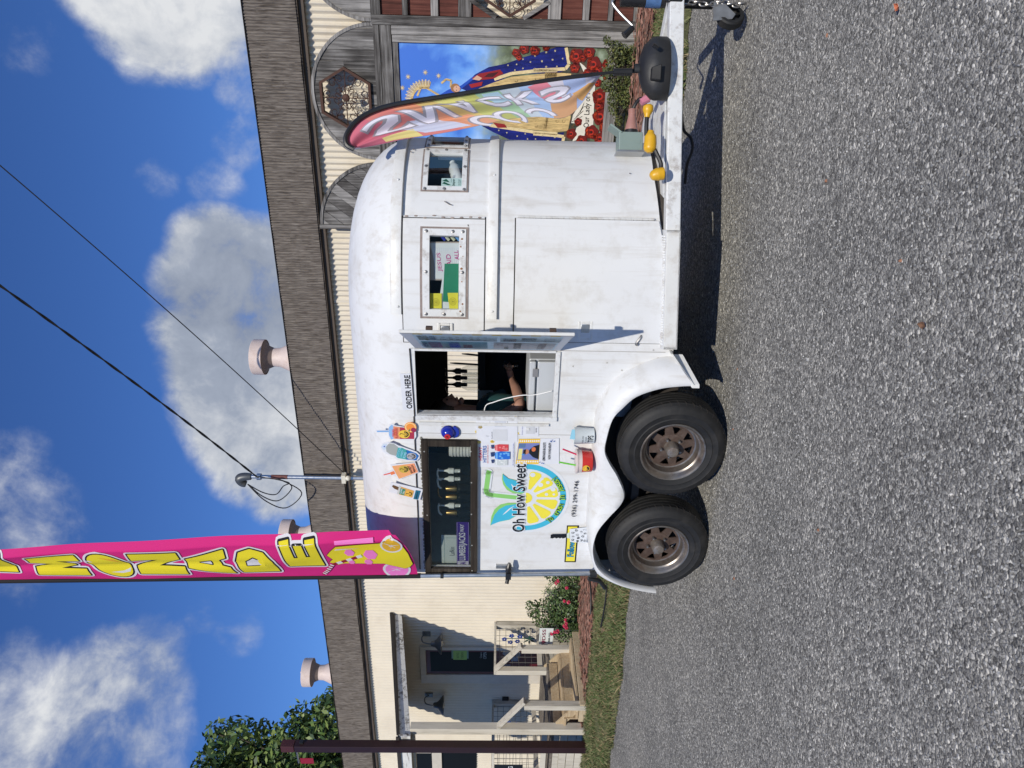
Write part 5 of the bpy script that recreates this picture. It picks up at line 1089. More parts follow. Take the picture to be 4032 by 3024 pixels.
m = MB(); x0, z0 = TPx(ZF(560, 1350), .12); m.box(x0, x0+.10, .10, .16, SH, SH+.10); m.build('paper_box', ink(196, 198, 196), fr='T', smooth=False, label='small white carton behind the rear end of the long window', cat='carton')

# ------------------------------------------------------------------ inside the serving opening
fx0, fz1 = TPx(ZE(1662, 1175), .16); fx1, _ = TPx(ZE(1662, 650), .16)
FZ = fz1; fr_ = thing('refrigerator', 'grey two-door refrigerator standing inside the serving opening', 'refrigerator', 'T', ((fx0+fx1)/2, .4, .55))
GREYF = mat('fridge_grey', (.47, .49, .51), .35, var=.03); zs = TPx(ZE(1745, 900), .14)[1]
m = MB(); m.box(fx0, fx1, .165, .60, .551, FZ); m.build('cabinet', GREYF, fr_, smooth=False, bevel=.008)
m = MB(); m.box(fx0+.002, fx1-.002, .125, .163, zs+.006, FZ-.002); fd = m.build('door', GREYF, fr_, smooth=False, bevel=.008)
m = MB(); m.box(fx0+.002, fx1-.002, .125, .163, .60, zs-.006); m.build('door', GREYF, fr_, smooth=False, bevel=.008)
m = MB(); m.box(fx1-.11, fx1-.05, .118, .124, FZ-.06, FZ-.022); m.build('handle', mat('handle_grey', (.20, .20, .21), .3), fd, bevel=.006)
# syrup pumps silhouetted against the far window, on the far counter
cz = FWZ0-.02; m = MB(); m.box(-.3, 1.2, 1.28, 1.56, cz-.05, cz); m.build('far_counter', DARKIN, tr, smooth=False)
for px, lab in ((765, 'black pump bottle in front of the far window, nearest the flap'), (830, 'black pump bottle in the middle of three at the far window'), (895, 'black pump bottle nearest the seller at the far window')):
    x = TPx(ZE(1000, px), 1.42)[0]; pump_bottle(x, 1.42, cz+.001, 1.35, BLACK, lab)
for px, ln, lab in ((700, .20, 'black stirring stick upright at the far window'), (610, .10, 'short dark utensil at the far window')):
    x = TPx(ZE(1000, px), 1.42)[0]; m = MB(); m.tube([(x, 1.42, cz), (x+.01, 1.42, cz+ln)], .008, 6); m.tube([(x+.01, 1.42, cz+ln), (x+.012, 1.42, cz+ln+.05)], [.008, .004], 6); m.build('utensil', BLACK, fr='T', label=lab, cat='utensil')
# white charging cord
pts = [TPx(ZE(*q), .10) for q in ((1240, 1170), (1260, 1100), (1340, 1065), (1450, 1030), (1600, 1000), (1750, 992), (1900, 958))]
m = MB(); m.tube(catmull([(a, .10 if i else .05, b) for i, (a, b) in enumerate(pts)], 5), .0035, 6); m.build('white_cord', WPLAS, fr='T', label='thin white cord hanging across the serving opening', cat='cord')

# the seller, seated inside and looking towards the nose of the trailer
SKIN = mat('skin', (.36, .19, .135), .5, var=.08); SHIRT = mat('teal_shirt', (.02, .085, .09), .8, var=.1); HAIR = mat('dark_hair', (.02, .013, .009), .5, var=.2)
hc = TPx(ZE(905, 1120), .62); hx_, hz_ = hc[0], hc[1]
per = thing('person', 'person in a teal shirt inside the trailer, seen in profile holding a clear cup', 'person', 'T', (hx_-.1, .62, .55))
bm = bmesh.new(); lay = bm.verts.layers.skin.verify()
J = {}
def jv(k, p, r): v = bm.verts.new(V(p)-ORG[per.name]); v[lay].radius = (r, r) if not isinstance(r, tuple) else r; J[k] = v
shz = hz_-.26; sx = hx_-.07
el_ = TPx(ZE(1600, 1075), .32); hand = TPx(ZE(1500, 800), .85)
jv('pelvis', (sx-.05, .62, .86), (.16, .15)); jv('waist', (sx-.03, .62, 1.06), (.14, .13)); jv('chest', (sx, .62, shz-.10), (.15, .13)); jv('top', (sx+.01, .62, shz), .09); jv('neck', (hx_-.035, .62, hz_-.14), .05); jv('skull', (hx_-.02, .62, hz_-.02), .075); jv('crown', (hx_-.025, .62, hz_+.06), .062)
jv('shn', (sx+.01, .45, shz-.03), .062); jv('eln', (el_[0]-.03, .34, el_[1]-.0), .043); jv('fan', ((el_[0]+hand[0])/2, .60, (el_[1]+hand[1])/2), .037); jv('wrn', (hand[0]-.03, .84, hand[1]-.01), .026); jv('pan', (hand[0]+.03, .86, hand[1]+.01), (.03, .018))
jv('shf', (sx+.01, .79, shz-.03), .062); jv('elf', (sx+.02, .86, shz-.28), .043); jv('wrf', (sx+.16, .80, shz-.48), .026); jv('paf', (sx+.22, .77, shz-.53), (.03, .018))
jv('hipn', (sx, .52, .82), .10); jv('knn', (sx+.36, .50, .80), .075); jv('ann', (sx+.38, .50, .62), .05); jv('ton', (sx+.50, .50, .59), .04); jv('hipf', (sx, .72, .82), .10); jv('knf', (sx+.36, .74, .80), .075); jv('anf', (sx+.38, .74, .62), .05); jv('tof', (sx+.50, .74, .59), .04)
for a, b in ('pelvis waist', 'waist chest', 'chest top', 'top neck', 'neck skull', 'skull crown', 'chest shn', 'shn eln', 'eln fan', 'fan wrn', 'wrn pan', 'chest shf', 'shf elf', 'elf wrf', 'wrf paf', 'pelvis hipn', 'hipn knn', 'knn ann', 'ann ton', 'pelvis hipf', 'hipf knf', 'knf anf', 'anf tof') if False else [q.split() for q in ('pelvis waist', 'waist chest', 'chest top', 'top neck', 'neck skull', 'skull crown', 'chest shn', 'shn eln', 'eln fan', 'fan wrn', 'wrn pan', 'chest shf', 'shf elf', 'elf wrf', 'wrf paf', 'pelvis hipn', 'hipn knn', 'knn ann', 'ann ton', 'pelvis hipf', 'hipf knf', 'knf anf', 'anf tof')]:
    bm.edges.new((J[a], J[b]))
J['pelvis'][lay].use_root = True
# fingers of the near hand, rooted in the palm and closing round the cup
cupc = V((hand[0]+.075, .85, hand[1])); pv = V((hand[0]+.03, .86, hand[1]+.01))
for k in range(5):
    dz = .035-.020*k if k < 4 else -.0; yy = -.02 if k < 4 else .045; L_ = (1.0, 1.08, 1.0, .85, .7)[k]; prev = J['pan']
    for s in range(3):
        a = (.5+.55*s)*(1 if k < 4 else -1); q = pv+V((.02+.024*(s+1)*L_*math.cos(a*.5), yy*(1+.5*s) if k < 4 else .02+.012*s, dz+.0))
        v = bm.verts.new(q-ORG[per.name]); v[lay].radius = (.0088-.0008*s,)*2; bm.edges.new((prev, v)); prev = v
me = bpy.data.meshes.new('body'); bm.to_mesh(me); bm.free(); me.materials.append(SKIN)
bo = bpy.data.objects.new('body', me); col_.objects.link(bo); bo.parent = per; ORG[bo.name] = ORG[per.name]
bo.modifiers.new('skin', 'SKIN').use_smooth_shade = True; bo.modifiers.new('sub', 'SUBSURF').levels = 2; bo.modifiers['sub'].render_levels = 2
m = MB()                                                     # brow, nose, lips, chin, ear
m.ball((hx_+.050, .62, hz_-.01), .05, 12, 8, (.75, 1.0, 1.35)); m.tube([(hx_+.082, .62, hz_+.015), (hx_+.105, .62, hz_-.022), (hx_+.085, .62, hz_-.034)], [.009, .016, .010], 8)
m.ball((hx_+.075, .62, hz_-.058), .018, 10, 6, (.8, 1.5, .6)); m.ball((hx_+.062, .62, hz_-.092), .026, 10, 6, (1, 1.1, .8)); m.ball((hx_-.012, .545, hz_-.015), .022, 8, 6, (.7, .35, 1.3)); m.ball((hx_-.012, .695, hz_-.015), .022, 8, 6, (.7, .35, 1.3))
m.build('face', SKIN, per)
for yy in (.595, .645): m = MB(); m.ball((hx_+.083, yy, hz_+.012), .0075, 8, 6); m.build('eye', mat('eye_dark', (.03, .025, .02), .2), per)
m = MB(); m.ball((hx_-.035, .62, hz_+.035), .105, 18, 12, (1.0, .93, 1.0)); m.ball((hx_-.12, .62, hz_-.05), .06, 10, 8, (.8, 1, 1.4)); m.build('hair', HAIR, per)
m = MB(); ring = []
for (z, rx, ry, xo) in ((.80, .19, .20, -.05), (.95, .17, .18, -.04), (1.10, .165, .17, -.03), (shz-.14, .175, .19, 0), (shz-.04, .165, .21, .01), (shz+.02, .12, .17, .01), (shz+.055, .075, .085, .015)):
    ring.append([(sx+xo+rx*math.cos(2*PI*k/20), .62+ry*math.sin(2*PI*k/20), z) for k in range(20)])
m.grid(ring, True); m.tube([(sx+.01, .47, shz-.02), ((sx+el_[0])/2-.01, .385, (shz+el_[1])/2-.02)], [.08, .07], 12); m.tube([(sx+.01, .77, shz-.02), (sx+.06, .83, shz-.17)], [.08, .07], 12); m.build('shirt', SHIRT, per)
m = MB(); m.lathe([(.035, -.06), (.045, .06), (.047, .062), (.043, .06), (.033, -.058), (0, -.058)], cupc, (0, 0, 1), 18); m.build('clear_cup', CLEARP, fr='T', label='clear plastic cup held by the person inside the trailer', cat='cup')
m = MB(); m.box(hx_-.28, hx_+.02, .45, .80, .551, .76); m.build('stool', BLACK, fr='T', smooth=False, bevel=.02, label='black seat under the person inside the trailer', cat='stool')

# ------------------------------------------------------------------ papers and cards behind the nose windows
def nose_print(o): return lambda t, z, l: NP(t, z, o+l)
ZP = zo(1660, 930, 5.185); ZQ = zo(1680, 600, 10.37)
def npoly(pr_, z, pts, c, o, same=False): pr_.poly([nose_hit(z(*q), o) for q in pts], c, same)
p = ClothPrint(nose_print(-.030)); npoly(p, ZP, [(162, 130), (775, 130), (775, 910), (170, 910)], (176, 160, 150), -.03); npoly(p, ZP, [(165, 158), (775, 158), (770, 880), (275, 880), (265, 560), (230, 380)], (222, 222, 222), -.03)
for k in range(12): npoly(p, ZP, [(285+k*42, 250), (288+k*42, 250), (292+k*42, 760), (289+k*42, 760)], (150, 165, 205), -.03, True)
def htext(pr_, body, q0, q1, hgt, c, o, slant=.0, bold=.01):   # lettering running up the photo from q0 to q1
    a, b = nose_hit(q0, o), nose_hit(q1, o); vs_, fs_ = text2d(body, bold)
    pr_.raw([(a[0]+(b[0]-a[0])*x, a[1]+(b[1]-a[1])*x+hgt*y) for x, y in vs_], fs_, c)
MAG = (190, 40, 130)
htext(p, 'JESUS', ZP(440, 735), ZP(405, 355), .030, MAG, -.03); htext(p, 'PAID', ZP(620, 680), ZP(590, 385), .028, MAG, -.03); htext(p, 'ALL', ZP(770, 500), ZP(745, 305), .026, MAG, -.03)
p.build('squared_note', fr='T', label='handwritten squared note reading JESUS PAID ALL behind the hatch window', cat='note')
p = ClothPrint(nose_print(-.022)); npoly(p, ZP, [(465, 570), (775, 570), (790, 1530), (430, 1530), (380, 1170)], (224, 226, 226), -.022); npoly(p, ZP, [(470, 570), (775, 570), (785, 1365), (432, 1340)], (14, 130, 92), -.022); p.build('green_card', fr='T', label='green card leaning behind the hatch window', cat='card')
for x0, y0, x1, y1, lab in ((172, 1170, 410, 1530, 'upper yellow seal card in the hatch window'), (530, 1160, 745, 1510, 'lower yellow seal card lying over the green card')):
    p = ClothPrint(nose_print(-.014)); npoly(p, ZP, [(x0, y0), (x1, y0), (x1, y1), (x0+ (40 if x0 > 300 else 6), y1)], (236, 222, 62), -.014); c = nose_hit(ZP((x0+x1)/2, (y0+y1)/2), -.014)
    for (r0, r1) in ((.019, .0215), (.011, .013)): p.ring(c[0], c[1], r0*58, r1*58, (176, 160, 40), n=18, same=False, k=1/58)
    p.disc(c[0], c[1], .005*58, (176, 160, 40), rb=.005, n=10); p.build('seal_card', fr='T', label=lab, cat='card', group='yellow seal cards')
for k, (x0, c) in enumerate(((400, (50, 60, 170)), (480, (214, 214, 190)), (590, (210, 210, 180)), (690, (110, 165, 225)))):
    a, b = nose_hit(ZP(x0+50, 75), -.05); q = V(NP(a, b, -.05)); m = MB(); m.tube([q+V((-.01, .0, -.010)), q+V((.012, .004, .010))], .010, 8)
    m.build('marker_pen', ink(*c), fr='T', label=('dark blue', 'cream', 'ivory', 'sky blue')[k]+' marker pen end at the front of the hatch window', cat='marker', group='marker pens')
p = ClothPrint(nose_print(-.022)); npoly(p, ZQ, [(610, 1080), (1450, 1080), (1430, 1440), (590, 1430)], (216, 236, 232), -.022)
npoly(p, ZQ, [(620, 1190), (800, 1110), (940, 1250), (870, 1240)], (16, 92, 66), -.022); npoly(p, ZQ, [(620, 1295), (720, 1230), (1000, 1370), (880, 1370)], (16, 92, 66), -.022, True); npoly(p, ZQ, [(1000, 1100), (1012, 1100), (1008, 1260), (996, 1260)], (16, 92, 66), -.022, True)
htext(p, 'Jasper', ZQ(1160, 1410), ZQ(1180, 1110), .020, (20, 70, 60), -.022); htext(p, 'Area Chamber', ZQ(1335, 1390), ZQ(1340, 1130), .008, (90, 120, 115), -.022); htext(p, 'of Commerce', ZQ(1405, 1390), ZQ(1405, 1150), .008, (90, 120, 115), -.022)
p.build('chamber_sticker', fr='T', label='pale sticker with green pine trees in the corner window', cat='sticker')
# sleeve of cups lying behind the corner window
a, b = nose_hit(ZQ(1180, 800), -.09); q = V(NP(a, b, -.105)); ax = (V(NP(a+6, b, 0))-V(NP(a-6, b, 0))).normalized()+V((0, 0, .25))
m = MB(); m.lathe([(.0, -.10), (.036, -.10), (.040, -.09), (.037, .04), (.024, .07), (.016, .09), (.02, .10)], q, ax, 18); sl = m.build('cup_sleeve', mat('plastic_sleeve', (.70, .70, .70), .3, var=.1), fr='T', label='white plastic sleeve of cups behind the corner window', cat='cup sleeve')
p = ClothPrint(nose_print(-.034)); htext(p, 'CLEAR PET', ZQ(790, 945), ZQ(720, 1270), .011, (40, 40, 46), -.034); htext(p, 'DRINK CUPS', ZQ(860, 925), ZQ(850, 1420), .011, (40, 40, 46), -.034); htext(p, '50ct', ZQ(985, 905), ZQ(930, 1140), .018, (24, 24, 28), -.034, bold=.03); p.mb.v = [tuple(FI['T'] @ (FR['T'] @ V(v))) for v in p.mb.v]
p.build('sleeve_print', sl)
# ------------------------------------------------------------------ vinyl lettering on the side
def TF(z): return lambda *q: TPx(z(*q))
tF = TF(ZF); tN = TF(ZN); tM = TF(ZM); tE = TF(ZE)
lg = Print(wallfn(0)); CY, YL, GN, BK, WH = (66, 184, 214), (240, 226, 70), (140, 205, 112), (16, 16, 20), (222, 226, 230)
cx, cz_ = tF(1300, 580); R_ = .283
lg.ring(cx, cz_, .0, R_+.022, WH, rad(166), rad(374), 40); lg.ring(cx, cz_, R_*.855, R_, CY, rad(168), rad(372), 44)
for k in range(6):
    g0 = rad(184+k*29.2); g1 = g0+rad(25.0); pts = []
    def pp(r, g): return (cx+r*math.cos(g), cz_+r*math.sin(g))
    n_ = 8; ri = .065; ro = R_*.80
    pts = [pp(ri+.012, (g0+g1)/2-.12)]+[pp(ro-.018, g0+.01), pp(ro-.004, g0+.06)]+[pp(ro, g0+.10+(g1-g0-.20)*i/n_) for i in range(n_+1)]+[pp(ro-.004, g1-.06), pp(ro-.018, g1-.01)]+[pp(ri+.012, (g0+g1)/2+.12)]
    lg.poly(pts, YL, k > 0)
lg.ring(cx, cz_, 0, .045, YL, rad(180), rad(360), 14, same=True)
for q, r in (((1462, 437), .017), ((1540, 412), .013), ((1480, 370), .010), ((1375, 328), .018), ((1325, 370), .012), ((1300, 322), .010), ((1597, 485), .017), ((1525, 540), .012), ((1605, 540), .009)): lg.disc(*tF(*q), r, WH, r != .017 or q[0] != 1462, n=16)
# straw and leaves
st = [tF(*q) for q in ((905, 280), (895, 300), (868, 500), (880, 530), (920, 545), (1280, 582))]
for w_, c in ((.060, WH), (.034, GN)):
    for i, (a, b) in enumerate(zip(st, st[1:])): lg.line(a, b, w_, c, i > 0)
    for q in st[1:-1]: lg.disc(*q, w_/2, c, True, n=14)
lfL = [(915, 878), (925, 780), (960, 700), (1020, 650), (1100, 632), (1190, 632), (1240, 655), (1230, 720), (1190, 775), (1120, 815), (1020, 835), (960, 850)]
lfR = [(1048, 310), (1040, 370), (1055, 430), (1095, 490), (1160, 525), (1250, 535), (1280, 520), (1290, 470), (1260, 420), (1190, 385), (1110, 365), (1070, 340)]
lg.poly([tF(*q) for q in lfL], GN); lg.poly([tF(*q) for q in lfR], GN, True)
lg.poly([tF(*q) for q in ((918, 872), (960, 760), (1010, 700), (1080, 660), (1190, 645), (1235, 665), (1225, 720), (1185, 772), (1120, 812), (1020, 832))], CY); lg.poly([tF(*q) for q in ((1050, 318), (1055, 380), (1085, 440), (1140, 490), (1210, 515), (1275, 515), (1285, 470), (1255, 420), (1190, 388), (1110, 366))], CY, True)
lg.poly([tF(*q) for q in ((1045, 765), (1075, 730), (1120, 690), (1185, 655), (1140, 690), (1090, 735))], WH); lg.poly([tF(*q) for q in ((1140, 420), (1170, 450), (1200, 480), (1220, 515), (1180, 485), (1150, 450))], WH, True)
# "Oh How Sweet"
def wordbox(word, q0, q1, top, c, bold=.0, halo=None):
    a0, b0 = tF(*q0); a1, b1 = tF(*q1); h = tF(top, q0[1])[1]-b0
    f = lambda a, b, l: (a0+(a1-a0)*a, -l, b0+(b1-b0)*a+h*b)
    s = lg.sub(f); s.mb = lg.mb; s.mats = lg.mats
    if halo: s.text(word, -.02, -.06, 1.02, 1.06, halo, bold=.06)
    s.text(word, 0, 0, 1, 1, c, bold=bold); lg.n = s.n
wordbox('Oh How Sweet', (1285, 945), (1305, 205), 1152, BK, .018, WH)
wordbox('(936) 299-1746', (1852, 778), (1890, 388), 1793, BK, .004)
msg = 'To trust in Jesus!'; g0, g1 = rad(222), rad(312)
for i, chx in enumerate(msg):
    if chx == ' ': continue
    g = g0+(g1-g0)*i/(len(msg)-1); r = R_*.90; bx, bz = cx+r*math.cos(g), cz_+r*math.sin(g); ro = g-1.5*PI
    wd = .013 if chx in '!iJt' else .021; hh = .042 if chx in 'TJ!i' else .032
    if chx == 'i' or chx == '!': wd = .008
    for k, (c, bo, ex) in enumerate(((BK, .07, .005), ((170, 232, 60), .0, 0))):
        s = lg.sub(boxfn(bx-math.sin(ro)*(hh-.036)*0, bz, wd+ex, hh+ex, ro)); s.mb = lg.mb; s.mats = lg.mats; s.n = lg.n+k; s.text(chx, 0, 0, 1, 1, c, bold=bo)
lg.n += 3; lg.build('lemon_logo', tr)
# "Follow" strip
fo = Print(wallfn(0)); A_, B_, C_, D_ = tF(1720, 1280), tF(1845, 1280), tF(1880, 880), tF(1748, 880)
fo.poly([A_, B_, C_, D_], BK); fo.poly([tF(1735, 1268), tF(1832, 1268), tF(1862, 892), tF(1760, 892)], YL)
a0, b0 = tF(1822, 1222); a1, b1 = tF(1838, 1055); hh = tF(1745, 1222)[1]-b0; f = lambda a, b, l: (a0+(a1-a0)*a, -l, b0+(b1-b0)*a+hh*b)
s = fo.sub(f); s.mb = fo.mb; s.mats = fo.mats; s.text('Follow', 0, 0, 1, 1, BK, bold=.07); s.text('Follow', .01, .03, .99, .97, (54, 160, 200), bold=.01); fo.build('follow_sticker', tr)
# cow-print cup cut-out
cw = Print(wallfn(-.012)); cw.l0 = .004
cw.poly([tF(*q) for q in ((1780, 1045), (1960, 1058), (1968, 884), (1775, 905))], WH); cw.poly([tF(*q) for q in ((1567, 1005), (1570, 965), (1740, 962), (1745, 995), (1700, 1008), (1690, 998), (1670, 1008), (1655, 998), (1630, 1008), (1615, 998), (1590, 1008))], BK, True); cw.poly([tF(*q) for q in ((1745, 1000), (1775, 1010), (1775, 940), (1745, 955))], (214, 226, 210), True)
for q in ((1810, 945), (1815, 985), (1810, 1020), (1850, 920), (1860, 965), (1870, 1000), (1860, 1035), (1905, 940), (1920, 985), (1905, 1025), (1940, 915), (1945, 955), (1940, 1035)):
    a, b = tF(*q); cw.poly([(a+random.uniform(.008, .015)*math.cos(g_), b+random.uniform(.008, .015)*math.sin(g_)) for g_ in [PI*k/4 for k in range(8)]], (20, 20, 24), True)
cw.build('cow_print_cup', fr='T', label='cow-print cup cut-out with black straw stuck beside the Follow strip', cat='cut-out')

# ------------------------------------------------------------------ paper notices taped to the side
def paper(name, q, z, label, cat='poster', y0=-.002, th=.002, base=(226, 228, 234), group=None):
    pts = [TPx(z(*k)) for k in q]; m = MB(); m.prism([(a, y0, b) for a, b in pts], (0, -th, 0)); ob = m.build(name, ink(*base), fr='T', smooth=False, label=label, cat=cat, group=group)
    A, B_, C_, D_ = [V(k) for k in pts]          # bottom-left, bottom-right, top-right, top-left
    f = lambda a, b, l: (lambda w: (w.x, y0-th-l, w.y))(A.lerp(B_, a).lerp(D_.lerp(C_, a), b))
    return ob, Print(f, step=.0006, lift=.0006)
ob, p = paper('social_poster', [(782, 555), (782, 138), (130, 155), (150, 560)], ZN, 'white poster with lemon slices and a blue square, beside the opening')
for a, b in ((.02, .95), (.93, .05), (.04, .62), (.6, .90), (.95, .86), (.42, .98), (.92, .40), (.06, .30), (.33, .02), (.68, .10)): p.disc(a, b, .06, (238, 206, 84), True, n=16, rb=.055); p.disc(a, b, .042, (250, 226, 130), a != .02, n=14, rb=.04); p.n -= 1 if a != .02 else 0
p.n += 2; p.rect(.56, .74, .98, .82, (58, 130, 200)); p.disc(.74, .755, .07, (235, 240, 240), n=18, rb=.045); p.disc(.74, .745, .04, (240, 214, 90), n=14, rb=.024)
p.rect(.17, .68, .34, .79, (44, 116, 214)); p.text('f', .22, .69, .29, .78, (240, 242, 246), .03); p.text('Oh How Sweet', .66, .66, .94, .675, (60, 60, 64)); p.rect(.06, .25, .50, .60, (214, 216, 220)); p.rect(.60, .28, .92, .55, (206, 210, 220), True); p.text('Facebook', .14, .615, .42, .64, (70, 70, 74)); p.text('Venmo', .68, .235, .84, .255, (70, 70, 74)); p.build('print', ob)
ob, p = paper('pay_card', [(1108, 462), (1110, 258), (832, 258), (825, 460)], ZN, 'small white payment card below the serving opening corner', 'card')
p.text('Brittany Goss', .12, .86, .8, .93, (90, 96, 170)); p.rect(.2, .22, .78, .70, (206, 208, 212)); p.text('venmo', .3, .1, .66, .17, (40, 40, 46)); p.build('print', ob)
ob, p = paper('drinks_poster', [(730, 940), (735, 556), (150, 560), (152, 938)], ZN, 'HEAVY HITTERS drinks poster in red and blue lettering')
p.text('HEAVY', .28, .86, .84, .955, (206, 34, 66), .02); p.text('HITTERS', .20, .745, .88, .845, (32, 88, 170), .02); p.text('ADD FLAVORS TO RED BULLS!', .16, .695, .90, .73, (206, 60, 70)); p.text('MIX YOUR FAVORITE FRUITY FLAVORS!', .08, .02, .96, .045, (80, 100, 180))
def jar(p, a, b, w, h, c, c2): 
    p.poly([(a-w*.5, b), (a+w*.5, b), (a+w*.55, b+h*.7), (a+w*.4, b+h), (a-w*.4, b+h), (a-w*.55, b+h*.7)], c); p.rect(a-w*.42, b+h*.82, a+w*.42, b+h*.95, c2)
    for k in range(7): p.disc(a+w*random.uniform(-.35, .35), b+h*random.uniform(.1, .7), w*.12, c2, k > 0, n=8)
    p.line((a, b+h), (a+w*.1, b+h*1.35), .02, c2); p.poly([(a-w*.1, b+h*1.05), (a+w*.5, b+h*1.08), (a+w*.45, b+h*1.3), (a-w*.15, b+h*1.25)], (44, 62, 110), True)
jar(p, .80, .16, .26, .36, (214, 70, 78), (240, 140, 140)); jar(p, .22, .18, .24, .34, (206, 212, 212), (232, 236, 236)); jar(p, .50, .12, .30, .40, (36, 110, 210), (110, 180, 240)); p.build('print', ob)
ob, p = paper('bucket_poster', [(1425, 890), (1427, 490), (790, 500), (735, 885)], ZN, 'LEMONADE BUCKETS NOW AVAILABLE poster with yellow scalloped photo', y0=-.0045)
p.rect(.0, .46, 1, .98, (240, 196, 60))
for k in range(10): p.disc(.10, .49+k*.05, .035, (236, 236, 240), k > 0, n=10, rb=.018); p.disc(.92, .49+k*.05, .035, (236, 236, 240), True, n=10, rb=.018)
p.rect(.17, .47, .84, .97, (120, 132, 190)); p.rect(.19, .86, .62, .95, (232, 222, 140)); p.rect(.66, .80, .83, .96, (90, 120, 160), True); p.poly([(.2, .47), (.78, .47), (.72, .60), (.58, .70), (.44, .70), (.28, .60)], (24, 24, 30)); p.disc(.50, .76, .10, (196, 130, 96), n=16, rb=.055); p.poly([(.40, .78), (.60, .78), (.58, .84), (.42, .84)], (40, 26, 22)); p.disc(.60, .60, .09, (222, 120, 70), n=14, rb=.05); p.poly([(.36, .83), (.44, .80), (.40, .88)], (70, 150, 220))
p.text('LEMONADE BUCKETS', .14, .325, .86, .385, BK, .02, slant=.02); p.text('NOW AVAILABLE!!!', .20, .20, .84, .26, BK, .02, slant=.02)
for a, b, dx, dy in ((.93, .22, .05, .10), (.97, .17, .03, .0), (.93, .11, .04, -.06), (.04, .40, -.03, .05), (.03, .35, -.03, -.01), (.08, .45, -.02, .06)): p.line((a-dx, b-dy*.4), (a, b), .025, (40, 90, 170), True)
p.build('print', ob)
ob, p = paper('order_sign', [(568, 1135), (545, 782), (430, 785), (460, 1135)], ZE, 'white ORDER HERE sign above the serving opening', 'sign', y0=-.006)
p.text('ORDER HERE', .04, .14, .96, .66, BK, .03); p.build('print', ob)

# ------------------------------------------------------------------ drink cut-outs above the long window
def cutout(outline, z, label, y0=-.012):
    pts = [TPx(z(*q)) for q in outline]; m = MB(); m.prism([(a, y0, b) for a, b in pts], (0, -.004, 0)); ob = m.build('drink_cutout', ink(228, 230, 236), fr='T', smooth=False, label=label, cat='cut-out', group='drink cut-outs')
    return ob, Print(wallfn(y0-.004), step=.0006, lift=.0006)
def pt_(z, l): return [TPx(z(*q)) for q in l]
def seal(p, z, q, c, r=.030):
    a, b = TPx(z(*q)); K = (24, 22, 20); p.disc(a, b, r*1.05, c, n=20, rb=r*1.25); p.disc(a, b-.002, r*.78, K, n=18, t0=PI, t1=2*PI, rb=r*.95)
    for g_ in (PI*1.12, PI*1.31, PI*1.5, PI*1.69, PI*1.88): p.line((a+r*.10*math.cos(g_), b-.002+r*.12*math.sin(g_)), (a+r*.62*math.cos(g_), b-.002+r*.76*math.sin(g_)), .0035, c, g_ != PI*1.12)
    p.line((a, b), (a+.25*r, b+.75*r), .0035, K, True); p.line((a+.25*r, b+.75*r), (a-.15*r, b+.95*r), .0035, K, True)
ob, p = cutout([(10, 285), (10, 240), (245, 238), (270, 130), (330, 110), (370, 150), (570, 180), (600, 110), (680, 88), (770, 120), (790, 180), (775, 260), (780, 360), (740, 430), (560, 430), (330, 412), (290, 430), (250, 380), (245, 288)], ZM, 'sunset-coloured tall cup cut-out with orange slice, first by the opening')
p.poly(pt_(ZM, [(28, 272), (28, 248), (250, 245), (250, 270)]), (120, 170, 225)); p.poly(pt_(ZM, [(255, 180), (310, 130), (340, 160), (345, 400), (300, 415), (258, 330)]), (150, 190, 235), True); p.poly(pt_(ZM, [(340, 160), (480, 180), (480, 405), (345, 400)]), (232, 150, 110)); p.poly(pt_(ZM, [(470, 180), (740, 200), (740, 405), (470, 405)]), (176, 50, 74), True)
p.disc(*TPx(ZM(670, 180)), .040, (246, 150, 60), n=20); p.ring(*TPx(ZM(670, 180)), .028, .036, (252, 210, 140), n=18); p.disc(*TPx(ZM(730, 230)), .018, (150, 40, 80), n=12); p.poly(pt_(ZM, [(625, 250), (660, 205), (655, 260)]), (60, 140, 60))
seal(p, ZM, (550, 310), (240, 200, 70))
def uptext(p, z, body, q0, q1, h, c, bold=.02):
    a, b = TPx(z(*q0)), TPx(z(*q1)); vs_, fs_ = text2d(body, bold); d = V((b[0]-a[0], b[1]-a[1])); n_ = V((-d.y, d.x)).normalized()*h
    p.raw([(a[0]+d.x*x+n_.x*y, a[1]+d.y*x+n_.y*y) for x, y in vs_], fs_, c)
uptext(p, ZM, 'TEXAS', (372, 355), (358, 215), .016, (222, 70, 70)); uptext(p, ZM, 'SUNRISE', (425, 388), (415, 190), .016, (222, 80, 80)); p.build('print', ob)
ob, p = cutout([(100, 560), (130, 500), (240, 465), (380, 500), (430, 530), (520, 560), (780, 650), (850, 710), (845, 780), (780, 835), (560, 820), (400, 790), (370, 750), (230, 700), (140, 650)], ZM, 'teal bottle cut-out topped with grey candy floss')
p.poly(pt_(ZM, [(200, 560), (260, 490), (350, 500), (430, 560), (430, 640), (390, 730), (280, 700), (210, 650)]), (168, 172, 168)); p.poly(pt_(ZM, [(110, 560), (150, 505), (215, 500), (215, 580), (160, 620)]), (206, 220, 236), True); p.poly(pt_(ZM, [(155, 540), (185, 535), (180, 560), (158, 560)]), (40, 80, 190))
p.poly(pt_(ZM, [(430, 570), (510, 575), (600, 620), (600, 800), (430, 770), (395, 740)]), (70, 170, 166)); p.poly(pt_(ZM, [(590, 610), (780, 680), (830, 730), (780, 815), (590, 800)]), (34, 110, 186), True); seal(p, ZM, (690, 735), (176, 176, 180), .026)
uptext(p, ZM, 'COTTON', (440, 750), (500, 580), .016, (140, 206, 236)); uptext(p, ZM, 'CANDY', (505, 755), (550, 620), .016, (150, 214, 240)); uptext(p, ZM, 'BOMB', (570, 770), (605, 660), .016, (160, 220, 244)); p.build('print', ob)
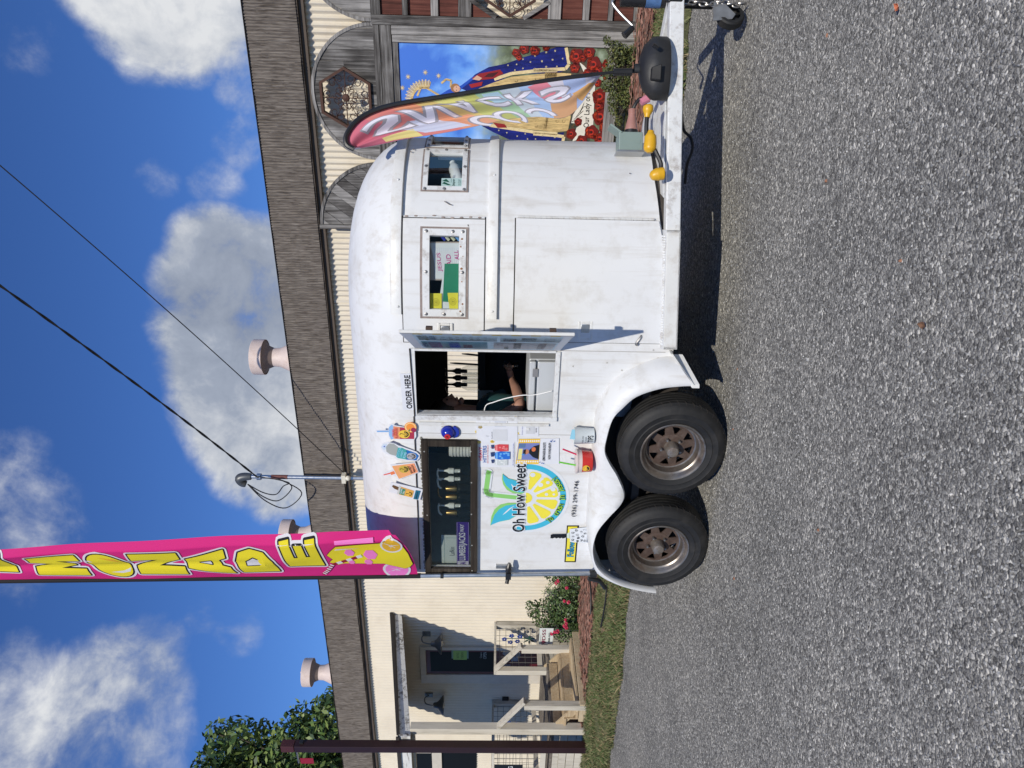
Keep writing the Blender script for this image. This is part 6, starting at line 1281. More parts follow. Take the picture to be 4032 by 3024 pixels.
ob, p = cutout([(140, 1105), (150, 1075), (280, 1020), (340, 1015), (285, 905), (760, 855), (830, 1050), (430, 1190), (400, 1110), (280, 1105)], ZM, 'peach-coloured square cup cut-out with red straw')
p.poly(pt_(ZM, [(155, 1105), (155, 1085), (280, 1050), (285, 1075)]), (230, 100, 90)); p.poly(pt_(ZM, [(280, 1045), (350, 1020), (380, 1070), (300, 1100)]), (240, 130, 80), True); p.poly(pt_(ZM, [(315, 925), (740, 870), (815, 1040), (450, 1170)]), (240, 170, 110)); p.poly(pt_(ZM, [(620, 890), (740, 870), (815, 1040), (700, 1075)]), (246, 160, 116)); seal(p, ZM, (545, 985), (206, 176, 70), .028)
uptext(p, ZM, 'SWEET', (725, 1050), (655, 910), .017, (30, 24, 22)); uptext(p, ZM, 'PEACH', (775, 1030), (715, 895), .015, (30, 24, 22)); p.build('print', ob)
ob, p = cutout([(245, 1420), (300, 1235), (910, 1375), (850, 1590)], ZM, 'white card cut-out of a pickle drink, furthest from the opening')
p.poly(pt_(ZM, [(310, 1310), (340, 1288), (450, 1330), (435, 1390), (360, 1360)]), (106, 78, 50)); p.poly(pt_(ZM, [(450, 1300), (490, 1310), (455, 1470), (410, 1455)]), (206, 208, 204), True); p.poly(pt_(ZM, [(490, 1320), (740, 1400), (700, 1530), (450, 1470)]), (226, 170, 90)); p.poly(pt_(ZM, [(480, 1345), (575, 1370), (550, 1485), (455, 1460)]), (50, 140, 110)); p.poly(pt_(ZM, [(770, 1385), (865, 1400), (815, 1570), (725, 1555)]), (36, 110, 140), True); seal(p, ZM, (640, 1455), (236, 186, 80), .022)
uptext(p, ZM, 'THE BIG', (505, 1455), (520, 1355), .011, (220, 236, 250)); uptext(p, ZM, 'DILL', (550, 1460), (565, 1395), .012, (230, 240, 230)); uptext(p, ZM, 'PICKLE', (790, 1540), (815, 1420), .009, (20, 40, 60)); p.build('print', ob)

# ------------------------------------------------------------------ little blue helmet cup, bucket of lemonade, tip jar
a, b = TPx(ZE(905, 1345)); hl = thing('helmet_cup', 'small blue plastic baseball helmet cup stuck to the trailer side', 'helmet', 'T', (a, -.03, b-.04)); HB = mat('blue_plastic', (.010, .022, .30), .18, var=.05, coat=.5)
m = MB(); rows = []
for i in range(9):
    t = PI/2*i/8; rows.append([(a-.046*math.cos(t)*math.sin(g_)*-1, -.006-.052*math.sin(t), b+.050*math.cos(t)*math.cos(g_)+.006) for g_ in [2*PI*k/24 for k in range(24)]])
m.grid(rows, True); m.build('dome', HB, hl)
m = MB(); m.prism([(a+.046*math.cos(g_), -.004, b-.028+.042*math.sin(g_)) for g_ in [PI+PI*k/14 for k in range(15)]], (0, -.014, .0)); m.build('visor', HB, hl, bevel=.004)
p = Print(lambda x, z, l: (x, -.058-l, z)); p.disc(a-.008, b+.008, .020, (196, 40, 40), n=18); p.text('A', a-.017, b, a+.001, b+.018, (70, 14, 20), .03); p.build('badge', hl)
def ledge(px): return .872
a, b = TPx(ZN(1820, 850), -.085); zt_ = TPx(ZN(1690, 850), -.085)[1]; zl = .868; hgt = zt_-zl
bk = thing('lemonade_bucket', 'round plastic bucket of red lemonade with two straws on the fender', 'bucket', 'T', (a, -.088, zl)); r_ = .078
m = MB(); m.lathe([(0, 0), (r_*.86, 0), (r_*.90, .006), (r_*.96, hgt*.68)], (a, -.088, zl), n=28); m.build('lemonade', mat('red_lemonade', (.52, .035, .03), .2, var=.08), bk)
m = MB(); m.lathe([(r_*.965, hgt*.67), (r_*.99, hgt*.90), (r_*1.05, hgt*.92), (r_*1.07, hgt), (r_*1.0, hgt*1.03), (0, hgt*1.03)], (a, -.088, zl), n=28); m.build('lid', mat('frosted_lid', (.62, .52, .50), .35, var=.05), bk)
for q0, q1, c in ((ZN(1690, 780), ZN(1485, 665), (228, 48, 96)), (ZN(1680, 930), ZN(1430, 868), (116, 214, 60))):
    p0, p1 = TPx(q0, -.10), TPx(q1, -.12); m = MB(); m.tube([(p0[0], -.10, p0[1]-.04), (p1[0], -.12, p1[1])], .0055, 8); m.build('straw', ink(*c), bk)
p = Print(lambda u, v, l: (a-.03+u*.06-.0, -.088-math.sqrt(max(0, (r_*.95)**2-(-.03+u*.06)**2))-l, zl+.018+v*.06)); p.disc(.35, .45, .42, (238, 190, 60), n=20); p.disc(.35, .38, .28, (40, 30, 20), n=16, t0=PI, t1=2*PI); p.build('label', bk)
a2, b2 = TPx(ZN(1800, 450), -.07); zt2 = TPx(ZN(1660, 450), -.07)[1]
tj = thing('tip_jar', 'cloudy plastic TIPS container standing on the fender', 'tip jar', 'T', (a2, -.075, .868)); h2 = zt2-.868
m = MB(); m.lathe([(0, 0), (.050, 0), (.056, h2*.95), (.060, h2), (.055, h2*.98), (.046, .004)], (a2, -.075, .868), n=24); m.build('cup', mat('frosted_plastic', (.55, .60, .62), .3, var=.06), tj)
m = MB(); m.prism([(a2-.04, -.07, .88), (a2+.03, -.06, .88), (a2+.035, -.06, .868+h2*1.12), (a2-.03, -.07, .868+h2*1.2)], (0, .004, 0)); m.build('note', ink(150, 206, 226), tj, smooth=False)
cyl = lambda u, v, l: (a2+.054*math.sin((u-.5)*1.7), -.075-.054*math.cos((u-.5)*1.7)-l, .868+h2*v)
p = Print(cyl, lift=.003); p.text('TIPS', .30, .08, .85, .36, (40, 40, 46), .01); p.text('thank you', .2, .55, .8, .66, (70, 80, 90)); p.text('so much', .25, .42, .75, .51, (70, 80, 90)); p.build('lettering', tj)

# ------------------------------------------------------------------ pink lemonade feather flag on the rear corner
PZ0 = TPx(ZF(2055, 1405), -.06)[1]; px0 = TPx(ZF(2000, 1405), -.06)[0]; pxt = TPx((0, 2287), -.06)
pole0 = V((px0, -.06, PZ0)); pslope = (pxt[0]-px0)/(pxt[1]-PZ0)
def poleat(z): return V((px0+pslope*(z-PZ0), -.06, z))
fg = thing('lemonade_flag', 'tall pink LEMONADE feather flag on a steel pole at the rear corner', 'flag', 'T', (px0, -.06, PZ0))
m = MB(); m.tube([poleat(PZ0), poleat(2.9)], .016, 12); m.tube([poleat(2.9), poleat(5.9)], .012, 10); m.build('pole', STEEL, fg)
m = MB(); m.lathe([(.018, 0), (.028, 0), (.028, .05), (.018, .05)], poleat(PZ0-.01), n=12); m.lathe([(.017, 0), (.022, 0), (.022, .022), (.017, .022)], poleat(TPx(ZF(405, 1410), -.06)[1]), n=12); m.build('pole_fitting', BLACK, fg)
zc = TPx(ZF(1110, 1400), -.06)[1]; q = poleat(zc)
m = MB(); m.box(q.x-.028, q.x+.028, -.085, -.005, zc-.02, zc+.02); m.tube(catmull([(q.x+.02, -.06, zc-.01), (q.x+.06, -.075, zc+.002), (q.x+.11, -.06, zc-.006)], 5), [.012, .013, .014, .016, .017, .018, .018, .016, .014, .012, .01], 8); m.tube([(q.x-.02, -.06, zc), (q.x-.06, -.09, zc+.01)], .014, 8); m.build('clamp', BLACK, fg)
m = MB(); m.box(q.x+.02, q.x+.05, -.02, -.001, zc-.01, zc+.09); m.build('clamp_plate', STEEL, fg, smooth=False)
FX = TPx((1300, 2100), -.36)[0]; across = V((FX-poleat(2.9).x, -.30, 0))
FB, FT = TPx((1645, 2262), -.06)[1], 6.2
WID = [(1.9, .84), (2.2, .90), (2.6, .90), (3.58, .76), (5.0, .58), (5.8, .42), (6.2, .1)]
rnd = random.Random(4)
def flagfn(a, z, l=0.0):
    w_ = interp(WID, z); n_ = V((across.y, -across.x, 0)).normalized()
    ae = a*(1.12-a)*3; wob = .014*math.sin(z*2.1+a*2.4)*ae+.008*math.sin(z*5.3+a*7)*ae+.008*noise.noise(V((a*3, z*1.6, 1)))
    crease = .014*math.exp(-((a-.5-.05*math.sin(z*.9))/.09)**2)*(1 if z > 3.1 else 0)
    fold = -.5*max(0, a-.90)*(1 if z > 2.2 else .3)
    p_ = poleat(z)+across*(a*w_)+n_*(wob-crease+fold+l); return (p_.x, p_.y, p_.z)
def flagbot(a): return FB+.02*a+.085*min(1, max(0, a))**3.5
def cloth(name, fn, a0, a1, zb_, zt_, mt, par, na=64, nz=170):
    m = MB(); m.grid([[fn(a0+(a1-a0)*i/na, zb_(a0+(a1-a0)*i/na)+(zt_-zb_(a0+(a1-a0)*i/na))*k/nz, 0) for i in range(na+1)] for k in range(nz+1)]); return m.build(name, mt, par, recalc=False, ang=80)
def fabric(name, c, tr_=.15):
    if name in MATS: return MATS[name]
    m, N, L, b = newmat(name); b.inputs['Base Color'].default_value = (*c, 1); b.inputs['Roughness'].default_value = .75; b.inputs['Specular IOR Level'].default_value = .2
    t = N.new('ShaderNodeBsdfTranslucent'); t.inputs[0].default_value = (*c, 1); mx_ = N.new('ShaderNodeMixShader'); mx_.inputs[0].default_value = tr_
    L.new(b.outputs[0], mx_.inputs[1]); L.new(t.outputs[0], mx_.inputs[2]); L.new(mx_.outputs[0], N['Material Output'].inputs[0]); return m
PINK = fabric('flag_pink', tuple(x*.9 for x in lin((218, 46, 128)))); FY = fabric('flag_yellow', tuple(x*.9 for x in lin((244, 226, 50)))); FW2 = fabric('flag_white', (.72, .70, .73)); FK = fabric('flag_black', (.012, .012, .016), .03); FP2 = fabric('flag_light_pink', tuple(lin((240, 130, 200)))); FR2 = fabric('flag_dark_red', tuple(lin((150, 26, 50)))); FO2 = fabric('flag_gold', tuple(lin((226, 176, 50))))
cloth('sail', flagfn, .0, 1.0, flagbot, FT, PINK, fg)
m = MB(); rows = []
for k in range(61):
    z = FB-.02+(FT-FB)*k/60; p_ = poleat(z); rows.append([(p_.x+.019*math.cos(g_), p_.y+.019*math.sin(g_), z) for g_ in [2*PI*i/10 for i in range(10)]])
m.grid(rows, True); m.build('pole_sleeve', fabric('sleeve_black', (.016, .016, .018), .02), fg)
WM = .46
fp = ClothPrint(lambda x, z, l: flagfn(x/WM, z, l), step=.0010, lift=.0035); fp.cut = (.02, .05)
def zpx(x): return TPx((x, 2190), -.26)[1]
LET = [('E', 1275, 1095), ('D', 1082, 895), ('A', 902, 686), ('N', 706, 470), ('M', 292, 45), ('E', 0, -190), ('L', -230, -420)]
GL = {'E': [(0, 0), (1, .04), (.98, .30), (.46, .27), (.46, .39), (.9, .40), (.9, .62), (.46, .61), (.46, .72), (1, .74), (.97, 1), (.03, .97)], 'D': [(.0, .0), (.55, .03), (.88, .18), (1, .5), (.88, .84), (.55, 1), (.04, .96)],
      'A': [(0, 0), (.30, 1), (.66, .97), (1, .02), (.70, .05), (.62, .22), (.40, .20), (.34, .03)], 'N': [(0, .02), (.04, 1), (.36, .98), (.66, .46), (.66, 1), (1, .97), (.97, 0), (.66, .02), (.36, .52), (.34, .0)],
      'M': [(0, 0), (.08, 1), (.38, .98), (.52, .6), (.64, 1), (.94, .97), (1, .02), (.72, 0), (.69, .48), (.56, .14), (.44, .15), (.33, .48), (.29, .0)], 'L': [(0, 0), (1, .02), (.97, .3), (.42, .28), (.40, 1), (.03, .97)]}
HOLE = {'D': [(.40, .28), (.55, .30), (.70, .5), (.55, .72), (.40, .74)], 'A': [(.44, .42), (.57, .42), (.50, .68)]}
def outline(pts, w_, c, same):
    for i in range(len(pts)):
        fp.line(pts[i], pts[(i+1) % len(pts)], w_, c, same or i > 0); fp.disc(*pts[i], w_/2, c, True, n=8)
def glyph(ch_, za, zb_, a0, a1):
    fp.n = 0; f_ = lambda q: (WM*(a0+(a1-a0)*q[0]), za+(zb_-za)*q[1]); P_ = [f_(q) for q in GL[ch_]]
    fp.poly(P_, FW2); outline(P_, .048, FW2, True); outline(P_, .022, FK, False); fp.poly(P_, FY)
    if ch_ in HOLE: H_ = [f_(q) for q in HOLE[ch_]]; outline(H_, .018, FK, False); fp.poly(H_, FW2)
for ch_, lo_, hi_ in LET: glyph(ch_, zpx(lo_)+.030, zpx(hi_)-.030, *((.33, .96) if ch_ == 'E' else (.20, .84)))
# the O is a lemon
fp.n = 0; za, zb_ = zpx(482), zpx(290); zc_ = (za+zb_)/2; hh = (zb_-za)/2
def lem(k): return [(WM*(.50+.10*math.sin(g_))+(.155+k)*math.cos(g_), zc_+(hh-.03+k)*math.sin(g_)) for g_ in [2*PI*i/30 for i in range(30)]]
X_ = lambda l: [(WM*a, z) for a, z in l]
fp.poly(lem(.028), FW2); fp.poly(lem(.012), FK); fp.poly(lem(0), FY); fp.poly(X_([(.26, zc_-.05), (.30, zc_-.11), (.40, zc_-.13), (.33, zc_-.07), (.29, zc_+.03)]), FW2); fp.poly(X_([(.58, zc_-.10), (.70, zc_-.06), (.76, zc_+.04), (.66, zc_-.03)]), FO2, True); fp.poly(X_([(.62, zc_+.10), (.68, zc_+.12), (.66, zc_+.15)]), FW2, True)
# the picture at the foot: jug, straw, cubes, slices
fp.n = 0; sb = lambda a: flagbot(a)+.012
fp.ring(WM*.17, zpx(1545), 0, .10, FW2, n=20); fp.ring(WM*.17, zpx(1545), 0, .082, FP2, n=20)
for g_ in range(6): fp.line((WM*.17, zpx(1545)), (WM*.17+.08*math.cos(g_), zpx(1545)+.08*math.sin(g_)), .007, FW2, True)
JUG = [(.90, sb(.90)), (.62, sb(.62)), (.34, sb(.34)), (.24, sb(.24)+.03), (.20, zpx(1580)), (.30, zpx(1530)), (.36, zpx(1500)), (.38, zpx(1340)), (.34, zpx(1310)), (.42, zpx(1282)), (.50, zpx(1300)), (.62, zpx(1284)), (.70, zpx(1300)), (.82, zpx(1330)), (.86, zpx(1500)), (.93, zpx(1540))]
outline(X_(JUG), .008, FK, False); fp.poly(X_(JUG), FY)
fp.ring(WM*.80, zpx(1545), 0, .075, FW2, n=18); fp.ring(WM*.80, zpx(1545), 0, .062, FO2, n=18)
for g_ in range(6): fp.line((WM*.80, zpx(1545)), (WM*.80+.06*math.cos(g_), zpx(1545)+.06*math.sin(g_)), .007, FW2, True)
for (a, z, r) in ((.66, 1375, .040), (.60, 1455, .055), (.42, 1440, .034), (.42, 1372, .026)): fp.poly([(WM*a+r*math.cos(g_), zpx(z)+r*.9*math.sin(g_)) for g_ in [PI/6+PI/3*i for i in range(6)]], FP2, a != .66)
fp.poly(X_([(.88, zpx(1330)), (.93, zpx(1330)), (.95, zpx(1480)), (.90, zpx(1480))]), FP2, True); fp.poly(X_([(.74, zpx(1320)), (.77, zpx(1330)), (.76, zpx(1420))]), FW2, True)
sp_ = [(.58, zpx(1420)), (.36, zpx(1290)), (.20, zpx(1262)), (.10, zpx(1238))]
for (a, b) in zip(sp_, sp_[1:]):
    for k in range(6): u0, u1 = k/6, (k+1)/6; fp.line((WM*(a[0]+(b[0]-a[0])*u0), a[1]+(b[1]-a[1])*u0), (WM*(a[0]+(b[0]-a[0])*u1), a[1]+(b[1]-a[1])*u1), .028, FR2 if k % 2 else FW2, not (a == sp_[0] and k == 0))
fp.build('flag_print', fg)

# ------------------------------------------------------------------ second feather flag, on the tongue
YF = 4.50
E_ = [(2367, 291), (2195, 312), (1990, 343), (1788, 375), (1584, 407), (1489, 431), (1425, 462), (1385, 500), (1363, 540), (1368, 572), (1394, 588)]
G_ = [(2365, 296), (2245, 455), (2110, 462), (2005, 466), (1900, 492), (1779, 520), (1680, 537), (1584, 551), (1500, 570), (1440, 580), (1396, 588)]
Ew = [wpt(q, YF) for q in E_]; Gw = [wpt(q, YF+.06) for q in G_]
Es, Gs = catmull(Ew, 6), catmull(Gw, 6)
cum = [0.0]
for p_, q in zip(Es, Es[1:]): cum.append(cum[-1]+(q-p_).length)
def resample(L_, k): 
    t = cum[-1]*k/60; i = max(j for j in range(len(cum)) if cum[j] <= t+1e-9); i = min(i, len(L_)-2); f = (t-cum[i])/max(1e-6, cum[i+1]-cum[i]); return L_[i].lerp(L_[i+1], f)
Es, Gs = [resample(Es, k) for k in range(61)], [resample(Gs, k) for k in range(61)]; NL = 60
def flag2(a, b, l=0.0):
    f = min(max(b, 0), 1)*NL; i = min(int(f), NL-1); t = f-i; e_ = Es[i].lerp(Es[i+1], t); g = Gs[i].lerp(Gs[i+1], t)
    p_ = e_.lerp(g, a); w_ = (g-e_).length; p_ += V((0, -1, 0))*(w_*.085*math.sin(a*11+b*6)*math.sin(PI*min(1, a*1.2))+.012*math.sin(b*11+a*5)*a+l); return p_[:]
f2 = thing('feather_flag', 'multicoloured feather flag seen from behind, on a black base at the tongue', 'flag', 'W', wpt((2470, 285), YF))
f2p = ClothPrint(flag2, step=.0009, lift=.0022); f2p.cut = (.04, .016)
def fcol(r, g, b): return fabric('f2_%d_%d_%d' % (r, g, b), (lambda q: tuple(min(.9, (x*.85+sum(q)/3*.15)*.98+.04) for x in q))(lin((r, g, b))), .12)
base2 = [(0, .06, (176, 176, 200)), (.06, .14, (150, 170, 215)), (.14, .22, (196, 190, 206)), (.22, .30, (150, 180, 222)), (.30, .37, (182, 196, 208)), (.37, .46, (150, 190, 150)), (.46, .58, (186, 188, 92)), (.58, .68, (206, 180, 96)), (.68, .76, (222, 140, 96)), (.76, .86, (214, 110, 104)), (.86, 1.0, (206, 84, 112))]
for k, (b0, b1, c) in enumerate(base2):
    f2p.poly([(0, b0), (1, b0), (1, b1), (0, b1)], fcol(*c), k > 0)
for k, (pts, c) in enumerate((([(0, .20), (.5, .16), (.6, .22), (.1, .27)], (216, 110, 130)), ([(.55, .10), (1, .12), (1, .24), (.6, .22)], (206, 150, 96)), ([(.5, .05), (.9, .02), (.95, .09), (.5, .12)], (206, 150, 70)), ([(.1, .38), (.5, .36), (.5, .46), (.1, .44)], (160, 196, 216)), ([(.6, .62), (1, .60), (1, .72), (.6, .70)], (222, 150, 110)), ([(.5, .74), (.95, .73), (.9, .84), (.6, .86), (.45, .80)], (196, 200, 224)), ([(0, .52), (.4, .50), (.4, .60), (0, .62)], (210, 206, 110)), ([(.7, .84), (1, .86), (.95, .93), (.75, .92)], (226, 206, 110)))):
    f2p.poly(pts, fcol(*c), k > 0)
GRY = fcol(150, 146, 156); LW = fcol(220, 216, 230)
def l2(ch_, a0, a1, b0, b1):                   # letters run along the pole, mirrored because the back is seen
    f2p.n = 3
    for c, bo, ex in ((GRY, .06, .025), (LW, .015, 0)):
        vs_, fs_ = text2d(ch_, bo); f2p.raw([(a0-ex+(a1-a0+2*ex)*y, b0-ex*.3+(b1-b0+.6*ex)*(1-x)) for x, y in vs_], fs_, c)
for i, ch_ in enumerate('SNACKS'): l2(ch_, .20, .60, .80-.135*i, .91-.135*i)
f2p.n = 3
for w_, c, same in ((.12, GRY, False), (.07, LW, False)):
    for i, (b, g0, g1) in enumerate(((.63, 1.0, 4.6), (.49, .2, 5.9), (.30, 2.0, 4.6))): f2p.ring(.96, b, .20-w_/2, .20+w_/2, c, g0, g1, 22, same=i > 0, k=.34)
m = MB(); m.grid([[flag2(i/48, k/110, -.0006) for i in range(49)] for k in range(111)]); m.build('sail', fcol(200, 190, 200), f2, recalc=False, ang=80); f2p.build('flag_print', f2)
pole_pts = [wpt(q, YF-.005) for q in [(2470, 281), (2440, 283)]]+[e_+V((0, -.006, 0)) for e_ in catmull(Ew, 4)]
m = MB(); nP = len(pole_pts); m.tube(pole_pts, [.010]*3+[.012+.004*min(1, (i)/20) for i in range(nP-3)], 8); m.build('pole', BLACK, f2)
m = MB(); q = wpt((2455, 282), YF); m.tube([q+V((0, 0, -.05)), q+V((-.004, 0, .06))], .022, 10); m.build('socket', BLACK, f2)
# water-filled base
c = wpt((2575, 270), YF); BR = .19; zt0 = .512
SQ = lambda mb: setattr(mb, 'v', [(q[0], YF+.0+(q[1]-YF-.03)*.55, q[2]) for q in mb.v])
bs = thing('flag_base', 'black plastic dome-shaped flag base sitting on the trailer tongue', 'flag base', 'W', (c.x, YF+.03, zt0))
m = MB(); m.lathe([(0, 0), (BR*.96, 0), (BR, .012), (BR, .075), (BR*.96, .10), (BR*.72, .145), (BR*.40, .168), (BR*.15, .172), (BR*.13, .20), (.02, .20)], (c.x, YF+.03, zt0), n=36); SQ(m); m.build('tank', mat('base_plastic', (.016, .016, .017), .5, var=.15, bump=.1), bs, ang=40)
m = MB(); q = V((c.x-.075, YF-.105, zt0+.085))
m.prism([q+V((-.045, -.02, -.02)), q+V((.045, -.045, -.02)), q+V((.035, -.015, .035)), q+V((-.030, .005, .035))], (0, .03, .0)); m.build('grip', mat('base_grip', (.004, .004, .005), .7), bs, bevel=.006)
m = MB(); m.tube([(c.x-.005, YF+.03, zt0+.17), (c.x-.01, YF+.02, zt0+.26)], .013, 10); m.build('spike', BLACK, bs)
m = MB(); m.tube([(c.x+.06, YF-.14, zt0+.09), (c.x+.075, YF-.15, zt0+.12)], .012, 8); m.build('filler_cap', BLACK, bs)

# ------------------------------------------------------------------ power inlet, plugs and cords at the nose
YJ = 4.62
jb = thing('junction_box', 'grey-green steel power inlet box with its lid open at the trailer nose', 'junction box', 'W', wpt((2535, 555), YJ)); JG = mat('box_green', (.20, .26, .235), .45, var=.06)
a, b = wpt((2437, 590), YJ), wpt((2532, 532), YJ)
m = MB(); m.box(a.x, b.x+.02, YJ, YJ+.13, b.z, a.z); m.build('case', JG, jb, smooth=False, bevel=.005)
m = MB(); m.box(a.x-.012, a.x-.001, YJ-.01, YJ+.14, b.z-.01, a.z+.012); m.build('back_plate', STEEL, jb, smooth=False)
l0, l1 = wpt(ZB(770, 1160), YJ), wpt(ZB(665, 1080), YJ); m = MB(); m.prism([l0, l0+V((0, .11, 0)), l1+V((0, .11, 0)), l1], (.004, 0, -.012)); m.build('lid', JG, jb, smooth=False, bevel=.002)
c = (a+b)/2; m = MB(); m.lathe([(.015, 0), (.016, .002), (.0, .002)], (c.x+.01, YJ, b.z+.03), (0, -1, 0), 14); m.build('knockout', JG, jb)
p0, p1 = wpt(ZB(850, 1180), YJ+.05), wpt(ZB(862, 965), YJ+.05); d = (p1-p0); L_ = d.length; m = MB(); m.lathe([(0, 0), (.042, 0), (.042, .03)], p0, d, 18); ic = m.build('inlet_collar', BLACK, jb)
plg = thing('locking_plug', 'brownish pink locking plug pushed into the junction box', 'plug', 'W', p0[:])
m = MB(); m.lathe([(.039, .03), (.040, L_*.25), (.034, L_*.45), (.024, L_*.75), (.020, L_), (.0, L_)], p0, d, 20); m.build('plug_body', mat('plug_pink', (.34, .17, .14), .4, var=.15), plg)
m = MB()
for k in range(4): m.lathe([(.020, 0), (.024, .004), (.024, .009), (.020, .013)], p0+d*(.80+.06*k), d, 14)
m.build('strain_relief', MATS['plug_pink'], plg)
pts = [p1, wpt(ZB(890, 905), YJ+.03), wpt(ZB(930, 860), YJ), wpt(ZB(965, 868), YJ)]
m = MB(); m.tube(catmull(pts, 6), .011, 8); m.build('black_lead', CABLE, fr='W', label='short black lead from the brownish plug towards the flag base', cat='cord')
pk = thing('pink_connector', 'pink cord connector lying beside the black flag base', 'connector', 'W', wpt(ZB(1000, 875), YJ)); q0, q1 = wpt(ZB(935, 890), YJ), wpt(ZB(1000, 855), YJ)
m = MB(); m.tube([q0, q1], [.022, .026], 10); m.build('shell', mat('pink_rubber', (.55, .20, .28), .45), pk); m = MB(); m.tube([q1, q1+(q1-q0)*.4], [.018, .014], 8); m.build('tail', mat('maroon_rubber', (.16, .03, .05), .5), pk)
YP = mat('yellow_plug', (.62, .34, .012), .4, var=.06)
def yplug(pts, rr, lab, nm, Y=4.42):
    w_ = [wpt(q, Y) for q in pts]; m = MB(); m.tube(catmull(w_, 4), rr, 12); return m.build(nm, YP, fr='W', label=lab, cat='plug', group='yellow power plugs')
yplug([ZB(990, 1025), ZB(995, 985), ZB(1000, 945), ZB(1000, 915)], [.016, .017, .018, .02, .024, .028, .031, .032, .032, .032, .030, .026, .02], 'small yellow plug nearest the black flag base', 'yellow_plug')
yplug([ZB(1015, 1330), ZB(1015, 1290), ZB(1020, 1230), ZB(1020, 1175), ZB(1025, 1140)], [.016, .02, .03, .036, .038, .038, .038, .038, .037, .036, .036, .034, .03, .024, .022, .02, .018], 'large yellow adapter in the middle of the cord', 'yellow_adapter')
yplug([ZB(1025, 1545), ZB(1060, 1525), ZB(1100, 1515), ZB(1135, 1512)], [.018, .024, .028, .032, .034, .036, .038, .038, .038, .038, .038, .038, .036], 'yellow elbow plug at the end, low on the nose', 'yellow_elbow_plug')
m = MB(); m.tube(catmull([wpt(q, 4.42) for q in (ZB(1110, 1475), ZB(1110, 1420), ZB(1075, 1340), ZB(1045, 1280))], 6), .013, 8); m.tube(catmull([wpt(q, 4.42) for q in (ZB(985, 1180), ZB(985, 1100), ZB(990, 1020))], 6), .013, 8); m.build('power_cord', CABLE, fr='W', label='black cord joining the yellow plugs along the tongue', cat='cord')
m = MB(); m.tube(catmull([wpt(q, 4.75) for q in (ZB(1290, 960), ZB(1310, 1130), ZB(1370, 1200), ZB(1385, 1300), ZB(1340, 1430), ZB(1320, 1600))], 7), .009, 6); m.build('drooping_cable', CABLE, fr='W', label='black cord drooping under the tongue in the shadow', cat='cord')
# tongue jack, chain
YK = 4.60; jx = wpt((2500, 12), YK).x
jk = thing('tongue_jack', 'black tongue jack with crank handle and caster at the right edge', 'trailer jack', 'W', (jx+.02, YK, 0))
z1, z0 = wpt(ZB(760, 20), YK).z, wpt(ZB(1560, 20), YK).z
m = MB(); m.tube([(jx+.02, YK, z0), (jx+.02, YK, z1)], .042, 16); m.build('tube', BLACK, jk)
m = MB(); m.tube([(jx+.02, YK, wpt(ZB(1105, 0), YK).z), (jx+.02, YK, wpt(ZB(975, 0), YK).z)], .0445, 16); m.build('tape', mat('blue_tape', (.06, .13, .28), .5, var=.3, scale=30), jk)
m = MB(); m.tube(catmull([(jx+.02, YK, z1+.04), wpt(ZB(690, 30), YK), wpt(ZB(760, 120), YK), wpt(ZB(850, 210), YK), wpt(ZB(868, 240), YK)], 5), .008, 8); m.build('crank', STEEL, jk); m = MB(); m.tube([wpt(ZB(866, 240), YK), wpt(ZB(790, 310), YK)], [.018, .024], 10); m.build('knob', BLACK, jk)
wc = wpt(ZB(1715, 150), YK-.02); m = MB(); m.lathe([(.055, -.03), (.075, -.03), (.082, -.02), (.082, .02), (.075, .03), (.055, .03)], wc, (.35, -.9, 0), 24); cw_ = m.build('caster', RUBBER, jk, ang=30)
m = MB(); m.lathe([(0, -.02), (.022, -.02), (.022, .02), (0, .02)], wc, (.35, -.9, 0), 14)
for k in range(6): g_ = k*PI/3; u_ = V((.9, .35, 0)); m.bar(wc, wc+u_*math.cos(g_)*.058+V((0, 0, 1))*math.sin(g_)*.058, .014, .02)
m.build('caster_spokes', BLACK, cw_); m = MB(); q = wpt(ZB(1640, 95), YK-.06); m.prism([q+V((-.06, 0, .05)), q+V((.05, 0, .05)), q+V((.045, 0, -.02)), wc+V((0, -.04, -.02)), wc+V((-.03, -.04, 0))], (0, .006, 0)); m.build('fork', STEEL, jk, smooth=False)
chn = thing('safety_chain', 'dark steel safety chain hanging at the right edge of the photo', 'chain', 'W', wpt((2650, 18), YK-.06))
for k in range(13):
    q = wpt(ZB(1240+k*48, 30+14*math.sin(k*1.3)), YK-.06); m = MB(); tilt = k % 2; pts = []
    for i in range(13): g_ = 2*PI*i/12; pts.append(q+V((.013*math.cos(g_) if tilt else .004*math.cos(g_), .013*math.cos(g_) if not tilt else .003, .024*math.sin(g_))))
    m.tube(pts, .0055, 6); m.build('link', SCREW, chn)
# extension lead on the lawn
m = MB(); gp = [onground('B', z, .05) for z in [ZH(575, 1165), ZH(590, 1300), ZH(590, 1480)]]; m.tube(catmull([(x, y, .10+lift(x, y)) for x, y in gp], 8), .012, 6); m.build('garden_cable', CABLE, fr='B', label='black cable lying along the edge of the red wood chips', cat='cable')
gp = [onground('B', z, .05) for z in [ZH(685, 1215), ZH(675, 1350), ZH(655, 1500), ZH(640, 1590)]]
m = MB(); m.tube(catmull([(x, y, .06+lift(x, y)) for x, y in gp], 8), .011, 6); m.build('extension_lead', CABLE, fr='B', label='black extension lead running across the grass to a pink plug', cat='cable')
x, y = gp[-1]; x2, y2 = onground('B', ZH(625, 1640), .05); m = MB(); m.tube([(x, y, .07), ((x+x2)/2, (y+y2)/2, .08), (x2, y2, .07)], [.022, .032, .024], 10); m.build('pink_plug', MATS['pink_rubber'], fr='B', label='pink plug lying on the grass at the end of the lead', cat='plug')
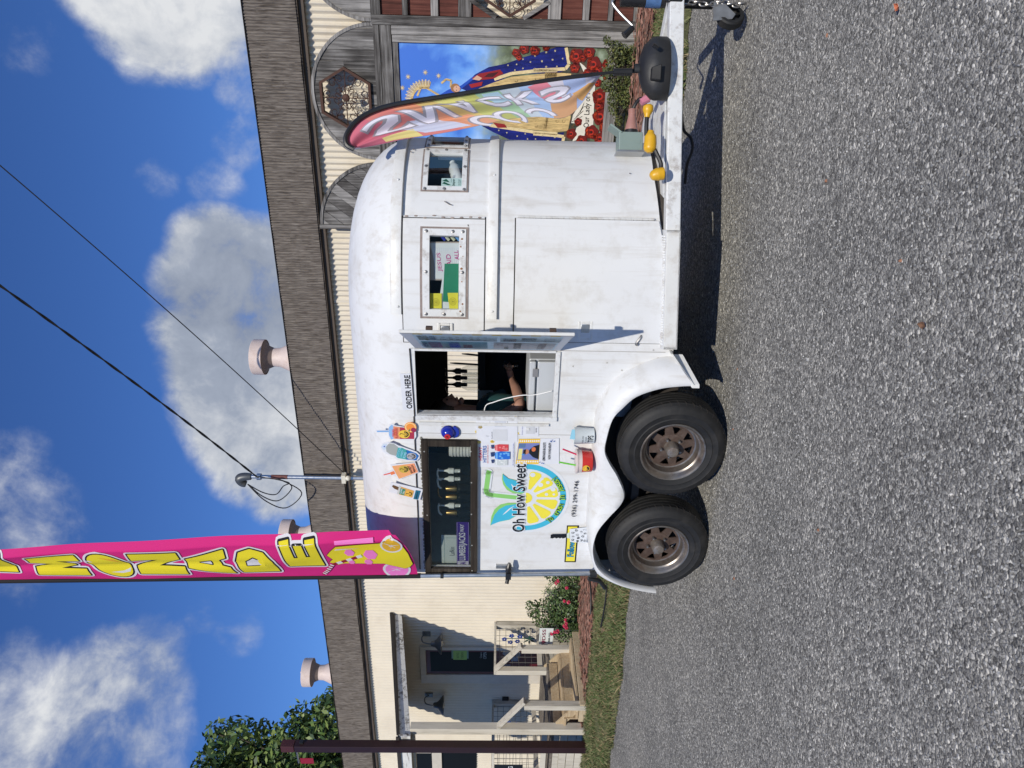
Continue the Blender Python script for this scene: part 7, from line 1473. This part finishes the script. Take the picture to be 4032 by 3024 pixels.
# folding stand leg by the rear corner
m = MB(); p0, p1 = onplane('T', ZH(580, 1165), .6), onplane('T', ZH(575, 1250), .6); m.tube([(p0[0], .6, p0[1]+.1), (p0[0]-.03, .6, p0[1]), (p1[0], .6, p1[1]-.05)], .02, 8); m.build('stand_leg', BLACK, tr)
# ------------------------------------------------------------------ plants
def foliage(mb, blobs, n, s0, s1, rnd, kinds=3, up=.2):
    tot = sum(b[3]*b[4]*b[5] for b in blobs)**1.0
    for (x, y, z, rx, ry, rz) in blobs:
        for _ in range(max(4, int(n*rx*ry*rz/tot))):
            while True:
                d = V((rnd.uniform(-1, 1), rnd.uniform(-1, 1), rnd.uniform(-1, 1)))
                if .25 < d.length < 1 and rnd.random() < d.length**1.2: break
            c = V((x+d.x*rx, y+d.y*ry, z+d.z*rz)); nrm = (d.normalized()*.6+V((rnd.gauss(0, .6), rnd.gauss(0, .6), rnd.gauss(up, .6)))).normalized()
            a = nrm.orthogonal().normalized(); a = (a*math.cos(rnd.uniform(0, 6))+nrm.cross(a)*math.sin(rnd.uniform(0, 6))).normalized(); b = nrm.cross(a); s = rnd.uniform(s0, s1)
            mb.k = rnd.randrange(kinds); mb.add([c-a*s, c+b*s*.45, c+a*s, c-b*s*.45], [(0, 1, 2, 3)])
LF = [mat('leaf_dark', (.030, .058, .018), .55, var=.3), mat('leaf_mid', (.055, .095, .028), .5, var=.3), mat('leaf_light', (.10, .15, .045), .5, var=.3)]
LY = [mat('leaf_olive', (.05, .065, .018), .6, var=.3), mat('leaf_yellowish', (.13, .14, .035), .6, var=.3), mat('leaf_mid2', (.075, .10, .028), .6, var=.3)]
STEM = mat('twig', (.06, .045, .03), .8, var=.3)
def bush(name, label, fr, blobs, n, s0, s1, mats, stems, seed, flowers=(), fmat=None, fr_r=.03, cat='bush', group=None):
    rnd = random.Random(seed); x = sum(b[0] for b in blobs)/len(blobs); y = sum(b[1] for b in blobs)/len(blobs)
    t = thing(name, label, cat, fr, (x, y, 0), group); m = MB()
    for b in blobs:
        for k in range(stems): q = V((b[0]+rnd.gauss(0, b[3]*.4), b[1]+rnd.gauss(0, b[4]*.4), b[2]+rnd.uniform(0, b[5]*.8))); m.tube([(x+(q.x-x)*.55+rnd.gauss(0, .04), y+rnd.gauss(0, .04), .0), ((x+q.x)/2+rnd.gauss(0, .04), (y+q.y)/2, q.z*.55), q], [.008, .006, .003], 5)
    m.build('stems', STEM, t); m = MB(); foliage(m, blobs, n, s0, s1, rnd); f_ = m.build('foliage', mats, t, smooth=False, recalc=False); f_['kind'] = 'stuff'
    for q in flowers:
        m = MB(); c = V(q); rr = fr_r*rnd.uniform(.8, 1.25)
        for k in range(14):
            d = V((rnd.gauss(0, 1), rnd.gauss(0, 1)-.6, rnd.gauss(0, 1)+.3)).normalized(); a = d.orthogonal().normalized()*rr*.55; b = d.cross(a).normalized()*rr*.55; o = c+d*rr*.5
            m.add([o-a, o+b*.8+d*rr*.2, o+a, o-b*.8+d*rr*.2], [(0, 1, 2, 3)])
        m.build('flower', fmat, t, smooth=False, recalc=False)
    return t
ROSE = mat('rose_pink', (.52, .03, .085), .5, var=.25, scale=30)
def bp(z, q, off): a, b = onplane('B', z(*q), off); return (a, off, b)
flA = [bp(ZL, q, -.75) for q in ((1735, 475), (1710, 490), (1760, 470), (1830, 370), (1835, 400), (1840, 435), (1825, 420))]
bush('rose_bush', 'rose bush with pink blooms around the white yard sign', 'B', [(-8.55, -.38, .62, .32, .22, .24), (-8.35, -.40, .35, .40, .28, .30), (-8.75, -.42, .30, .30, .25, .28), (-8.15, -.42, .25, .30, .25, .22), (-8.5, -.3, .85, .16, .14, .12)], 4200, .018, .038, LF, 5, 21, flA, ROSE, .042, group='rose bushes along the wall')
flB = [bp(ZL, q, -.7) for q in ((1855, 215), (1820, 205), (1750, 48), (1840, 90), (1765, 30))]
bush('rose_bush', 'loose leafy rose bush growing next to the rear of the trailer', 'B', [(-7.35, -.45, .45, .42, .28, .36), (-7.0, -.45, .35, .40, .28, .34), (-7.7, -.45, .28, .32, .25, .26), (-7.15, -.4, .80, .22, .18, .22), (-6.6, -.42, .40, .4, .26, .38)], 4600, .018, .040, LF, 5, 22, flB, ROSE, .036, group='rose bushes along the wall')
# feathery sapling leaning out of the bed
sp = thing('sapling', 'pale feathery sapling leaning against the wall above the rose bushes', 'sapling', 'B', (-7.6, -.5, 0)); m = MB(); rnd = random.Random(8)
tips = [bp(ZL, q, -.5) for q in ((1640, 145), (1650, 110), (1680, 165))]; m2 = MB()
for tp in tips:
    base_ = V((-7.45, -.48, .2)); tp = V(tp); pts = catmull([base_, base_.lerp(tp, .6)+V((0, 0, .06)), tp], 6); m.tube(pts, .004, 5)
    for k in range(26):
        t = rnd.uniform(.35, 1); q = pts[min(len(pts)-1, int(t*(len(pts)-1)))]; d = V((rnd.gauss(0, .6), rnd.gauss(-.2, .4), rnd.gauss(.1, .5))).normalized(); s = rnd.uniform(.05, .09); b = d.cross(V((0, 1, 0))).normalized()*.006
        m2.add([q, q+d*s*.5+b, q+d*s, q+d*s*.5-b], [(0, 1, 2, 3)])
m.build('stems', STEM, sp); m2.build('foliage', mat('leaf_pale', (.20, .26, .11), .55, var=.2), sp, smooth=False, recalc=False)
blM = []
for q, r in (((700, 420), .10), ((760, 470), .13), ((700, 560), .12), ((800, 560), .14), ((660, 640), .10), ((780, 680), .15), ((640, 740), .09), ((720, 780), .13), ((830, 760), .14), ((700, 860), .10), ((800, 860), .12), ((860, 650), .14), ((870, 470), .12), ((700, 960), .08), ((740, 1050), .07), ((880, 850), .12), ((640, 350), .06)):
    a, b = onplane('B', ZB(*q), -.25); blM.append((a, -.25+random.uniform(-.05, .05), max(.06, b), r*.9, .12, r*.75))
bush('shrub', 'olive green shrub growing up in front of the mural', 'B', blM, 5200, .010, .022, LY, 4, 23, cat='shrub')
# weeds along the step sill
bush('weed', 'small weed growing against the porch step', 'B', [(-8.66, -1.75, .14, .07, .07, .08)], 60, .012, .03, LF, 2, 24, cat='weed')
# tree behind the left end of the building
def tree(label, base, trunk_h, blobs, n, s0, s1, seed, mats):
    rnd = random.Random(seed); t = thing('tree', label, 'tree', 'W', base); m = MB(); b = V(base); top = b+V((0, 0, trunk_h))
    m.tube([b, b+V((.1, 0, trunk_h*.5)), top, top+V((.1, .1, 2))], [.32, .26, .2, .08], 10)
    for bl in blobs[::2]: c = V(bl[:3]); m.tube([top-V((0, 0, rnd.uniform(0, 1.5))), (top+c)/2+V((rnd.gauss(0, .3), 0, .2)), c], [.10, .06, .02], 6)
    m.build('trunk', mat('bark', (.07, .055, .042), .9, var=.3, bump=.5), t); m = MB(); foliage(m, blobs, n, s0, s1, rnd); f_ = m.build('crown', mats, t, smooth=False, recalc=False); f_['kind'] = 'stuff'
    return t
YT = 25.0; tb = []; rnd = random.Random(31)
for (x, y, r) in ((1330, 2790, .85), (1290, 2850, 1.0), (1240, 2820, .6), (1220, 2900, .9), (1150, 2880, .7), (1160, 2960, 1.1), (1060, 2960, .9), (1000, 3010, 1.1), (940, 2905, .8), (900, 2960, 1.0), (855, 2890, .55), (870, 3050, 1.2), (1250, 2980, 1.1), (1320, 2930, 1.0), (1100, 3080, 1.4), (1000, 3120, 1.5), (1250, 3100, 1.5), (880, 3180, 1.6), (1180, 3220, 1.7), (1350, 3050, 1.3), (1340, 2740, .5), (1180, 2800, .42), (1050, 2880, .45), (960, 3200, 1.6)):
    c = wpt((x, y), YT+rnd.uniform(-1.2, 1.2)); tb.append((c.x, c.y, c.z, r*.92, r*.9, r*.82))
bc = wpt((1300, 3100), YT)
LT = [mat('tree_leaf_dark', (.022, .050, .012), .5, var=.3), mat('tree_leaf_mid', (.060, .11, .022), .5, var=.3), mat('tree_leaf_light', (.14, .19, .045), .5, var=.3)]
tree('broad green tree rising behind the left end of the building', (bc.x, bc.y, 0), 4.2, tb, 21000, .045, .17, 33, LT)

# two dry leaves blown onto the parking surface
def dry_leaf(px, ln, wd, ang, c, lab):
    x, y = onground('W', px); m = MB(); n = 8; rows = []
    for i in range(n+1):
        t = i/n*2-1; w_ = wd*(1-t*t)**.7*(1+.18*math.sin(i*2.6)); rows.append([(x+math.cos(ang)*t*ln-math.sin(ang)*s_*w_, y+math.sin(ang)*t*ln+math.cos(ang)*s_*w_, .012+.008*abs(s_)+.010*t*t) for s_ in (-1, -.4, 0, .4, 1)])
    m.grid(rows); m.build('dry_leaf', mat('leaf_'+lab.split()[0], c, .8, var=.4, scale=60), fr='W', solid=.0015, recalc=False, label=lab, cat='leaf', group='dry leaves on the ground')
dry_leaf((3655, 1282), .020, .013, 1.2, (.16, .085, .05), 'brown curled dry leaf lying alone on the grey gravel')
dry_leaf((3551, 30), .017, .012, .3, (.45, .13, .06), 'orange leaf on the gravel by the right edge of the photo')
